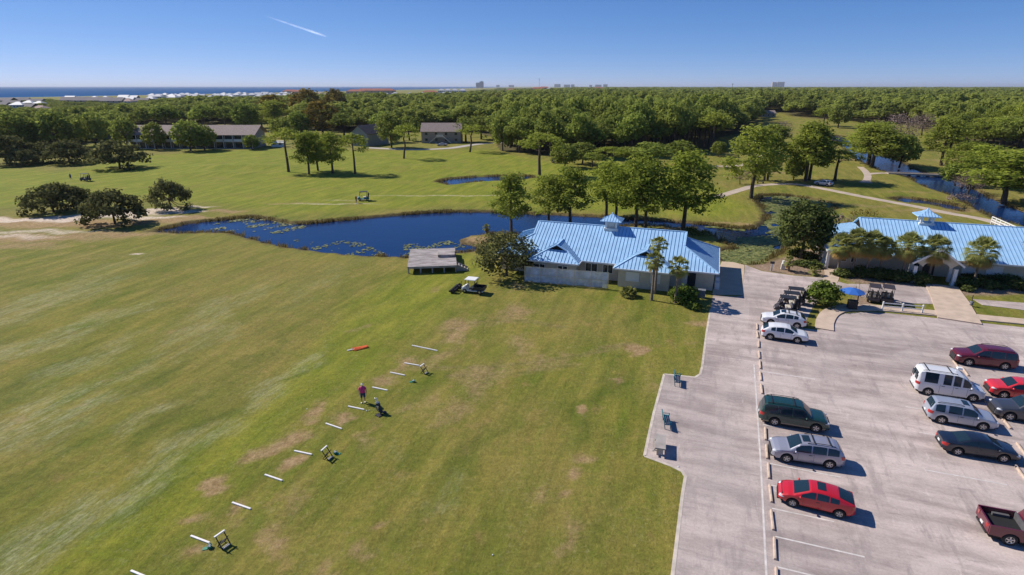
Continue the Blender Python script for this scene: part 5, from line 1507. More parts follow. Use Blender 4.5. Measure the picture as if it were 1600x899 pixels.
for x, y, k_, s in ((455, 149, 'tile', 1.5), (470, 150, 'tile', 1.5), (500, 151, 'pink', 1.2), (515, 151.5, 'pink', 1.2), (556, 150, 'tile', 1.6), (572, 149.5, 'tile', 1.8), (588, 149.5, 'tile', 1.8), (604, 149.5, 'tile', 1.8), (560, 153, 'white', 1.1), (590, 152.5, 'white', 1.0), (604, 153, 'white', 1.1), (618, 152.5, 'white', 1.2), (640, 152, 'white', 1.1), (648, 153, 'white', 1.0), (660, 152, 'white', 1.2), (672, 151, 'tile', 1.4), (680, 153, 'white', 1.1), (622, 168, 'pink', .9), (575, 186, 'pink', .7),
                    (690, 147.5, 'white', 1.8), (700, 147.3, 'white', 1.8), (711, 147.3, 'white', 1.8), (723, 147.5, 'white', 1.8), (699, 153, 'whiteg', 1.4), (712, 153, 'white', 1.1), (735, 150, 'white', 1.2), (748, 152, 'white', 1.0), (754, 151, 'white', 1.1), (765, 154, 'white', 1.2), (772, 153, 'whiteg', 1.0), (806, 147, 'white', 1.2), (813, 147, 'white', 1.3), (823, 151, 'white', 1.2), (800, 145, 'tile', 1.5), (840, 144, 'tile', 2), (858, 143, 'white', 2), (870, 144, 'white', 1.6), (892, 143, 'white', 1.9), (920, 142, 'white', 2), (935, 142, 'tile', 2), (850, 142, 'tile', 2.2), (1056, 147, 'white', 1.0), (1062, 146, 'white', 1.1), (1086, 146.5, 'pink', 1.2), (1104, 148, 'tile', 1.0), (1128, 147, 'pink', 1.2), (1113, 147, 'white', .9)):
    house_px(k_, x, y, s, random.uniform(-.15, .15))

M['tower'] = mat('tower_concrete', (.16, .17, .19), .8); M['tower_pale'] = mat('pale_tower', (.42, .36, .33), .8); M['steel'] = mat('grey_steel', (.12, .12, .13), .6)


def tower(label, x, dist_y, w, top, n, matk, d=18, group=None, setb=0):
    """high-rise: floor slabs and recessed glass bands"""
    p = at(x, dist_y); lo, hi = 1, 900
    for _ in range(50):
        m = (lo + hi) / 2
        if pix(p.x, p.y, m)[1] > top: lo = m
        else: hi = m
    dep = p.y * _cp + (CAM_H - lo) * _sp; W = w * dep / F_PX
    h = thing('high_rise', label, 'high-rise', p, 0, group)
    b = MB(); b.box(-W / 2 + .8, W / 2 - .8, .8, d - .8, 0, lo - .5); b.build('glass_band', M['glass'], h)
    b = MB()
    for i in range(n + 1):
        z = lo * i / n; b.box(-W / 2, W / 2, 0, d, z - lo / n * .32, z)
    for i in range(5): x_ = -W / 2 + W * i / 4; b.box(x_ - W * .03, x_ + W * .03, -.3, d + .3, 0, lo - .02)
    if setb: b.box(-W * .18, W * .18, d * .2, d * .8, lo, lo + setb)
    b.build('tower_frame', M[matk], h); return h
tower('dark twin-slab high-rise alone on the sea horizon, left half', 747, 137.6, 6.2, 129.4, 16, 'tower', 30)
tower('dark twin-slab high-rise alone on the sea horizon, taller right half', 752.5, 137.6, 6.0, 127.6, 18, 'tower', 30, None, 8)
for x, w, t, lab in ((778, 5, 133.0, 'low pale block on the horizon right of the dark high-rise'), (799, 8, 133.2, 'low stepped block on the horizon left of the mast'), (871, 9, 131.6, 'wide block at the left of the skyline cluster'), (886, 9, 132.4, 'block in the middle of the skyline cluster'), (895, 5, 132.2, 'narrow block in the skyline cluster'), (923, 4, 133, 'small block right of the skyline cluster'), (935, 9, 132.6, 'long block towards the right end of the skyline cluster'), (946, 6, 132, 'last block at the right end of the skyline cluster')):
    tower(lab, x, 136.7, w, t, 8, 'tower_pale' if x < 800 else 'tower', 60)
tower('left one of two pale pinkish towers standing above the wood', 1209.5, 137.0, 6.0, 128.6, 12, 'tower_pale', 60)
tower('right, wider one of two pale pinkish towers above the wood', 1219.5, 137.0, 10.5, 128.2, 12, 'tower_pale', 60)
# lattice mast
p = at(842.5, 139.5); mast = thing('radio_mast', 'thin dark lattice mast rising above the horizon', 'mast', p)
b = MB(); HT = 26 + (139.5 - 122.5) / 953 * 26 / (4.5 / 953) * 1.0 - 26
HT = 95.0
for s in range(3):
    a = s * 2.094; b.bar((2.2 * math.cos(a), 2.2 * math.sin(a), 0), (1.4 * math.cos(a), 1.4 * math.sin(a), HT), .8)
for i in range(18):
    z = HT * i / 18
    for s in range(3):
        a, c = s * 2.094, (s + 1) * 2.094; b.bar((2 * math.cos(a), 2 * math.sin(a), z), (2 * math.cos(c), 2 * math.sin(c), z + HT / 18), .4)
b.build('lattice', M['steel'], mast)
b = MB(); b.box(-4, 4, -4, 4, HT - 9, HT - 2); b.build('antenna_platform', M['steel'], mast)
# water tower
p = at(1144, 138.2); wt = thing('water_tower', 'small dark water tower on the horizon above the wood', 'water tower', p)
b = MB(); b.tube([(0, 0, 0), (0, 0, 52)], [3, 2.4], 8); b.build('column', M['steel'], wt)
b = MB(); b.blob((0, 0, 54), (10, 10, 6.5), 12, 8); b.build('tank', M['tower'], wt)

# contrail: a real streak of ice high over the gulf
cm = bpy.data.materials.new('contrail_ice'); cm.use_nodes = True
k = NT(cm)
k.b.inputs['Base Color'].default_value = (.9, .9, .9, 1); k.b.inputs['Roughness'].default_value = 1
k.b.inputs['Transmission Weight'].default_value = 0.0
tn = k.attr('tint', 'Fac')
k.set(k.b.inputs['Alpha'], k.math('MULTIPLY', k.math('MULTIPLY', tn, k.noise(k.pos(), .0022, 5, .65, .3, .7, .35, 1.0)), .42))
def skypt(x, y, dist):
    d = Vector(((x - 800), F_PX * _cp - (y - 449.5) * _sp, -(F_PX * _sp + (y - 449.5) * _cp))); return Vector((0, 0, CAM_H)) + d.normalized() * dist
df = k.n('ShaderNodeBsdfDiffuse'); tl = k.n('ShaderNodeBsdfTranslucent'); ad = k.n('ShaderNodeAddShader'); tp = k.n('ShaderNodeBsdfTransparent'); mxs = k.n('ShaderNodeMixShader')
df.inputs[0].default_value = tl.inputs[0].default_value = (.9, .9, .9, 1)
k.t.links.new(df.outputs[0], ad.inputs[0]); k.t.links.new(tl.outputs[0], ad.inputs[1])
k.t.links.new(k.b.inputs['Alpha'].links[0].from_socket, mxs.inputs[0]); k.t.links.new(tp.outputs[0], mxs.inputs[1]); k.t.links.new(ad.outputs[0], mxs.inputs[2])
k.t.links.new(mxs.outputs[0], k.t.nodes['Material Output'].inputs[0])
p0, p1 = skypt(412, 24, 26000), skypt(511, 57.5, 27500)
NV, NR = 60, 9; VV, TT, QQ = [], [], []
ax = (p1 - p0).normalized(); s1 = ax.cross(Vector((0, 0, 1))).normalized(); s2 = s1.cross(ax)
for i in range(NV + 1):
    t = i / NV; c = p0.lerp(p1, t); w = 18 + 44 * math.sin(math.pi * min(1, t * .62 + .06)) ** 1.2
    for j in range(NR):
        u = j / (NR - 1) * 2 - 1
        VV.append(c + s2 * (u * w) + s1 * (math.cos(u * 1.5) * 30)); TT.append((1 - u * u) ** 1.3 * min(1, t * 6) * min(1, (1 - t) * 9) * (.45 + .55 * t))
for i in range(NV):
    for j in range(NR - 1):
        a = i * NR + j; QQ.append((a, a + 1, a + NR + 1, a + NR))
co = np_mesh('contrail', np.array([tuple(v) for v in VV]), np.array(QQ), cm, TT, smooth=True); tag(co, 'thin white contrail streak high in the blue sky', 'contrail')
# ------------------------------------------------------------------ vehicles
M['chassis'] = mat('underbody', (.012, .012, .013), .9)
PAINT = {}
def paint(name, col, metal=0.0, rough=.32):
    PAINT[name] = mat(name + '_paint', col, rough, metal, .5, coat=.8); return PAINT[name]
paint('pearl_white', (.74, .74, .75)); paint('dark_green', (.012, .052, .048), .1); paint('silver_mauve', (.36, .36, .42), .35); paint('bright_red', (.52, .012, .022)); paint('maroon', (.13, .012, .028), .15)
paint('van_white', (.72, .72, .73)); paint('pale_silver', (.42, .45, .52), .35); paint('black_blue', (.012, .018, .032), .1); paint('charcoal', (.06, .065, .08), .3); paint('coral_red', (.60, .03, .04)); paint('far_silver', (.5, .5, .55), .2)


def interp(pts, x):
    return float(np.interp(x, [p[0] for p in pts], [p[1] for p in pts]))


def wheel(parent, x, y, r, side, w=.24):
    b = MB(); s = side
    b.lathe([(r * .60, -w / 2), (r * .93, -w / 2), (r, -w / 2 + .04), (r, w / 2 - .04), (r * .93, w / 2), (r * .60, w / 2)], (x, y, r), 22, 'y')
    o = b.build('wheel', M['rubber'], parent)
    b = MB(); yo = y + s * (w / 2 - .03)
    b.lathe([(r * .62, s * (w / 2 - .005)), (r * .57, s * (w / 2 + .006)), (r * .54, s * (w / 2 - .05))], (x, y, r), 20, 'y', 0)
    b.lathe([(r * .56, s * (w / 2 - .06)), (0, s * (w / 2 - .06))], (x, y, r), 20, 'y', 1)
    for i in range(5):
        a = i * 2 * math.pi / 5 + .3
        b.bar((x + .05 * math.cos(a), yo, r + .05 * math.sin(a)), (x + r * .58 * math.cos(a), yo, r + r * .58 * math.sin(a)), r * .20, .05, 0, up=(0, 1, 0))
    b.lathe([(r * .14, s * (w / 2 - .03)), (r * .14, s * (w / 2)), (0, s * (w / 2 + .005))], (x, y, r), 10, 'y', 0)
    b.build('rim', [M['rim'], M['dark']], o)


def car(name, label, cat, col, L, W, prof, belt, ax, wr_, ws, rw, sides, tumble=.30, rails=False, sunroof=None, cladding=None, lower=None, xbars=False, spare=False, cap=None, bed=None, group='cars in the car park', lo=.30, plate=True, hi_tail=None):
    """prof: top outline (x from the tail, z); ax: axle x of rear and front; ws/rw: ends of front and rear glass along x; sides: (x0,x1) panes"""
    root = thing(name, label, cat, (0, 0, 0), 0, group)
    zt = lambda x: interp(prof, x)
    ra = wr_ + .075
    def half(x):
        t = 2 * x / L - 1
        return W / 2 * (1 - .11 * abs(t) ** 5 - (.16 * max(0, abs(t) - .93) / .07) ** 1.0 * .9)
    def zlow(x):
        z = lo + (.10 if x < .25 or x > L - .3 else 0)
        for a in ax:
            if abs(x - a) < ra: z = max(z, wr_ + math.sqrt(ra * ra - (x - a) ** 2))
        return z
    zb = lambda x: interp(belt, x)
    def sect(x):
        w, t, l = half(x), zt(x), zlow(x)
        z1 = max(.42, l + .03); z2 = max(.66, z1 + .05); b_ = min(zb(x), t - .07); b_ = max(b_, z2 + .03)
        up = max(0.0, t - b_ - .07); wr = w * .965 - tumble * up
        return [(w * .93, l), (w * .985, z1), (w, z2), (w * .985, b_), (w * .97 - tumble * up * .45, b_ + up * .48 + .02), (wr + .0, t - .085 + .015 * (up < .1)), (wr - .10, t - .018), (wr * .55, t + .012), (0, t + .022)]
    st = set(np.linspace(0, L, 46).round(3))
    for a in ax:
        for q in (-1, -.97, -.85, -.6, -.3, 0, .3, .6, .85, .97, 1): st.add(round(a + q * ra, 3))
        st.add(round(a - ra - .012, 3)); st.add(round(a + ra + .012, 3))
    for p in prof: st.add(round(p[0], 3))
    x1c = bed if bed else 0
    st = sorted(x for x in st if x1c <= x <= L)
    if bed: st = [x1c] + [x for x in st if x > x1c + .01]
    b = MB(); vs = []
    for x in st:
        s = sect(x); vs += [(x - L / 2, y, z) for y, z in s] + [(x - L / 2, -y, z) for y, z in s[-2::-1]]
    n = 17; fs = []; mi_ = []
    for i in range(len(st) - 1):
        for j in range(n - 1):
            fs.append((i * n + j, i * n + j + 1, (i + 1) * n + j + 1, (i + 1) * n + j))
    b.add(vs, fs, 0, True)
    b.add(vs[:n], [tuple(range(n))], 0, False); b.add(vs[-n:], [tuple(range(n - 1, -1, -1))], 0, False)
    if lower:
        b.m = [1 if (k_ % (n - 1)) in (0, 15) and k_ < len(fs) else m for k_, m in enumerate(b.m)]
    o = b.build('body', [PAINT[col], M[lower] if lower else PAINT[col]], root)
    try: o.data.set_sharp_from_angle(angle=R(38))
    except Exception: pass
    b = MB(); b.box(.18 - L / 2, L / 2 - .2, -W / 2 + .22, W / 2 - .22, .22, .80)
    for s in (-1, 1):
        for i in range(len(ax) - 1):
            x0, x1 = ax[i] + ra + .02 - L / 2, ax[i + 1] - ra - .02 - L / 2; b.box(x0, x1, *sorted((s * (W / 2 - .22), s * (W / 2 - .09))), .2, .36)
    b.build('underbody', M['chassis'], root)  # near-black box: its colour also carries the darkness of the wheel wells
    # glass
    def side_y(x, z):
        s = sect(x); return float(np.interp(z, [s[3][1], s[4][1], s[5][1]], [s[3][0], s[4][0], s[5][0]]))
    for s in (-1, 1):
        for (x0, x1) in sides:
            b = MB(); m = 12; vs = []
            for i in range(m + 1):
                x = x0 + (x1 - x0) * i / m; q = sect(x); z0 = q[3][1] + .05; z1 = q[5][1] - .015
                if z1 < z0 + .02: z1 = z0 + .02
                for j in range(4):
                    z = z0 + (z1 - z0) * j / 3; vs.append((x - L / 2, s * (side_y(x, z) + .010), z))
            fs = [(i * 4 + j, (i + 1) * 4 + j, (i + 1) * 4 + j + 1, i * 4 + j + 1) for i in range(m) for j in range(3)]
            if s > 0: fs = [f[::-1] for f in fs]
            b.add(vs, fs, 0, True); b.build('side_window', M['glass'], root)
    for nm, (x0, x1), ins in (('windshield', ws, .93), ('rear_window', rw, .90)):
        if bed and nm == 'rear_window': continue
        b = MB(); m = 8; vs = []
        for i in range(m + 1):
            x = x0 + (x1 - x0) * i / m; q = sect(x)
            for j in range(7):
                f = -1 + j / 3; y = f * (q[6][0] + .02) * ins; z = float(np.interp(abs(y), [0, q[7][0], q[6][0], q[5][0]], [q[8][1], q[7][1], q[6][1], q[5][1]]))
                vs.append((x - L / 2 + (.010 if x0 > L / 2 else -.010), y, z + .012))
        b.add(vs, [(i * 7 + j, i * 7 + j + 1, (i + 1) * 7 + j + 1, (i + 1) * 7 + j) for i in range(m) for j in range(6)], 0, True)
        b.build(nm, M['glass'], root)
    if sunroof:
        b = MB(); vs = []
        for i in range(5):
            x = sunroof[0] + (sunroof[1] - sunroof[0]) * i / 4
            for j in range(5):
                y = (-1 + j / 2) * .42; vs.append((x - L / 2, y, zt(x) + .036 - .02 * abs(y)))
        b.add(vs, [(i * 5 + j, (i + 1) * 5 + j, (i + 1) * 5 + j + 1, i * 5 + j + 1)[::-1] for i in range(4) for j in range(4)], 0, True); b.build('sunroof', M['glass'], root)
    # lights, bumpers, plates
    zh = zt(L - .22) - .10
    for s in (-1, 1):
        hw = half(L - .28)
        b = MB(); b.blob((L / 2 - .27, s * (hw - .17), zh - .02), (.26, .20, .085), 10, 6); b.build('headlight', M['lamp_clear'], root)
        zz = min((hi_tail or (zb(.1) - .04)), zt(.14) - .17) if not bed else .98
        xr = lambda z: next((x for x in np.linspace(0, .6, 61) if zt(x) > z + .03), .6) if not bed else 0.0
        b = MB(); vs = []; zs = [zz - .13, zz, zz + .13]
        for z in zs:
            x0 = xr(z)
            pts = [(x0 - .018, half(x0 + .02) - .24), (x0 - .018, half(x0 + .02) - .04)] + [(x0 + d_, half(max(x0 + d_, .02)) + .012) for d_ in (.02, .14, .26)]
            vs += [(px_ - L / 2, s * py_, z) for px_, py_ in pts]
        fs = [(r_ * 5 + c_, r_ * 5 + c_ + 1, r_ * 5 + c_ + 6, r_ * 5 + c_ + 5) for r_ in range(2) for c_ in range(4)]
        b.add(vs, fs + [f[::-1] for f in fs][:0], 0, True); b.build('taillight', M['lamp_red'], root)
        if ws:
            xm_ = ws[0] - .35 if not bed else ws[0] - .35
            q = sect(xm_); ym = q[3][0]
            b = MB(); b.blob((xm_ - L / 2, s * (ym + .13), q[3][1] + .10), (.07, .13, .085), 8, 6); b.bar((xm_ - L / 2, s * (ym - .03), q[3][1] + .05), (xm_ - L / 2, s * (ym + .10), q[3][1] + .08), .05); b.build('mirror', PAINT[col], root)
    b = MB(); b.box(L / 2 - .10, L / 2 + .015, -W * .27, W * .27, .42, zh - .10); b.build('grille', M['black'], root)
    b = MB(); b.box(-L / 2 - .03, -L / 2 + .2, -W * .36, W * .36, .40, .52); b.build('bumper', M['black'], root)
    b = MB(); b.box(L / 2 - .25, L / 2 + .03, -W * .34, W * .34, .26, .36); b.build('bumper', M['black'], root)
    if plate: b = MB(); b.box(-L / 2 - .04, -L / 2, -.17, .17, .62, .76); b.build('licence_plate', M['white'], root)
    for a in ax:
        for s in (-1, 1): wheel(root, a - L / 2, s * (W / 2 - .15), wr_, s)
    # door seams and handles as thin dark lines
    b = MB()
    if len(ax) == 2:
        for s in (-1, 1):
            for xd in (ws[0] - .55, ws[0] - 1.6, ws[0] - 2.6):
                if xd < ax[0] + ra * .4 or (bed and xd < bed + .2): continue
                q = sect(xd); b.bar((xd - L / 2, s * (q[2][0] + .002), q[2][1] - .2), (xd - L / 2, s * (q[3][0] + .003), q[3][1] - .02), .014, .012)
                b.bar((xd + .12 - L / 2, s * (q[3][0] + .012), q[3][1] - .12), (xd + .34 - L / 2, s * (q[3][0] + .012), q[3][1] - .12), .035, .03)
        b.build('door_seam', M['black'], root)
    if rails:
        for s in (-1, 1):
            b = MB(); pts = []
            for t in np.linspace(rails[0], rails[1], 8): q = sect(t); pts.append((t - L / 2, s * (q[6][0] - .02), zt(t) + .07 - (.06 if t in (rails[0], rails[1]) else 0)))
            b.tube(pts, .025, 6); b.build('roof_rail', M['black'], root)
        if xbars:
            for t in (rails[0] + .35, rails[1] - .45):
                q = sect(t); b = MB(); b.bar((t - L / 2, -q[6][0], zt(t) + .08), (t - L / 2, q[6][0], zt(t) + .08), .07, .035); b.build('cross_bar', M['black'], root)
    return root, dict(sect=sect, zt=zt, half=half)

def place(o, rear, front, W, flip):
    """ground contacts of the near rear and near front wheels -> pose; flip: nose to the left"""
    a, c = at(*rear), at(*front)
    d = (c - a).normalized(); mid_ = (a + c) / 2
    n = Vector((-d.y, d.x, 0))
    if n.y < 0: n = -n
    p = mid_ + n * (W / 2 - .08); p.z = .024
    o.location = p; o.rotation_euler = (0, 0, math.atan2(d.y, d.x)); return o

SUVb = [(0, 1.02), (.6, 1.06), (3.4, 1.04), (4.9, .98)]
def suv(L, H, nose=1.0):
    k_ = L / 4.85
    return [(0, .62), (.02 * k_, .92), (.09 * k_, 1.12), (.46 * k_, H - .14), (.80 * k_, H - .03), (1.7 * k_, H), (2.5 * k_, H - .02), (3.02 * k_, H - .10), (3.68 * k_, 1.18 * nose), (3.8 * k_, 1.14 * nose), (4.35 * k_, 1.06 * nose), (4.66 * k_, .95 * nose), (4.80 * k_, .76), (4.85 * k_, .45)]
XO = [(0, .66), (.03, .92), (.12, 1.10), (.66, 1.46), (1.15, 1.58), (1.9, 1.645), (2.45, 1.63), (2.82, 1.54), (3.52, 1.14), (3.66, 1.10), (4.25, 1.01), (4.52, .90), (4.64, .72), (4.72, .45)]
# left row
o, _ = car('suv', 'dark green SUV with roof rack and tan lower trim, nose to the right', 'SUV', 'dark_green', 5.15, 1.98, [(0, .62), (.03, 1.05), (.10, 1.22), (.30, 1.80), (.5, 1.88), (1.6, 1.92), (2.9, 1.89), (3.1, 1.84), (3.78, 1.24), (3.95, 1.18), (4.75, 1.10), (5.02, .92), (5.12, .7), (5.15, .45)],
           [(0, 1.10), (5, 1.08)], (1.15, 4.17), .38, (3.72, 3.14), (.13, .33), ((.30, 1.22), (1.34, 2.30), (2.40, 3.35)), .20, (.45, 2.9), None, None, 'lowtan' if M.setdefault('lowtan', mat('tan_cladding', (.30, .25, .20), .6)) else None, True, hi_tail=.95)
place(o, (1207.7, 665.6), (1271.3, 675.9), 1.98, False)
o, _ = car('suv', 'silver-mauve SUV with sunroof and cross bars, nose to the left', 'SUV', 'silver_mauve', 4.88, 1.93, suv(4.88, 1.73), SUVb, (1.02, 3.85), .37, (3.72, 2.96), (.14, .46), ((.50, 1.25), (1.33, 2.25), (2.33, 3.35)), .30, (.75, 2.6), (2.35, 2.85), None, None, True)
place(o, (1294.1, 733.4), (1228, 723.6), 1.93, True)
o, _ = car('hatchback', 'bright red hatchback with a sunroof, nose to the left', 'hatchback', 'bright_red', 4.48, 1.76, [(0, .60), (.03, .95), (.10, 1.10), (1.05, 1.40), (1.75, 1.49), (2.2, 1.50), (2.6, 1.46), (3.62, .98), (3.9, .92), (4.22, .80), (4.42, .62), (4.48, .42)], [(0, .98), (.8, .98), (3.4, .90), (4.4, .8)], (.88, 3.58), .325, (3.56, 2.72), (.16, 1.00), ((1.0, 1.50), (1.58, 2.25), (2.33, 3.15)), .34, None, (1.75, 2.25))
place(o, (1308.8, 810), (1237.1, 792.6), 1.76, True)
o, _ = car('crossover', 'white crossover nearer the camera of the two, nose to the right', 'crossover', 'pearl_white', 4.66, 1.85, XO, [(0, 1.12), (3.3, 1.0), (4.7, .95)], (.93, 3.60), .365, (3.50, 2.82), (.16, .66), ((.92, 1.36), (1.44, 2.2), (2.28, 3.15)), .36, None, None, None, 'black')
place(o, (1202.4, 531.7), (1247.1, 537.7), 1.85, False); WB = o
o, _ = car('crossover', 'white crossover behind the other white one, with sunroof and roof bars, nose to the left', 'crossover', 'pearl_white', 4.72, 1.86, XO, [(0, 1.12), (3.3, 1.0), (4.7, .95)], (.95, 3.68), .365, (3.50, 2.82), (.16, .66), ((.92, 1.36), (1.44, 2.2), (2.28, 3.15)), .35, (.8, 2.4), (2.2, 2.7), None, None, True)
place(o, (1246, 514.5), (1200.5, 508.5), 1.86, True)
# right rows
o, _ = car('suv', 'long dark red SUV on its own at the top right, nose to the left', 'SUV', 'maroon', 5.18, 2.0, [(0, .66), (.03, 1.05), (.09, 1.22), (.26, 1.72), (.48, 1.85), (1.6, 1.90), (2.7, 1.88), (3.12, 1.80), (3.86, 1.30), (4.02, 1.25), (4.8, 1.16), (5.06, 1.02), (5.15, .8), (5.18, .48)], [(0, 1.10), (5.1, 1.08)], (1.13, 4.08), .40, (3.84, 3.18), (.12, .30), ((.34, 1.25), (1.35, 2.4), (2.5, 3.5)), .20, (.6, 2.8))
place(o, (1568.8, 579.2), (1512.1, 572.6), 2.0, True)
o, _ = car('van', 'white high-roofed conversion van with dark side windows, tail to the left', 'van', 'van_white', 5.25, 2.0, [(0, .55), (.02, 1.15), (.08, 1.85), (.24, 2.22), (.5, 2.32), (2.9, 2.30), (3.35, 2.18), (3.7, 2.0), (4.38, 1.32), (4.5, 1.26), (5.05, 1.08), (5.2, .85), (5.24, .6), (5.25, .45)], [(0, 1.25), (5.2, 1.20)], (1.02, 4.35), .36, (4.36, 3.76), (.05, .12), ((.55, 1.55), (1.95, 2.55), (2.70, 3.25), (3.40, 4.0)), .10, (.35, 2.9), None, None, None, True, hi_tail=1.1)
place(o, (1449, 618.4), (1515, 628.2), 2.0, False)
b = MB()
for s in (-1, 1): b.box(-5.25 / 2 - .005, -5.25 / 2 + .06, *sorted((s * .18, s * .72)), 1.32, 1.78)
b.build('rear_window', M['glass'], o)
b = MB(); b.box(.55, .95, .35, .75, 2.33, 2.48, taper=.04); b.build('roof_vent', M['white'], o)
o, _ = car('suv', 'pale silver boxy SUV with sunroof, tail to the left', 'SUV', 'pale_silver', 4.80, 1.97, [(0, .62), (.02, 1.0), (.10, 1.15), (.36, 1.68), (.6, 1.77), (1.7, 1.80), (2.6, 1.77), (2.95, 1.70), (3.62, 1.18), (3.8, 1.12), (4.45, 1.02), (4.7, .85), (4.78, .65), (4.80, .45)], [(0, 1.06), (4.8, 1.02)], (.98, 3.76), .37, (3.60, 2.98), (.13, .38), ((.42, 1.05), (1.30, 2.20), (2.28, 3.25)), .24, (.5, 2.3), (2.3, 2.75), hi_tail=.95)
place(o, (1471, 663.2), (1533.4, 673.7), 1.97, False)
SED = [(0, .62), (.04, .96), (.28, 1.05), (.92, 1.08), (1.72, 1.38), (2.25, 1.44), (2.75, 1.42), (3.05, 1.35), (3.78, 1.00), (4.0, .97), (4.62, .84), (4.84, .66), (4.9, .42)]
o, _ = car('sedan', 'shiny black-blue sedan, tail to the left', 'sedan', 'black_blue', 4.90, 1.85, SED, [(0, .98), (4.9, .90)], (1.0, 3.85), .345, (3.74, 3.08), (.95, 1.68), ((1.20, 2.12), (2.20, 3.22)), .36)
place(o, (1495.4, 712.6), (1566.4, 723.6), 1.85, False)
# dark grey pickup nose left, mostly out of frame; red SUV behind it
PUP = [(0, 1.18), (2.05, 1.18), (2.1, 1.3), (2.28, 1.78), (2.5, 1.86), (3.3, 1.88), (3.65, 1.80), (4.25, 1.28), (4.42, 1.22), (5.35, 1.10), (5.6, .92), (5.68, .7), (5.7, .45)]


def pickup(label, col):
    L, W = 5.7, 1.98
    o, f = car('pickup_truck', label, 'pickup truck', col, L, W, PUP, [(0, 1.16), (5.7, 1.08)], (1.15, 4.72), .40, (4.22, 3.70), (2.1, 2.26), ((2.42, 3.12), (3.22, 3.95)), .26, bed=1.98, hi_tail=.98)
    ra = .475; wr_ = .40
    pr = [(.02, .55), (.02, 1.20), (1.98, 1.20), (1.98, .42), (1.15 + ra + .005, .42)] + [(1.15 + ra * math.cos(t), wr_ + ra * math.sin(t)) for t in np.linspace(.05, math.pi - .05, 12)] + [(1.15 - ra - .005, .5)]
    for s in (-1, 1):
        b = MB(); yo, yi = s * (W / 2 - .012), s * (W / 2 - .10)
        n = len(pr); vs = [(p[0] - L / 2, yo, p[1]) for p in pr] + [(p[0] - L / 2, yi, p[1]) for p in pr]
        fs = [tuple(range(n)), tuple(range(2 * n - 1, n - 1, -1))] + [(i, n + i, n + (i + 1) % n, (i + 1) % n) for i in range(n)]
        if s < 0: fs = [q[::-1] for q in fs]
        b.add(vs, fs, 0, False); b.build('bed_side', PAINT[col], o)
    b = MB(); b.box(-L / 2, -L / 2 + .09, -W / 2 + .11, W / 2 - .11, .58, 1.17); b.build('tailgate', PAINT[col], o)
    b = MB(); b.box(-L / 2 + .10, 1.98 - L / 2, -W / 2 + .12, W / 2 - .12, .70, .78); b.box(1.88 - L / 2, 1.975 - L / 2, -W / 2 + .13, W / 2 - .13, .785, 1.22)
    for s in (-1, 1): b.box(.72 - L / 2, 1.6 - L / 2, *sorted((s * (W / 2 - .33), s * (W / 2 - .125))), .785, .98)
    b.build('bed_liner', M['bedliner'], o)
    b = MB(); b.box(-.02, .05, -.55, .55, 1.38, 1.74); M4 = Matrix.Translation((2.17 - L / 2 + .02, 0, 0)); b.xf(M4 @ Matrix.Rotation(0, 4, 'Y')); b.build('rear_window', M['glass'], o)
    return o
M['bedliner'] = mat('bed_liner', (.10, .095, .10), .8, noise=.2, nscale=2)
o = pickup('maroon pickup truck with open bed, cut by the right edge near the bottom', 'maroon')
a = at(1574.7, 852.7); o.rotation_euler.z = GA
o.location = (a + GU * (5.7 / 2 - 1.15) + GV * (.99 - .08)); o.location.z = .024
o = pickup('dark grey pickup truck nosing in from the right edge beside the red car', 'charcoal')
a = at(1575.7, 658.3); o.rotation_euler.z = GA + math.pi
o.location = a + GU * (4.72 - 5.7 / 2) + GV * (.99 - .08); o.location.z = .024
o, _ = car('suv', 'coral red car nosing in from the right edge behind the grey pickup', 'SUV', 'coral_red', 4.70, 1.90, suv(4.70, 1.66), SUVb, (.98, 3.70), .36, (3.60, 2.90), (.13, .46), ((.5, 1.25), (1.33, 2.2), (2.28, 3.3)), .30)
o.rotation_euler.z = GA + math.pi; a = at(1546, 620); o.location = a + GU * (4.7 / 2 - .05) + GV * .80; o.location.z = .024
# far cars
o, _ = car('suv', 'small silver car with dark windows parked on the cart path below the two tall pines', 'car', 'far_silver', 4.7, 1.85, suv(4.7, 1.6), SUVb, (.95, 3.65), .36, (3.56, 2.86), (.12, .44), ((.55, 1.28), (1.36, 2.2), (2.28, 3.2)), .32, group=None)
o.location = at(1288, 291) + Vector((0, .6, .03)); o.rotation_euler.z = 2.2
o, _ = car('sedan', 'silver car parked before the white stair of the tan house', 'car', 'far_silver', 4.8, 1.85, SED, [(0, .98), (4.9, .90)], (1.0, 3.8), .345, (3.74, 3.08), (.95, 1.68), ((1.20, 2.12), (2.20, 3.22)), .34, group=None)
o.location = at(691, 228.5) + Vector((0, 0, .03)); o.rotation_euler.z = 3.05
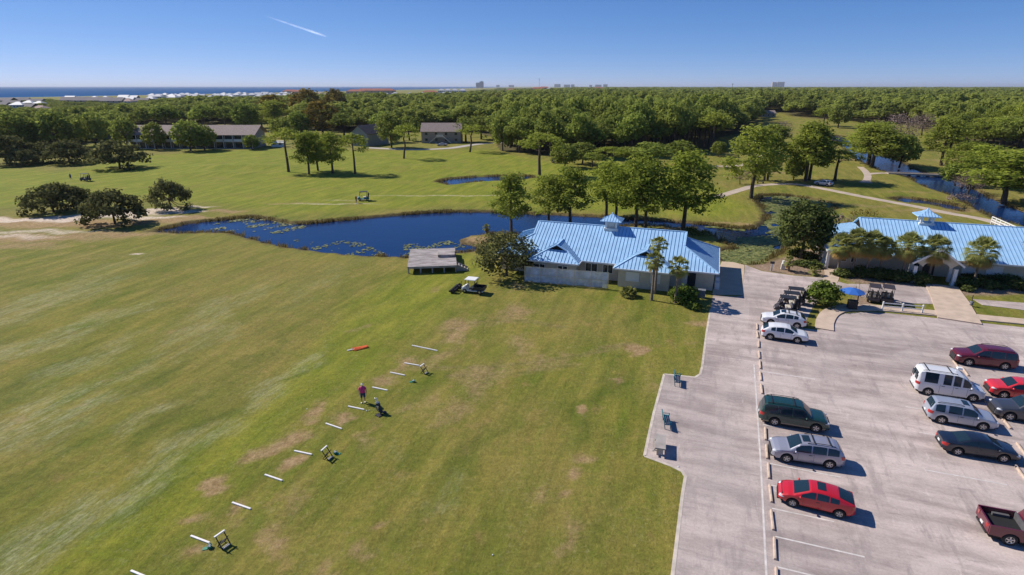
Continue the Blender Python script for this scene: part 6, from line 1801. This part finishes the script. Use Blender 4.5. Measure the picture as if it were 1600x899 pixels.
# ------------------------------------------------------------------ golf carts
def golf_cart(label, roofm='black', bodym='black', seatm='seatc', bags=True, group=None):
    """nose along +x, about 2.4 m long"""
    r = thing('golf_cart', label, 'golf cart', (0, 0, 0), 0, group)
    b = MB()
    b.box(-1.15, 1.0, -.58, .58, .26, .36)                                   # floor pan
    b.add([(1.2, -.5, .34), (1.2, .5, .34), (.72, .56, .90), (.72, -.56, .90), (.55, -.56, .34), (.55, .56, .34), (1.12, -.48, .62), (1.12, .48, .62)],
          [(0, 1, 7, 6), (6, 7, 2, 3), (3, 2, 5, 4), (0, 6, 3, 4), (1, 5, 2, 7), (0, 4, 5, 1)], 0, False)
    b.box(-1.18, -.1, -.60, .60, .36, .62, taper=.03)
    for s in (-1, 1): b.box(-1.1, -.45, *sorted((s * .56, s * .64)), .50, .66)
    b.build('body', M[bodym], r)
    b = MB(); b.box(-.55, .02, -.55, .55, .625, .76, taper=.03); b.build('seat', M[seatm], r)
    b = MB(); b.box(-.66, -.55, -.55, .55, .80, 1.12, taper=.02); b.build('backrest', M[seatm], r)
    b = MB(); b.box(-.98, .72, -.60, .60, 1.80, 1.87, taper=.05); b.build('roof', M[roofm], r)
    b = MB()
    for s in (-1, 1):
        b.bar((.74, s * .52, .85), (.55, s * .52, 1.80), .045); b.bar((-.70, s * .52, .6), (-.78, s * .52, 1.80), .045)
    b.build('roof_post', M['black'], r)
    b = MB(); b.add([(.73, -.5, .92), (.73, .5, .92), (.58, .5, 1.76), (.58, -.5, 1.76)], [(0, 1, 2, 3), (3, 2, 1, 0)], 0, False); b.v = [(x + (.012 if i < 0 else 0), y, z) for i, (x, y, z) in enumerate(b.v)]
    w = MB(); w.bar((.745, -.5, .92), (.595, -.5, 1.76), .03); w.bar((.745, .5, .92), (.595, .5, 1.76), .03); w.bar((.595, -.5, 1.76), (.595, .5, 1.76), .03); w.build('windshield_frame', M['black'], r)
    b = MB(); b.bar((.55, .25, .80), (.28, .25, 1.05), .03)
    for i in range(8):
        a, c = i * math.pi / 4, (i + 1) * math.pi / 4
        b.bar((.27 + .06 * math.cos(a), .25 + .17 * math.sin(a), 1.05 + .12 * math.cos(a)), (.27 + .06 * math.cos(c), .25 + .17 * math.sin(c), 1.05 + .12 * math.cos(c)), .025)
    b.build('steering_wheel', M['black'], r)
    for x, s in ((.78, -1), (.78, 1), (-.78, -1), (-.78, 1)):
        b = MB(); b.lathe([(.12, -.10), (.21, -.10), (.23, -.06), (.23, .06), (.21, .10), (.12, .10)], (x, s * .52, .23), 14, 'y'); o = b.build('wheel', M['rubber'], r)
        b = MB(); b.lathe([(.12, s * .07), (0, s * .09)], (x, s * .52, .23), 10, 'y'); b.build('rim', M['rim'], o)
    for s in (-1, 1):
        b = MB(); b.blob((1.13, s * .36, .56), (.06, .09, .05), 8, 5); b.build('headlight', M['lamp_clear'], r)
    if bags:
        for s in (-.27, .27):
            b = MB(); b.tube([(-1.0, s, .62), (-1.12, s, 1.42)], [.13, .15], 9); 
            for q in range(4): b.bar((-1.1 + .04 * q, s - .06 + .04 * q, 1.4), (-1.14 + .04 * q, s - .07 + .05 * q, 1.62), .03)
            b.build('bag_well', M['black'], r)
    return r
gcp = 'golf carts parked at the club'
for i, (x, y, lab) in enumerate(((1226, 488, 'nearest dark golf cart of three parked in a row behind the white crossovers'), (1232, 481, 'middle dark golf cart of three parked in a row behind the white crossovers'), (1239, 474, 'farthest dark golf cart of three parked in a row behind the white crossovers'))):
    o = golf_cart(lab, 'black', 'charc' if M.setdefault('charc', mat('charcoal_plastic', (.05, .04, .045), .4)) else '', 'seatc', True, gcp); o.location = at(x, y) + Vector((0, 0, .022)); o.rotation_euler.z = GA + math.pi; o.scale = (1.08,) * 3
for i, (x, y, lab) in enumerate(((1363, 470, 'left one of two golf carts parked nose-in on the apron by the crape myrtle'), (1384, 471.5, 'right one of two golf carts parked nose-in on the apron by the crape myrtle'))):
    o = golf_cart(lab, 'charc', 'charc', 'seatc', True, gcp); o.location = at(x, y) + Vector((0, 0, .05)); o.rotation_euler.z = R(62); o.scale = (1.1,) * 3
for x, y, a, lab, rm in ((568, 313.5, 3.4, 'dark green golf cart out on the fairway beyond the pond', 'black'), (134, 283, 3.0, 'golf cart far out on the left fairway behind the sand oaks', 'black'), (1140, 265.5, 2.9, 'pale-bodied golf cart on the path before the wood, right of the clump of pines', 'white'), (868, 255, .4, 'golf cart in the shade at the front of the wood', 'black')):
    o = golf_cart(lab, rm, 'teal' if x == 568 else 'charc', 'seatc'); o.location = at(x, y) + Vector((0, 0, .03)); o.rotation_euler.z = a; o.scale = (1.15,) * 3

# range utility cart with ball-picker gangs pushed ahead of it (nose to the left)
r = thing('utility_cart', 'white-roofed utility cart on the range turf, with picker reels at its left', 'utility cart', at(740, 457), 0)
r.rotation_euler.z = R(163); r.scale = (1.0,) * 3
b = MB(); b.box(-1.5, 1.3, -.6, .6, .32, .42); b.add([(1.55, -.55, .4), (1.55, .55, .4), (.95, .6, 1.0), (.95, -.6, 1.0), (.75, -.6, .4), (.75, .6, .4), (1.45, -.5, .78), (1.45, .5, .78)], [(0, 1, 7, 6), (6, 7, 2, 3), (3, 2, 5, 4), (0, 6, 3, 4), (1, 5, 2, 7), (0, 4, 5, 1)], 0, False)
b.build('body', M['white'], r)
b = MB(); b.box(-1.65, -.35, -.66, .66, .62, .70); b.box(-1.65, -1.60, -.66, .66, .70, 1.0); b.box(-.40, -.35, -.66, .66, .70, 1.0)
for s in (-1, 1): b.box(-1.60, -.40, *sorted((s * .66, s * .61)), .70, 1.0)
b.build('cargo_bed', M['black'], r)
b = MB(); b.box(-.2, .4, -.58, .58, .55, .78, taper=.03); b.box(-.30, -.2, -.58, .58, .78, 1.25); b.build('seat', M['black'], r)
b = MB(); b.box(-.55, 1.02, -.72, .72, 1.88, 1.96, taper=.04); b.build('roof', M['white'], r)
b = MB()
for s in (-1, 1):
    b.bar((1.0, s * .6, .95), (.88, s * .62, 1.88), .06); b.bar((-.38, s * .6, .7), (-.42, s * .62, 1.88), .06)
b.bar((.88, -.62, 1.86), (.88, .62, 1.86), .05)
for s in (-1, 1):
    for z in (1.1, 1.4, 1.7): b.bar((-.38, s * .62, z), (.95, s * .62, z), .018)
b.build('cage_frame', M['black'], r)
for x, s in ((1.05, -1), (1.05, 1), (-1.05, -1), (-1.05, 1)):
    b = MB(); b.lathe([(.15, -.14), (.28, -.14), (.31, -.08), (.31, .08), (.28, .14), (.15, .14)], (x, s * .56, .31), 16, 'y'); o = b.build('wheel', M['rubber'], r)
    b = MB(); b.lathe([(.16, s * .10), (0, s * .12)], (x, s * .56, .31), 10, 'y'); b.build('rim', M['rim'], o)
b = MB(); b.bar((1.5, 0, .5), (2.2, 0, .5), .10); b.bar((2.2, -1.35, .5), (2.2, 1.35, .5), .08); b.bar((2.2, -1.3, .5), (2.2, -1.3, .95), .05); b.bar((2.2, 1.3, .5), (2.2, 1.3, .95), .05); b.bar((2.2, -1.3, .95), (2.2, 1.3, .95), .03); b.build('picker_arm', M['black'], r)
for y in (-1.0, 0, 1.0):
    b = MB()
    for i in range(9): b.lathe([(.10, -.012), (.30, -.012), (.30, .012), (.10, .012)], (2.5, y - .36 + .09 * i, .30), 14, 'y', 0, False)
    b.box(2.72, 2.98, y - .42, y + .42, .22, .42); b.bar((2.5, y - .42, .3), (2.5, y + .42, .3), .05)
    b.bar((2.2, y, .5), (2.9, y, .42), .04)
    b.build('picker_reel', M['picker'] if M.setdefault('picker', mat('picker_black', (.03, .025, .02), .7)) else None, r)
p_ = MB(); p_.box(2.0, 2.2, -.25, .1, .5, .72); p_.build('picker_basket', M['picker'], r)

# ------------------------------------------------------------------ tee line: dividers, bag stands, baskets
M['bar_white'] = mat('white_plank', (.80, .76, .74), .55, noise=.06)
BARS = [((643.7, 540.5), (683.4, 548.8), 'longest white divider bar, farthest up the tee line'), ((632, 568), (655, 572), 'white divider bar just left of the upper bag stand'), ((610, 582.7), (632.5, 587.3), 'white divider bar third from the top of the tee line'), ((582, 606), (605.4, 610.8), 'white divider bar just right of the person in pink'), ((544, 635.7), (569, 641), 'white divider bar between the person in pink and the golf bag, on the left'), ((509, 662.5), (534, 671), 'white divider bar just below the person\'s bar on the tee line'), ((460, 705.4), (487.4, 711.2), 'white divider bar left of the middle bag stand'), ((414, 742.7), (441, 752), 'white divider bar below the middle bag stand'), ((363, 786.3), (391.8, 796.3), 'white divider bar above the lowest bag stand'), ((298.4, 838.4), (327.6, 849.4), 'white divider bar left of the lowest bag stand'), ((205, 893), (236, 906), 'white divider bar cut by the bottom edge of the photo')]
for (a, c, lab) in BARS:
    p, q = at(*a), at(*c); d = q - p; b = MB(); L_ = d.length
    b.box(0, L_, -.055, .055, .0, .075); b.box(-.004, L_ * .98, -.058, .058, .076, .085, 0)
    o = b.build('tee_divider', M['bar_white']); o.location = p; o.rotation_euler.z = math.atan2(d.y, d.x); tag(o, lab, 'divider bar', 'white divider bars of the tee line')


def bag_stand(label, px, py, rz):
    r = thing('bag_stand', label, 'bag stand', at(px, py), rz, 'wooden bag stands on the tee line'); r.scale = (.74, .74, .84)
    for s in (-1, 1):
        b = MB()
        for y in (-.36, .36): b.bar((-.36 * s, y * (1 if s > 0 else .84), .0), (.30 * s, y * (1 if s > 0 else .84), .92 if s > 0 else .80), .07, .045)
        for t in (.12, .5): b.bar((-.36 * s + .66 * s * t, -.36 * .9, .92 * t), (-.36 * s + .66 * s * t, .36 * .9, .92 * t), .05)
        b.build('crossed_leg', M['darkwood'] if M.setdefault('darkwood', mat('dark_stained_wood', (.035, .032, .034), .7)) else None, r)
    b = MB(); b.box(.24, .38, -.46, .46, .91, .985); b.build('top_rail', M['bar_white'], r)
    b = MB(); b.box(-.40, -.20, -.30, .30, .06, .12); b.build('foot_rest', M['offwhite'], r)
    return r
bag_stand('lowest crossed-leg bag stand with a white top rail, near the bottom left', 350, 853, R(150))
bag_stand('middle crossed-leg bag stand with a white top rail on the tee line', 512, 716, R(160))
bag_stand('upper crossed-leg bag stand beside the third divider bar', 663, 583, R(155))


def ball_basket(label, px, py, rz):
    r = thing('ball_basket', label, 'ball basket', at(px, py), rz, 'green ball baskets on the tee line'); r.scale = (.75,) * 3
    b = MB(); b.lathe([(0, .012), (.15, .012), (.20, .22), (.215, .22), (.165, 0), (0, 0)], (0, 0, 0), 12, smooth=False)
    b.box(-.52, -.16, -.16, .16, 0, .05)
    b.build('basket', M['basket'], r)
    b = MB()
    for i in range(14): a = i * 2.4; q = .15 * math.sqrt(i / 14); b.blob((q * math.cos(a), q * math.sin(a), .19 + .03 * (i % 2)), .035, 6, 4)
    b.build('golf_balls', M['white'], r)
    b = MB()
    for i in range(8): a, c = math.pi * i / 8, math.pi * (i + 1) / 8; b.bar((0, .2 * math.cos(a), .22 + .2 * math.sin(a)), (0, .2 * math.cos(c), .22 + .2 * math.sin(c)), .018)
    b.build('handle', M['white'], r)
    return r
for a in (('green ball basket beside the lowest bag stand', 328, 856, R(20)), ('green ball basket beside the middle bag stand', 524, 709, R(170)), ('green ball basket below the upper bag stand', 646, 597, R(10))): ball_basket(*a)

# bundle of orange netting poles
random.seed(5)
b = MB(); d = Vector((.95, .32, 0)); s = Vector((-.32, .95, 0))
for i in range(9):
    o_ = s * (.10 * (i - 4)) + d * random.uniform(-.1, .2); a = d * -.95 + o_ + s * random.uniform(-.08, .08); c = d * .95 + o_ * .7
    b.bar(a + Vector((0, 0, .06 + .05 * (i % 3))), c + Vector((0, 0, .08 + .06 * (i % 2))), .085, .07, 0)
for i in range(3): b.bar(d * -1.7 + s * (.1 * i + .12) + Vector((0, 0, .05)), d * -.4 + s * (.08 * i + .1) + Vector((0, 0, .10)), .06, .05, 1)
o = b.build('stake_bundle', [M['orange'], M['offwhite']]); o.location = at(563, 545); o.scale = (.78, .78, .9); o.rotation_euler.z = .22; tag(o, 'bundle of orange stakes with pale ends lying on the turf', 'stakes')
# stray balls
for i, (x, y) in enumerate(((573, 643), (577, 642), (480, 640), (770, 868), (1060, 730))):
    b = MB(); b.blob((0, 0, .04), .05, 8, 6); o = b.build('golf_ball', M['white']); o.location = at(x, y); tag(o, ('stray white golf ball right of the bar beside the golf bag', 'second stray white golf ball beside the first, by the golf bag', 'stray white ball on the bare patch', 'stray white ball near the bottom middle of the turf', 'white scrap at the turf corner by the lot')[i], 'golf ball')


# golf bag on its two-legged stand
r = thing('golf_bag', 'black golf bag leaning on its thin legs right of the person', 'golf bag', at(592, 645), R(-38))
b = MB(); b.tube([(.40, 0, .10), (.15, 0, .52), (-.10, 0, .95)], [.15, .155, .17], 10); b.build('bag_body', M['black'], r)
b = MB(); b.tube([(-.08, -.02, .90), (-.12, -.02, 1.0)], [.18, .18], 10); b.box(.0, .22, -.24, -.14, .35, .75); b.build('pocket', M['rim'], r)
for s in (-1, 1):
    b = MB(); b.bar((-.03, s * .10, .85), (-.35, s * .34, 0), .03); b.build('stand_leg', M['rim'], r)
for i in range(6):
    a = i * 1.05; b = MB(); p0 = Vector((-.12 + .07 * math.cos(a) * .5, .09 * math.sin(a), .95)); p1 = p0 + Vector((-.13 + random.uniform(-.03, .03), random.uniform(-.05, .05), .22 + .05 * (i % 3)))
    b.bar(p0, p1, .016); b.blob(p1, (.06, .045, .045), 6, 4); b.build('club', M['chrome'] if i % 2 else M['white'], r)
b = MB(); b.tube([(.30, -.18, .25), (.10, -.30, .50), (-.02, -.18, .85)], .022, 6); b.build('strap', M['black'], r)
b = MB(); b.box(.1, .62, -.5, -.12, 0, .07); b.blob((.52, .22, .12), (.2, .16, .12), 8, 5); b.build('towel', M['charc'], r)

# ------------------------------------------------------------------ people
M['skin'] = mat('skin', (.42, .22, .15), .55)
M['pink'] = mat('pink_cloth', (.66, .045, .20), .8); M['navy'] = mat('navy_cloth', (.03, .05, .13), .85); M['capw'] = mat('pale_cap', (.55, .50, .48), .8); M['hair'] = mat('grey_hair', (.18, .15, .13), .8); M['rust'] = mat('rust_cloth', (.42, .10, .05), .8); M['tanc'] = mat('tan_cloth', (.42, .34, .24), .85); M['bluec'] = mat('blue_cloth', (.10, .14, .30), .85)


def person(label, loc, rz, h, shirt, shorts, stance=.14, arms=((.24, -.04), (.24, .10)), bulk=1.0):
    r = thing('person', label, 'person', loc, rz)
    # skeleton: one vertex per joint, facing -y
    J = [(0, 0, .95, .150), (0, .01, 1.12, .150), (0, .01, 1.30, .155), (0, .01, 1.44, .10), (0, 0, 1.52, .055), (0, -.01, 1.58, .06)]
    E = [(0, 1), (1, 2), (2, 3), (3, 4), (4, 5)]
    for s, (ax_, ay) in ((-1, arms[0]), (1, arms[1])):
        i = len(J)
        J += [(s * .19, .01, 1.42, .062), (s * (ax_ + .02), .02, 1.13, .046), (s * ax_, -.08 + ay, .89, .032), (s * ax_, -.11 + ay, .81, .026)]
        E += [(3, i), (i, i + 1), (i + 1, i + 2), (i + 2, i + 3)]
    for s in (-1, 1):
        i = len(J); f = -.05 if s < 0 else .05
        J += [(s * .10, 0, .88, .10), (s * (stance * .9), -.01 + f * .3, .50, .062), (s * stance, .02 + f, .09, .040), (s * (stance + .02), -.12 + f, .035, .036)]
        E += [(0, i), (i, i + 1), (i + 1, i + 2), (i + 2, i + 3)]
    me = bpy.data.meshes.new('body'); me.from_pydata([j[:3] for j in J], E, [])
    o = bpy.data.objects.new('body', me); COL.objects.link(o)
    sk = o.modifiers.new('skin', 'SKIN'); sk.use_smooth_shade = True
    for v, j in zip(me.skin_vertices[0].data, J):
        k_ = bulk if (j[2] > .9 and abs(j[0]) < .05 and j[2] < 1.4) else 1
        v.radius = (j[3] * k_ * (1.18 if j[2] > .9 and j[2] < 1.4 and abs(j[0]) < .05 else 1), j[3] * k_)
    me.skin_vertices[0].data[0].use_root = True
    o.modifiers.new('sub', 'SUBSURF').levels = 2
    dg = bpy.context.evaluated_depsgraph_get(); ev = bpy.data.meshes.new_from_object(o.evaluated_get(dg))
    bpy.data.objects.remove(o)
    V = np.array([tuple(v.co) for v in ev.vertices]); F = [tuple(p.vertices) for p in ev.polygons]; N = np.array([tuple(v.normal) for v in ev.vertices])
    b = MB(); b.add(V, F, 0, True)
    # head with face
    hz = 1.665
    hb = MB(); hb.blob((0, -.01, hz), (.082, .100, .118), 16, 12); b.add(hb.v, hb.f, 0, True)
    hb = MB(); hb.blob((0, -.112, hz - .012), (.016, .026, .026), 8, 6)
    for s in (-1, 1): hb.blob((s * .083, .0, hz - .005), (.014, .026, .034), 8, 6)
    b.add(hb.v, hb.f, 0, True)
    # hands: palm, four fingers, thumb
    for s, (ax_, ay) in ((-1, arms[0]), (1, arms[1])):
        c = Vector((s * ax_, -.115 + ay, .775)); hb = MB(); hb.blob(c, (.018, .040, .052), 10, 7)
        for q in range(4):
            y = -.028 + .019 * q; ln = (.062, .075, .078, .066)[q]; a0 = c + Vector((0, y, -.036)); a1 = a0 + Vector((-s * .006, 0, -ln * .5)); a2 = a1 + Vector((-s * .020, 0, -ln * .45)); hb.tube([a0, a1, a2], [.0095, .009, .007], 6)
        a0 = c + Vector((0, -.034, .014)); hb.tube([a0, a0 + Vector((-s * .012, -.022, -.022)), a0 + Vector((-s * .020, -.024, -.050))], [.011, .010, .008], 6)
        b.add(hb.v, hb.f, 0, True)
    b.build('body', M['skin'], r)
    def cloth(name, sel, off, m):
        keep = [f for f in F if all(sel(V[i]) for i in f)]
        ids = sorted({i for f in keep for i in f}); mp = {j: q for q, j in enumerate(ids)}
        c = MB(); c.add([tuple(V[i] + N[i] * off) for i in ids], [tuple(mp[i] for i in f) for f in keep], 0, True); return c.build(name, m, r)
    arm = lambda p: abs(p[0]) > .17
    cloth('shirt', lambda p: (p[2] > .90 and p[2] < 1.50 and abs(p[0]) < .2) or (arm(p) and p[2] > 1.20), .022, shirt)
    cloth('shorts', lambda p: .50 < p[2] < 1.0 and abs(p[0]) < .23 and not (arm(p) and p[2] > .72 and abs(p[0]) > .2), .028, shorts)
    c = MB(); c.blob((0, 0, hz + .045), (.092, .112, .088), 14, 8); c.box(-.075, .075, -.20, -.07, hz + .045, hz + .06); c.build('cap', M['capw'], r)
    c = MB(); c.blob((0, .035, hz - .01), (.084, .075, .085), 12, 8); c.build('hair', M['hair'], r)
    c = MB()
    for s in (-1, 1): c.blob((s * .032, -.100, hz + .012), (.012, .010, .009), 6, 5)
    c.build('eyes', M['black'], r)
    c = MB(); c.blob((0, -.094, hz - .055), (.026, .012, .007), 8, 5); c.build('mouth', M['lamp_red'], r)
    for s in (-1, 1):
        f = -.05 if s < 0 else .05
        c = MB(); c.blob((s * (stance + .02), -.06 + f, .045), (.058, .150, .058), 10, 7); c.build('shoe', M['white'], r)
    r.scale = (h / 1.78,) * 3
    return r
person('person in a bright pink shirt, dark shorts and white shoes standing on the range', at(568, 629), R(12), 1.86, M['pink'], M['navy'], .13, ((.27, -.02), (.28, .03)), 1.25)
person('far-off person in a rust-coloured shirt walking beside the fairway cart', at(557, 318), R(60), 1.9, M['rust'], M['tanc'])
person('far-off person standing by the cart on the left fairway', at(111, 281), R(0), 1.85, M['bluec'], M['navy'])

# ------------------------------------------------------------------ benches on the tarmac bay
def bench(label, px, py, rz):
    r = thing('park_bench', label, 'bench', at(px, py) + Vector((0, 0, .022)), rz, 'teal benches facing the lot')
    b = MB()
    for i in range(3): b.box(-.78, .78, -.30 + .15 * i, -.18 + .15 * i, .44, .48)
    b.build('seat', M['teal_l'] if M.setdefault('teal_l', mat('light_teal_paint', (.05, .24, .27), .5)) else None, r)
    b = MB()
    for i in range(3): b.box(-.78, .78, .18 + .035 * i, .215 + .035 * i, .56 + .15 * i, .68 + .15 * i)
    b.build('backrest', M['teal_l'], r)
    for x in (-.68, .68):
        b = MB(); b.bar((x, -.30, 0), (x, -.26, .46), .06); b.bar((x, .12, 0), (x, .30, 1.0), .06); b.bar((x, -.32, .42), (x, .2, .42), .06); b.bar((x, -.34, .66), (x, .2, .66), .06, .03); b.bar((x, -.31, .42), (x, -.33, .66), .05); b.build('frame', M['teal'], r)
    return r
bench('teal park bench at the corner of the paved bay, farther from the camera', 1057, 599, R(74))
bench('teal park bench in the middle of the paved bay', 1040, 664, R(82))
r = thing('concrete_bench', 'low grey slab bench table on the paved bay, nearest of the seats', 'bench', at(1031, 703) + Vector((0, 0, .022)), R(-15))
b = MB(); b.box(-.38, .38, -.95, .95, .62, .74)
b.build('table_top', M['oldwood'], r)
b = MB(); b.box(-.55, -.42, -.95, .95, .40, .46); b.build('seat', M['oldwood'], r)
for y in (-.65, .65): b = MB(); b.box(-.24, .24, y - .10, y + .10, 0, .62); b.box(-.52, -.2, y - .05, y + .05, .30, .40); b.build('leg', M['concrete'], r)

# ------------------------------------------------------------------ by the clubhouse
r = thing('patio_umbrella', 'open blue patio umbrella on a pole beside the grass island', 'umbrella', at(1327, 480), 0)
b = MB(); N = 8; rr, z0, z1 = 1.45, 2.05, 2.55
vs = [(rr * math.cos(2 * math.pi * i / N), rr * math.sin(2 * math.pi * i / N), z0) for i in range(N)] + [(rr * .5 * math.cos(2 * math.pi * i / N), rr * .5 * math.sin(2 * math.pi * i / N), z0 + .32) for i in range(N)] + [(0, 0, z1)]
b.add(vs, [(i, (i + 1) % N, N + (i + 1) % N, N + i) for i in range(N)] + [(N + i, N + (i + 1) % N, 2 * N) for i in range(N)], 0, False)
b.add([(x, y, z - .03) for x, y, z in vs], [(N + i, N + (i + 1) % N, (i + 1) % N, i) for i in range(N)] + [(N + (i + 1) % N, N + i, 2 * N) for i in range(N)], 0, False)
b.build('canopy', mat('blue_canvas', (.03, .14, .48), .7), r)
b = MB(); b.tube([(0, 0, .04), (0, 0, 2.62)], .03, 8); b.build('pole', M['chrome'], r)
b = MB(); b.lathe([(0, .12), (.25, .10), (.28, .0), (0, 0)], (0, 0, 0), 12); b.build('base', M['concrete'], r)
r = thing('litter_bin', 'dark slatted litter bin under the edge of the blue umbrella', 'bin', at(1325, 481) + Vector((.15, -.5, 0)), GA)
b = MB()
for i in range(7):
    x = -.45 + .9 * i / 6
    for y in (-.42, .42): b.box(x - .055, x + .055, y - .03, y + .03, .06, 1.05)
    for xx in (-.48, .48): b.box(xx - .03, xx + .03, x * .8 - .05, x * .8 + .05, .06, 1.05)
b.box(-.42, .42, -.38, .38, .05, .95); b.build('slats', M['darkwood'], r)
b = MB(); b.box(-.52, .52, -.48, .48, 1.055, 1.12); b.build('lid', M['black'], r)
a, c = at(1378, 485), at(1440, 490.5); d = c - a
r = thing('white_fence', 'short white two-rail fence with three posts on the grass edge by the lot', 'fence', a)
for i in range(3):
    q = d * (i / 2); b = MB(); b.box(q.x - .07, q.x + .07, q.y - .07, q.y + .07, 0, 1.15); b.build('post', M['white'], r)
for z in (.55, .95): b = MB(); b.bar((0, 0, z), d + Vector((0, 0, z)), .05, .12); b.build('rail', M['white'], r)
r = thing('boot_brush_stand', 'small dark urn with a rod standing on the entrance walk', 'stand', at(1517, 479) + Vector((0, 0, .0)))
b = MB(); b.lathe([(0, .5), (.20, .5), (.24, .42), (.14, .2), (.2, .02), (0, .0)], (0, 0, .16), 12); b.build('urn', M['tower'], r)
b = MB(); b.tube([(-.05, 0, .5), (-.10, 0, 1.5)], .05, 7); b.build('rod', M['bark'], r)
r = thing('bag_drop_sign', 'small dark notice post on the mulch bed by the drive', 'post', at(1205, 424), GA)
b = MB(); b.box(-.12, .12, -.10, .10, 0, 1.15); b.build('post', M['offwhite'], r)
b = MB(); b.box(-.3, .3, -.06, .06, 1.16, 1.5); b.build('notice_board', M['black'], r)
r = thing('water_station', 'white water cooler post on the mulch bed beside the sago palm', 'cooler', at(1223, 421), GA)
b = MB(); b.box(-.3, .3, -.3, .3, 0, .9, taper=.03); b.build('cabinet', M['offwhite'], r)
b = MB(); b.tube([(0, 0, .92), (0, 0, 1.35)], [.24, .22], 10); b.build('cooler', M['white'], r)
r = thing('bicycle_rack', 'pale odds and ends stored under the right eave of the blue-roofed building', 'equipment', A.location + GU * .1 + GV * 2.0, GA)
b = MB(); b.box(-.4, .2, 0, .7, 0, .9); b.box(-.35, .15, .9, 1.5, 0, 1.3); b.build('crates', M['shutter'], r)
r = thing('pump_box', 'grey utility box on the grass beside the flowering shrub', 'box', at(1095.5, 465), GA)
b = MB(); b.box(-.45, .45, -.35, .35, 0, 1.0); b.box(-.48, .48, -.38, .38, 1.003, 1.08); b.build('cabinet', M['tower'], r)
r = thing('trail_bench', 'small dark bench beside the cart path before the lily pond', 'bench', at(1188, 287), .1)
b = MB(); b.box(-1.0, 1.0, -.3, .3, .45, .55); b.box(-1.0, 1.0, .25, .33, .7, 1.0)
for x in (-.8, .8): b.box(x - .06, x + .06, -.25, .3, 0, .44); b.box(x - .05, x + .05, .335, .39, 0, 1.0)
b.build('seat', M['darkwood'], r)

# ------------------------------------------------------------------ tidy: prototypes that were never set out
for o in list(SC.objects):
    if o.parent is None and o.get('label') == 'x':
        for ch in list(o.children_recursive): bpy.data.objects.remove(ch)
        bpy.data.objects.remove(o)
bpy.context.view_layer.update()

# ------------------------------------------------------------------ the air: thin sea haze over everything
hz = MB(); hz.box(-66000, 66000, -70000, 66000, -6.0, 150.0)
hm = bpy.data.materials.new('haze_air'); hm.use_nodes = True
ht = hm.node_tree; ht.nodes.remove(ht.nodes['Principled BSDF'])
pv = ht.nodes.new('ShaderNodeVolumePrincipled'); pv.inputs['Color'].default_value = (.80, .87, 1.0, 1); pv.inputs['Density'].default_value = 3.8e-5; pv.inputs['Anisotropy'].default_value = .2
ht.links.new(pv.outputs[0], ht.nodes['Material Output'].inputs['Volume'])
tag(hz.build('haze', hm), 'thin pale haze over the distant woods', kind='stuff')
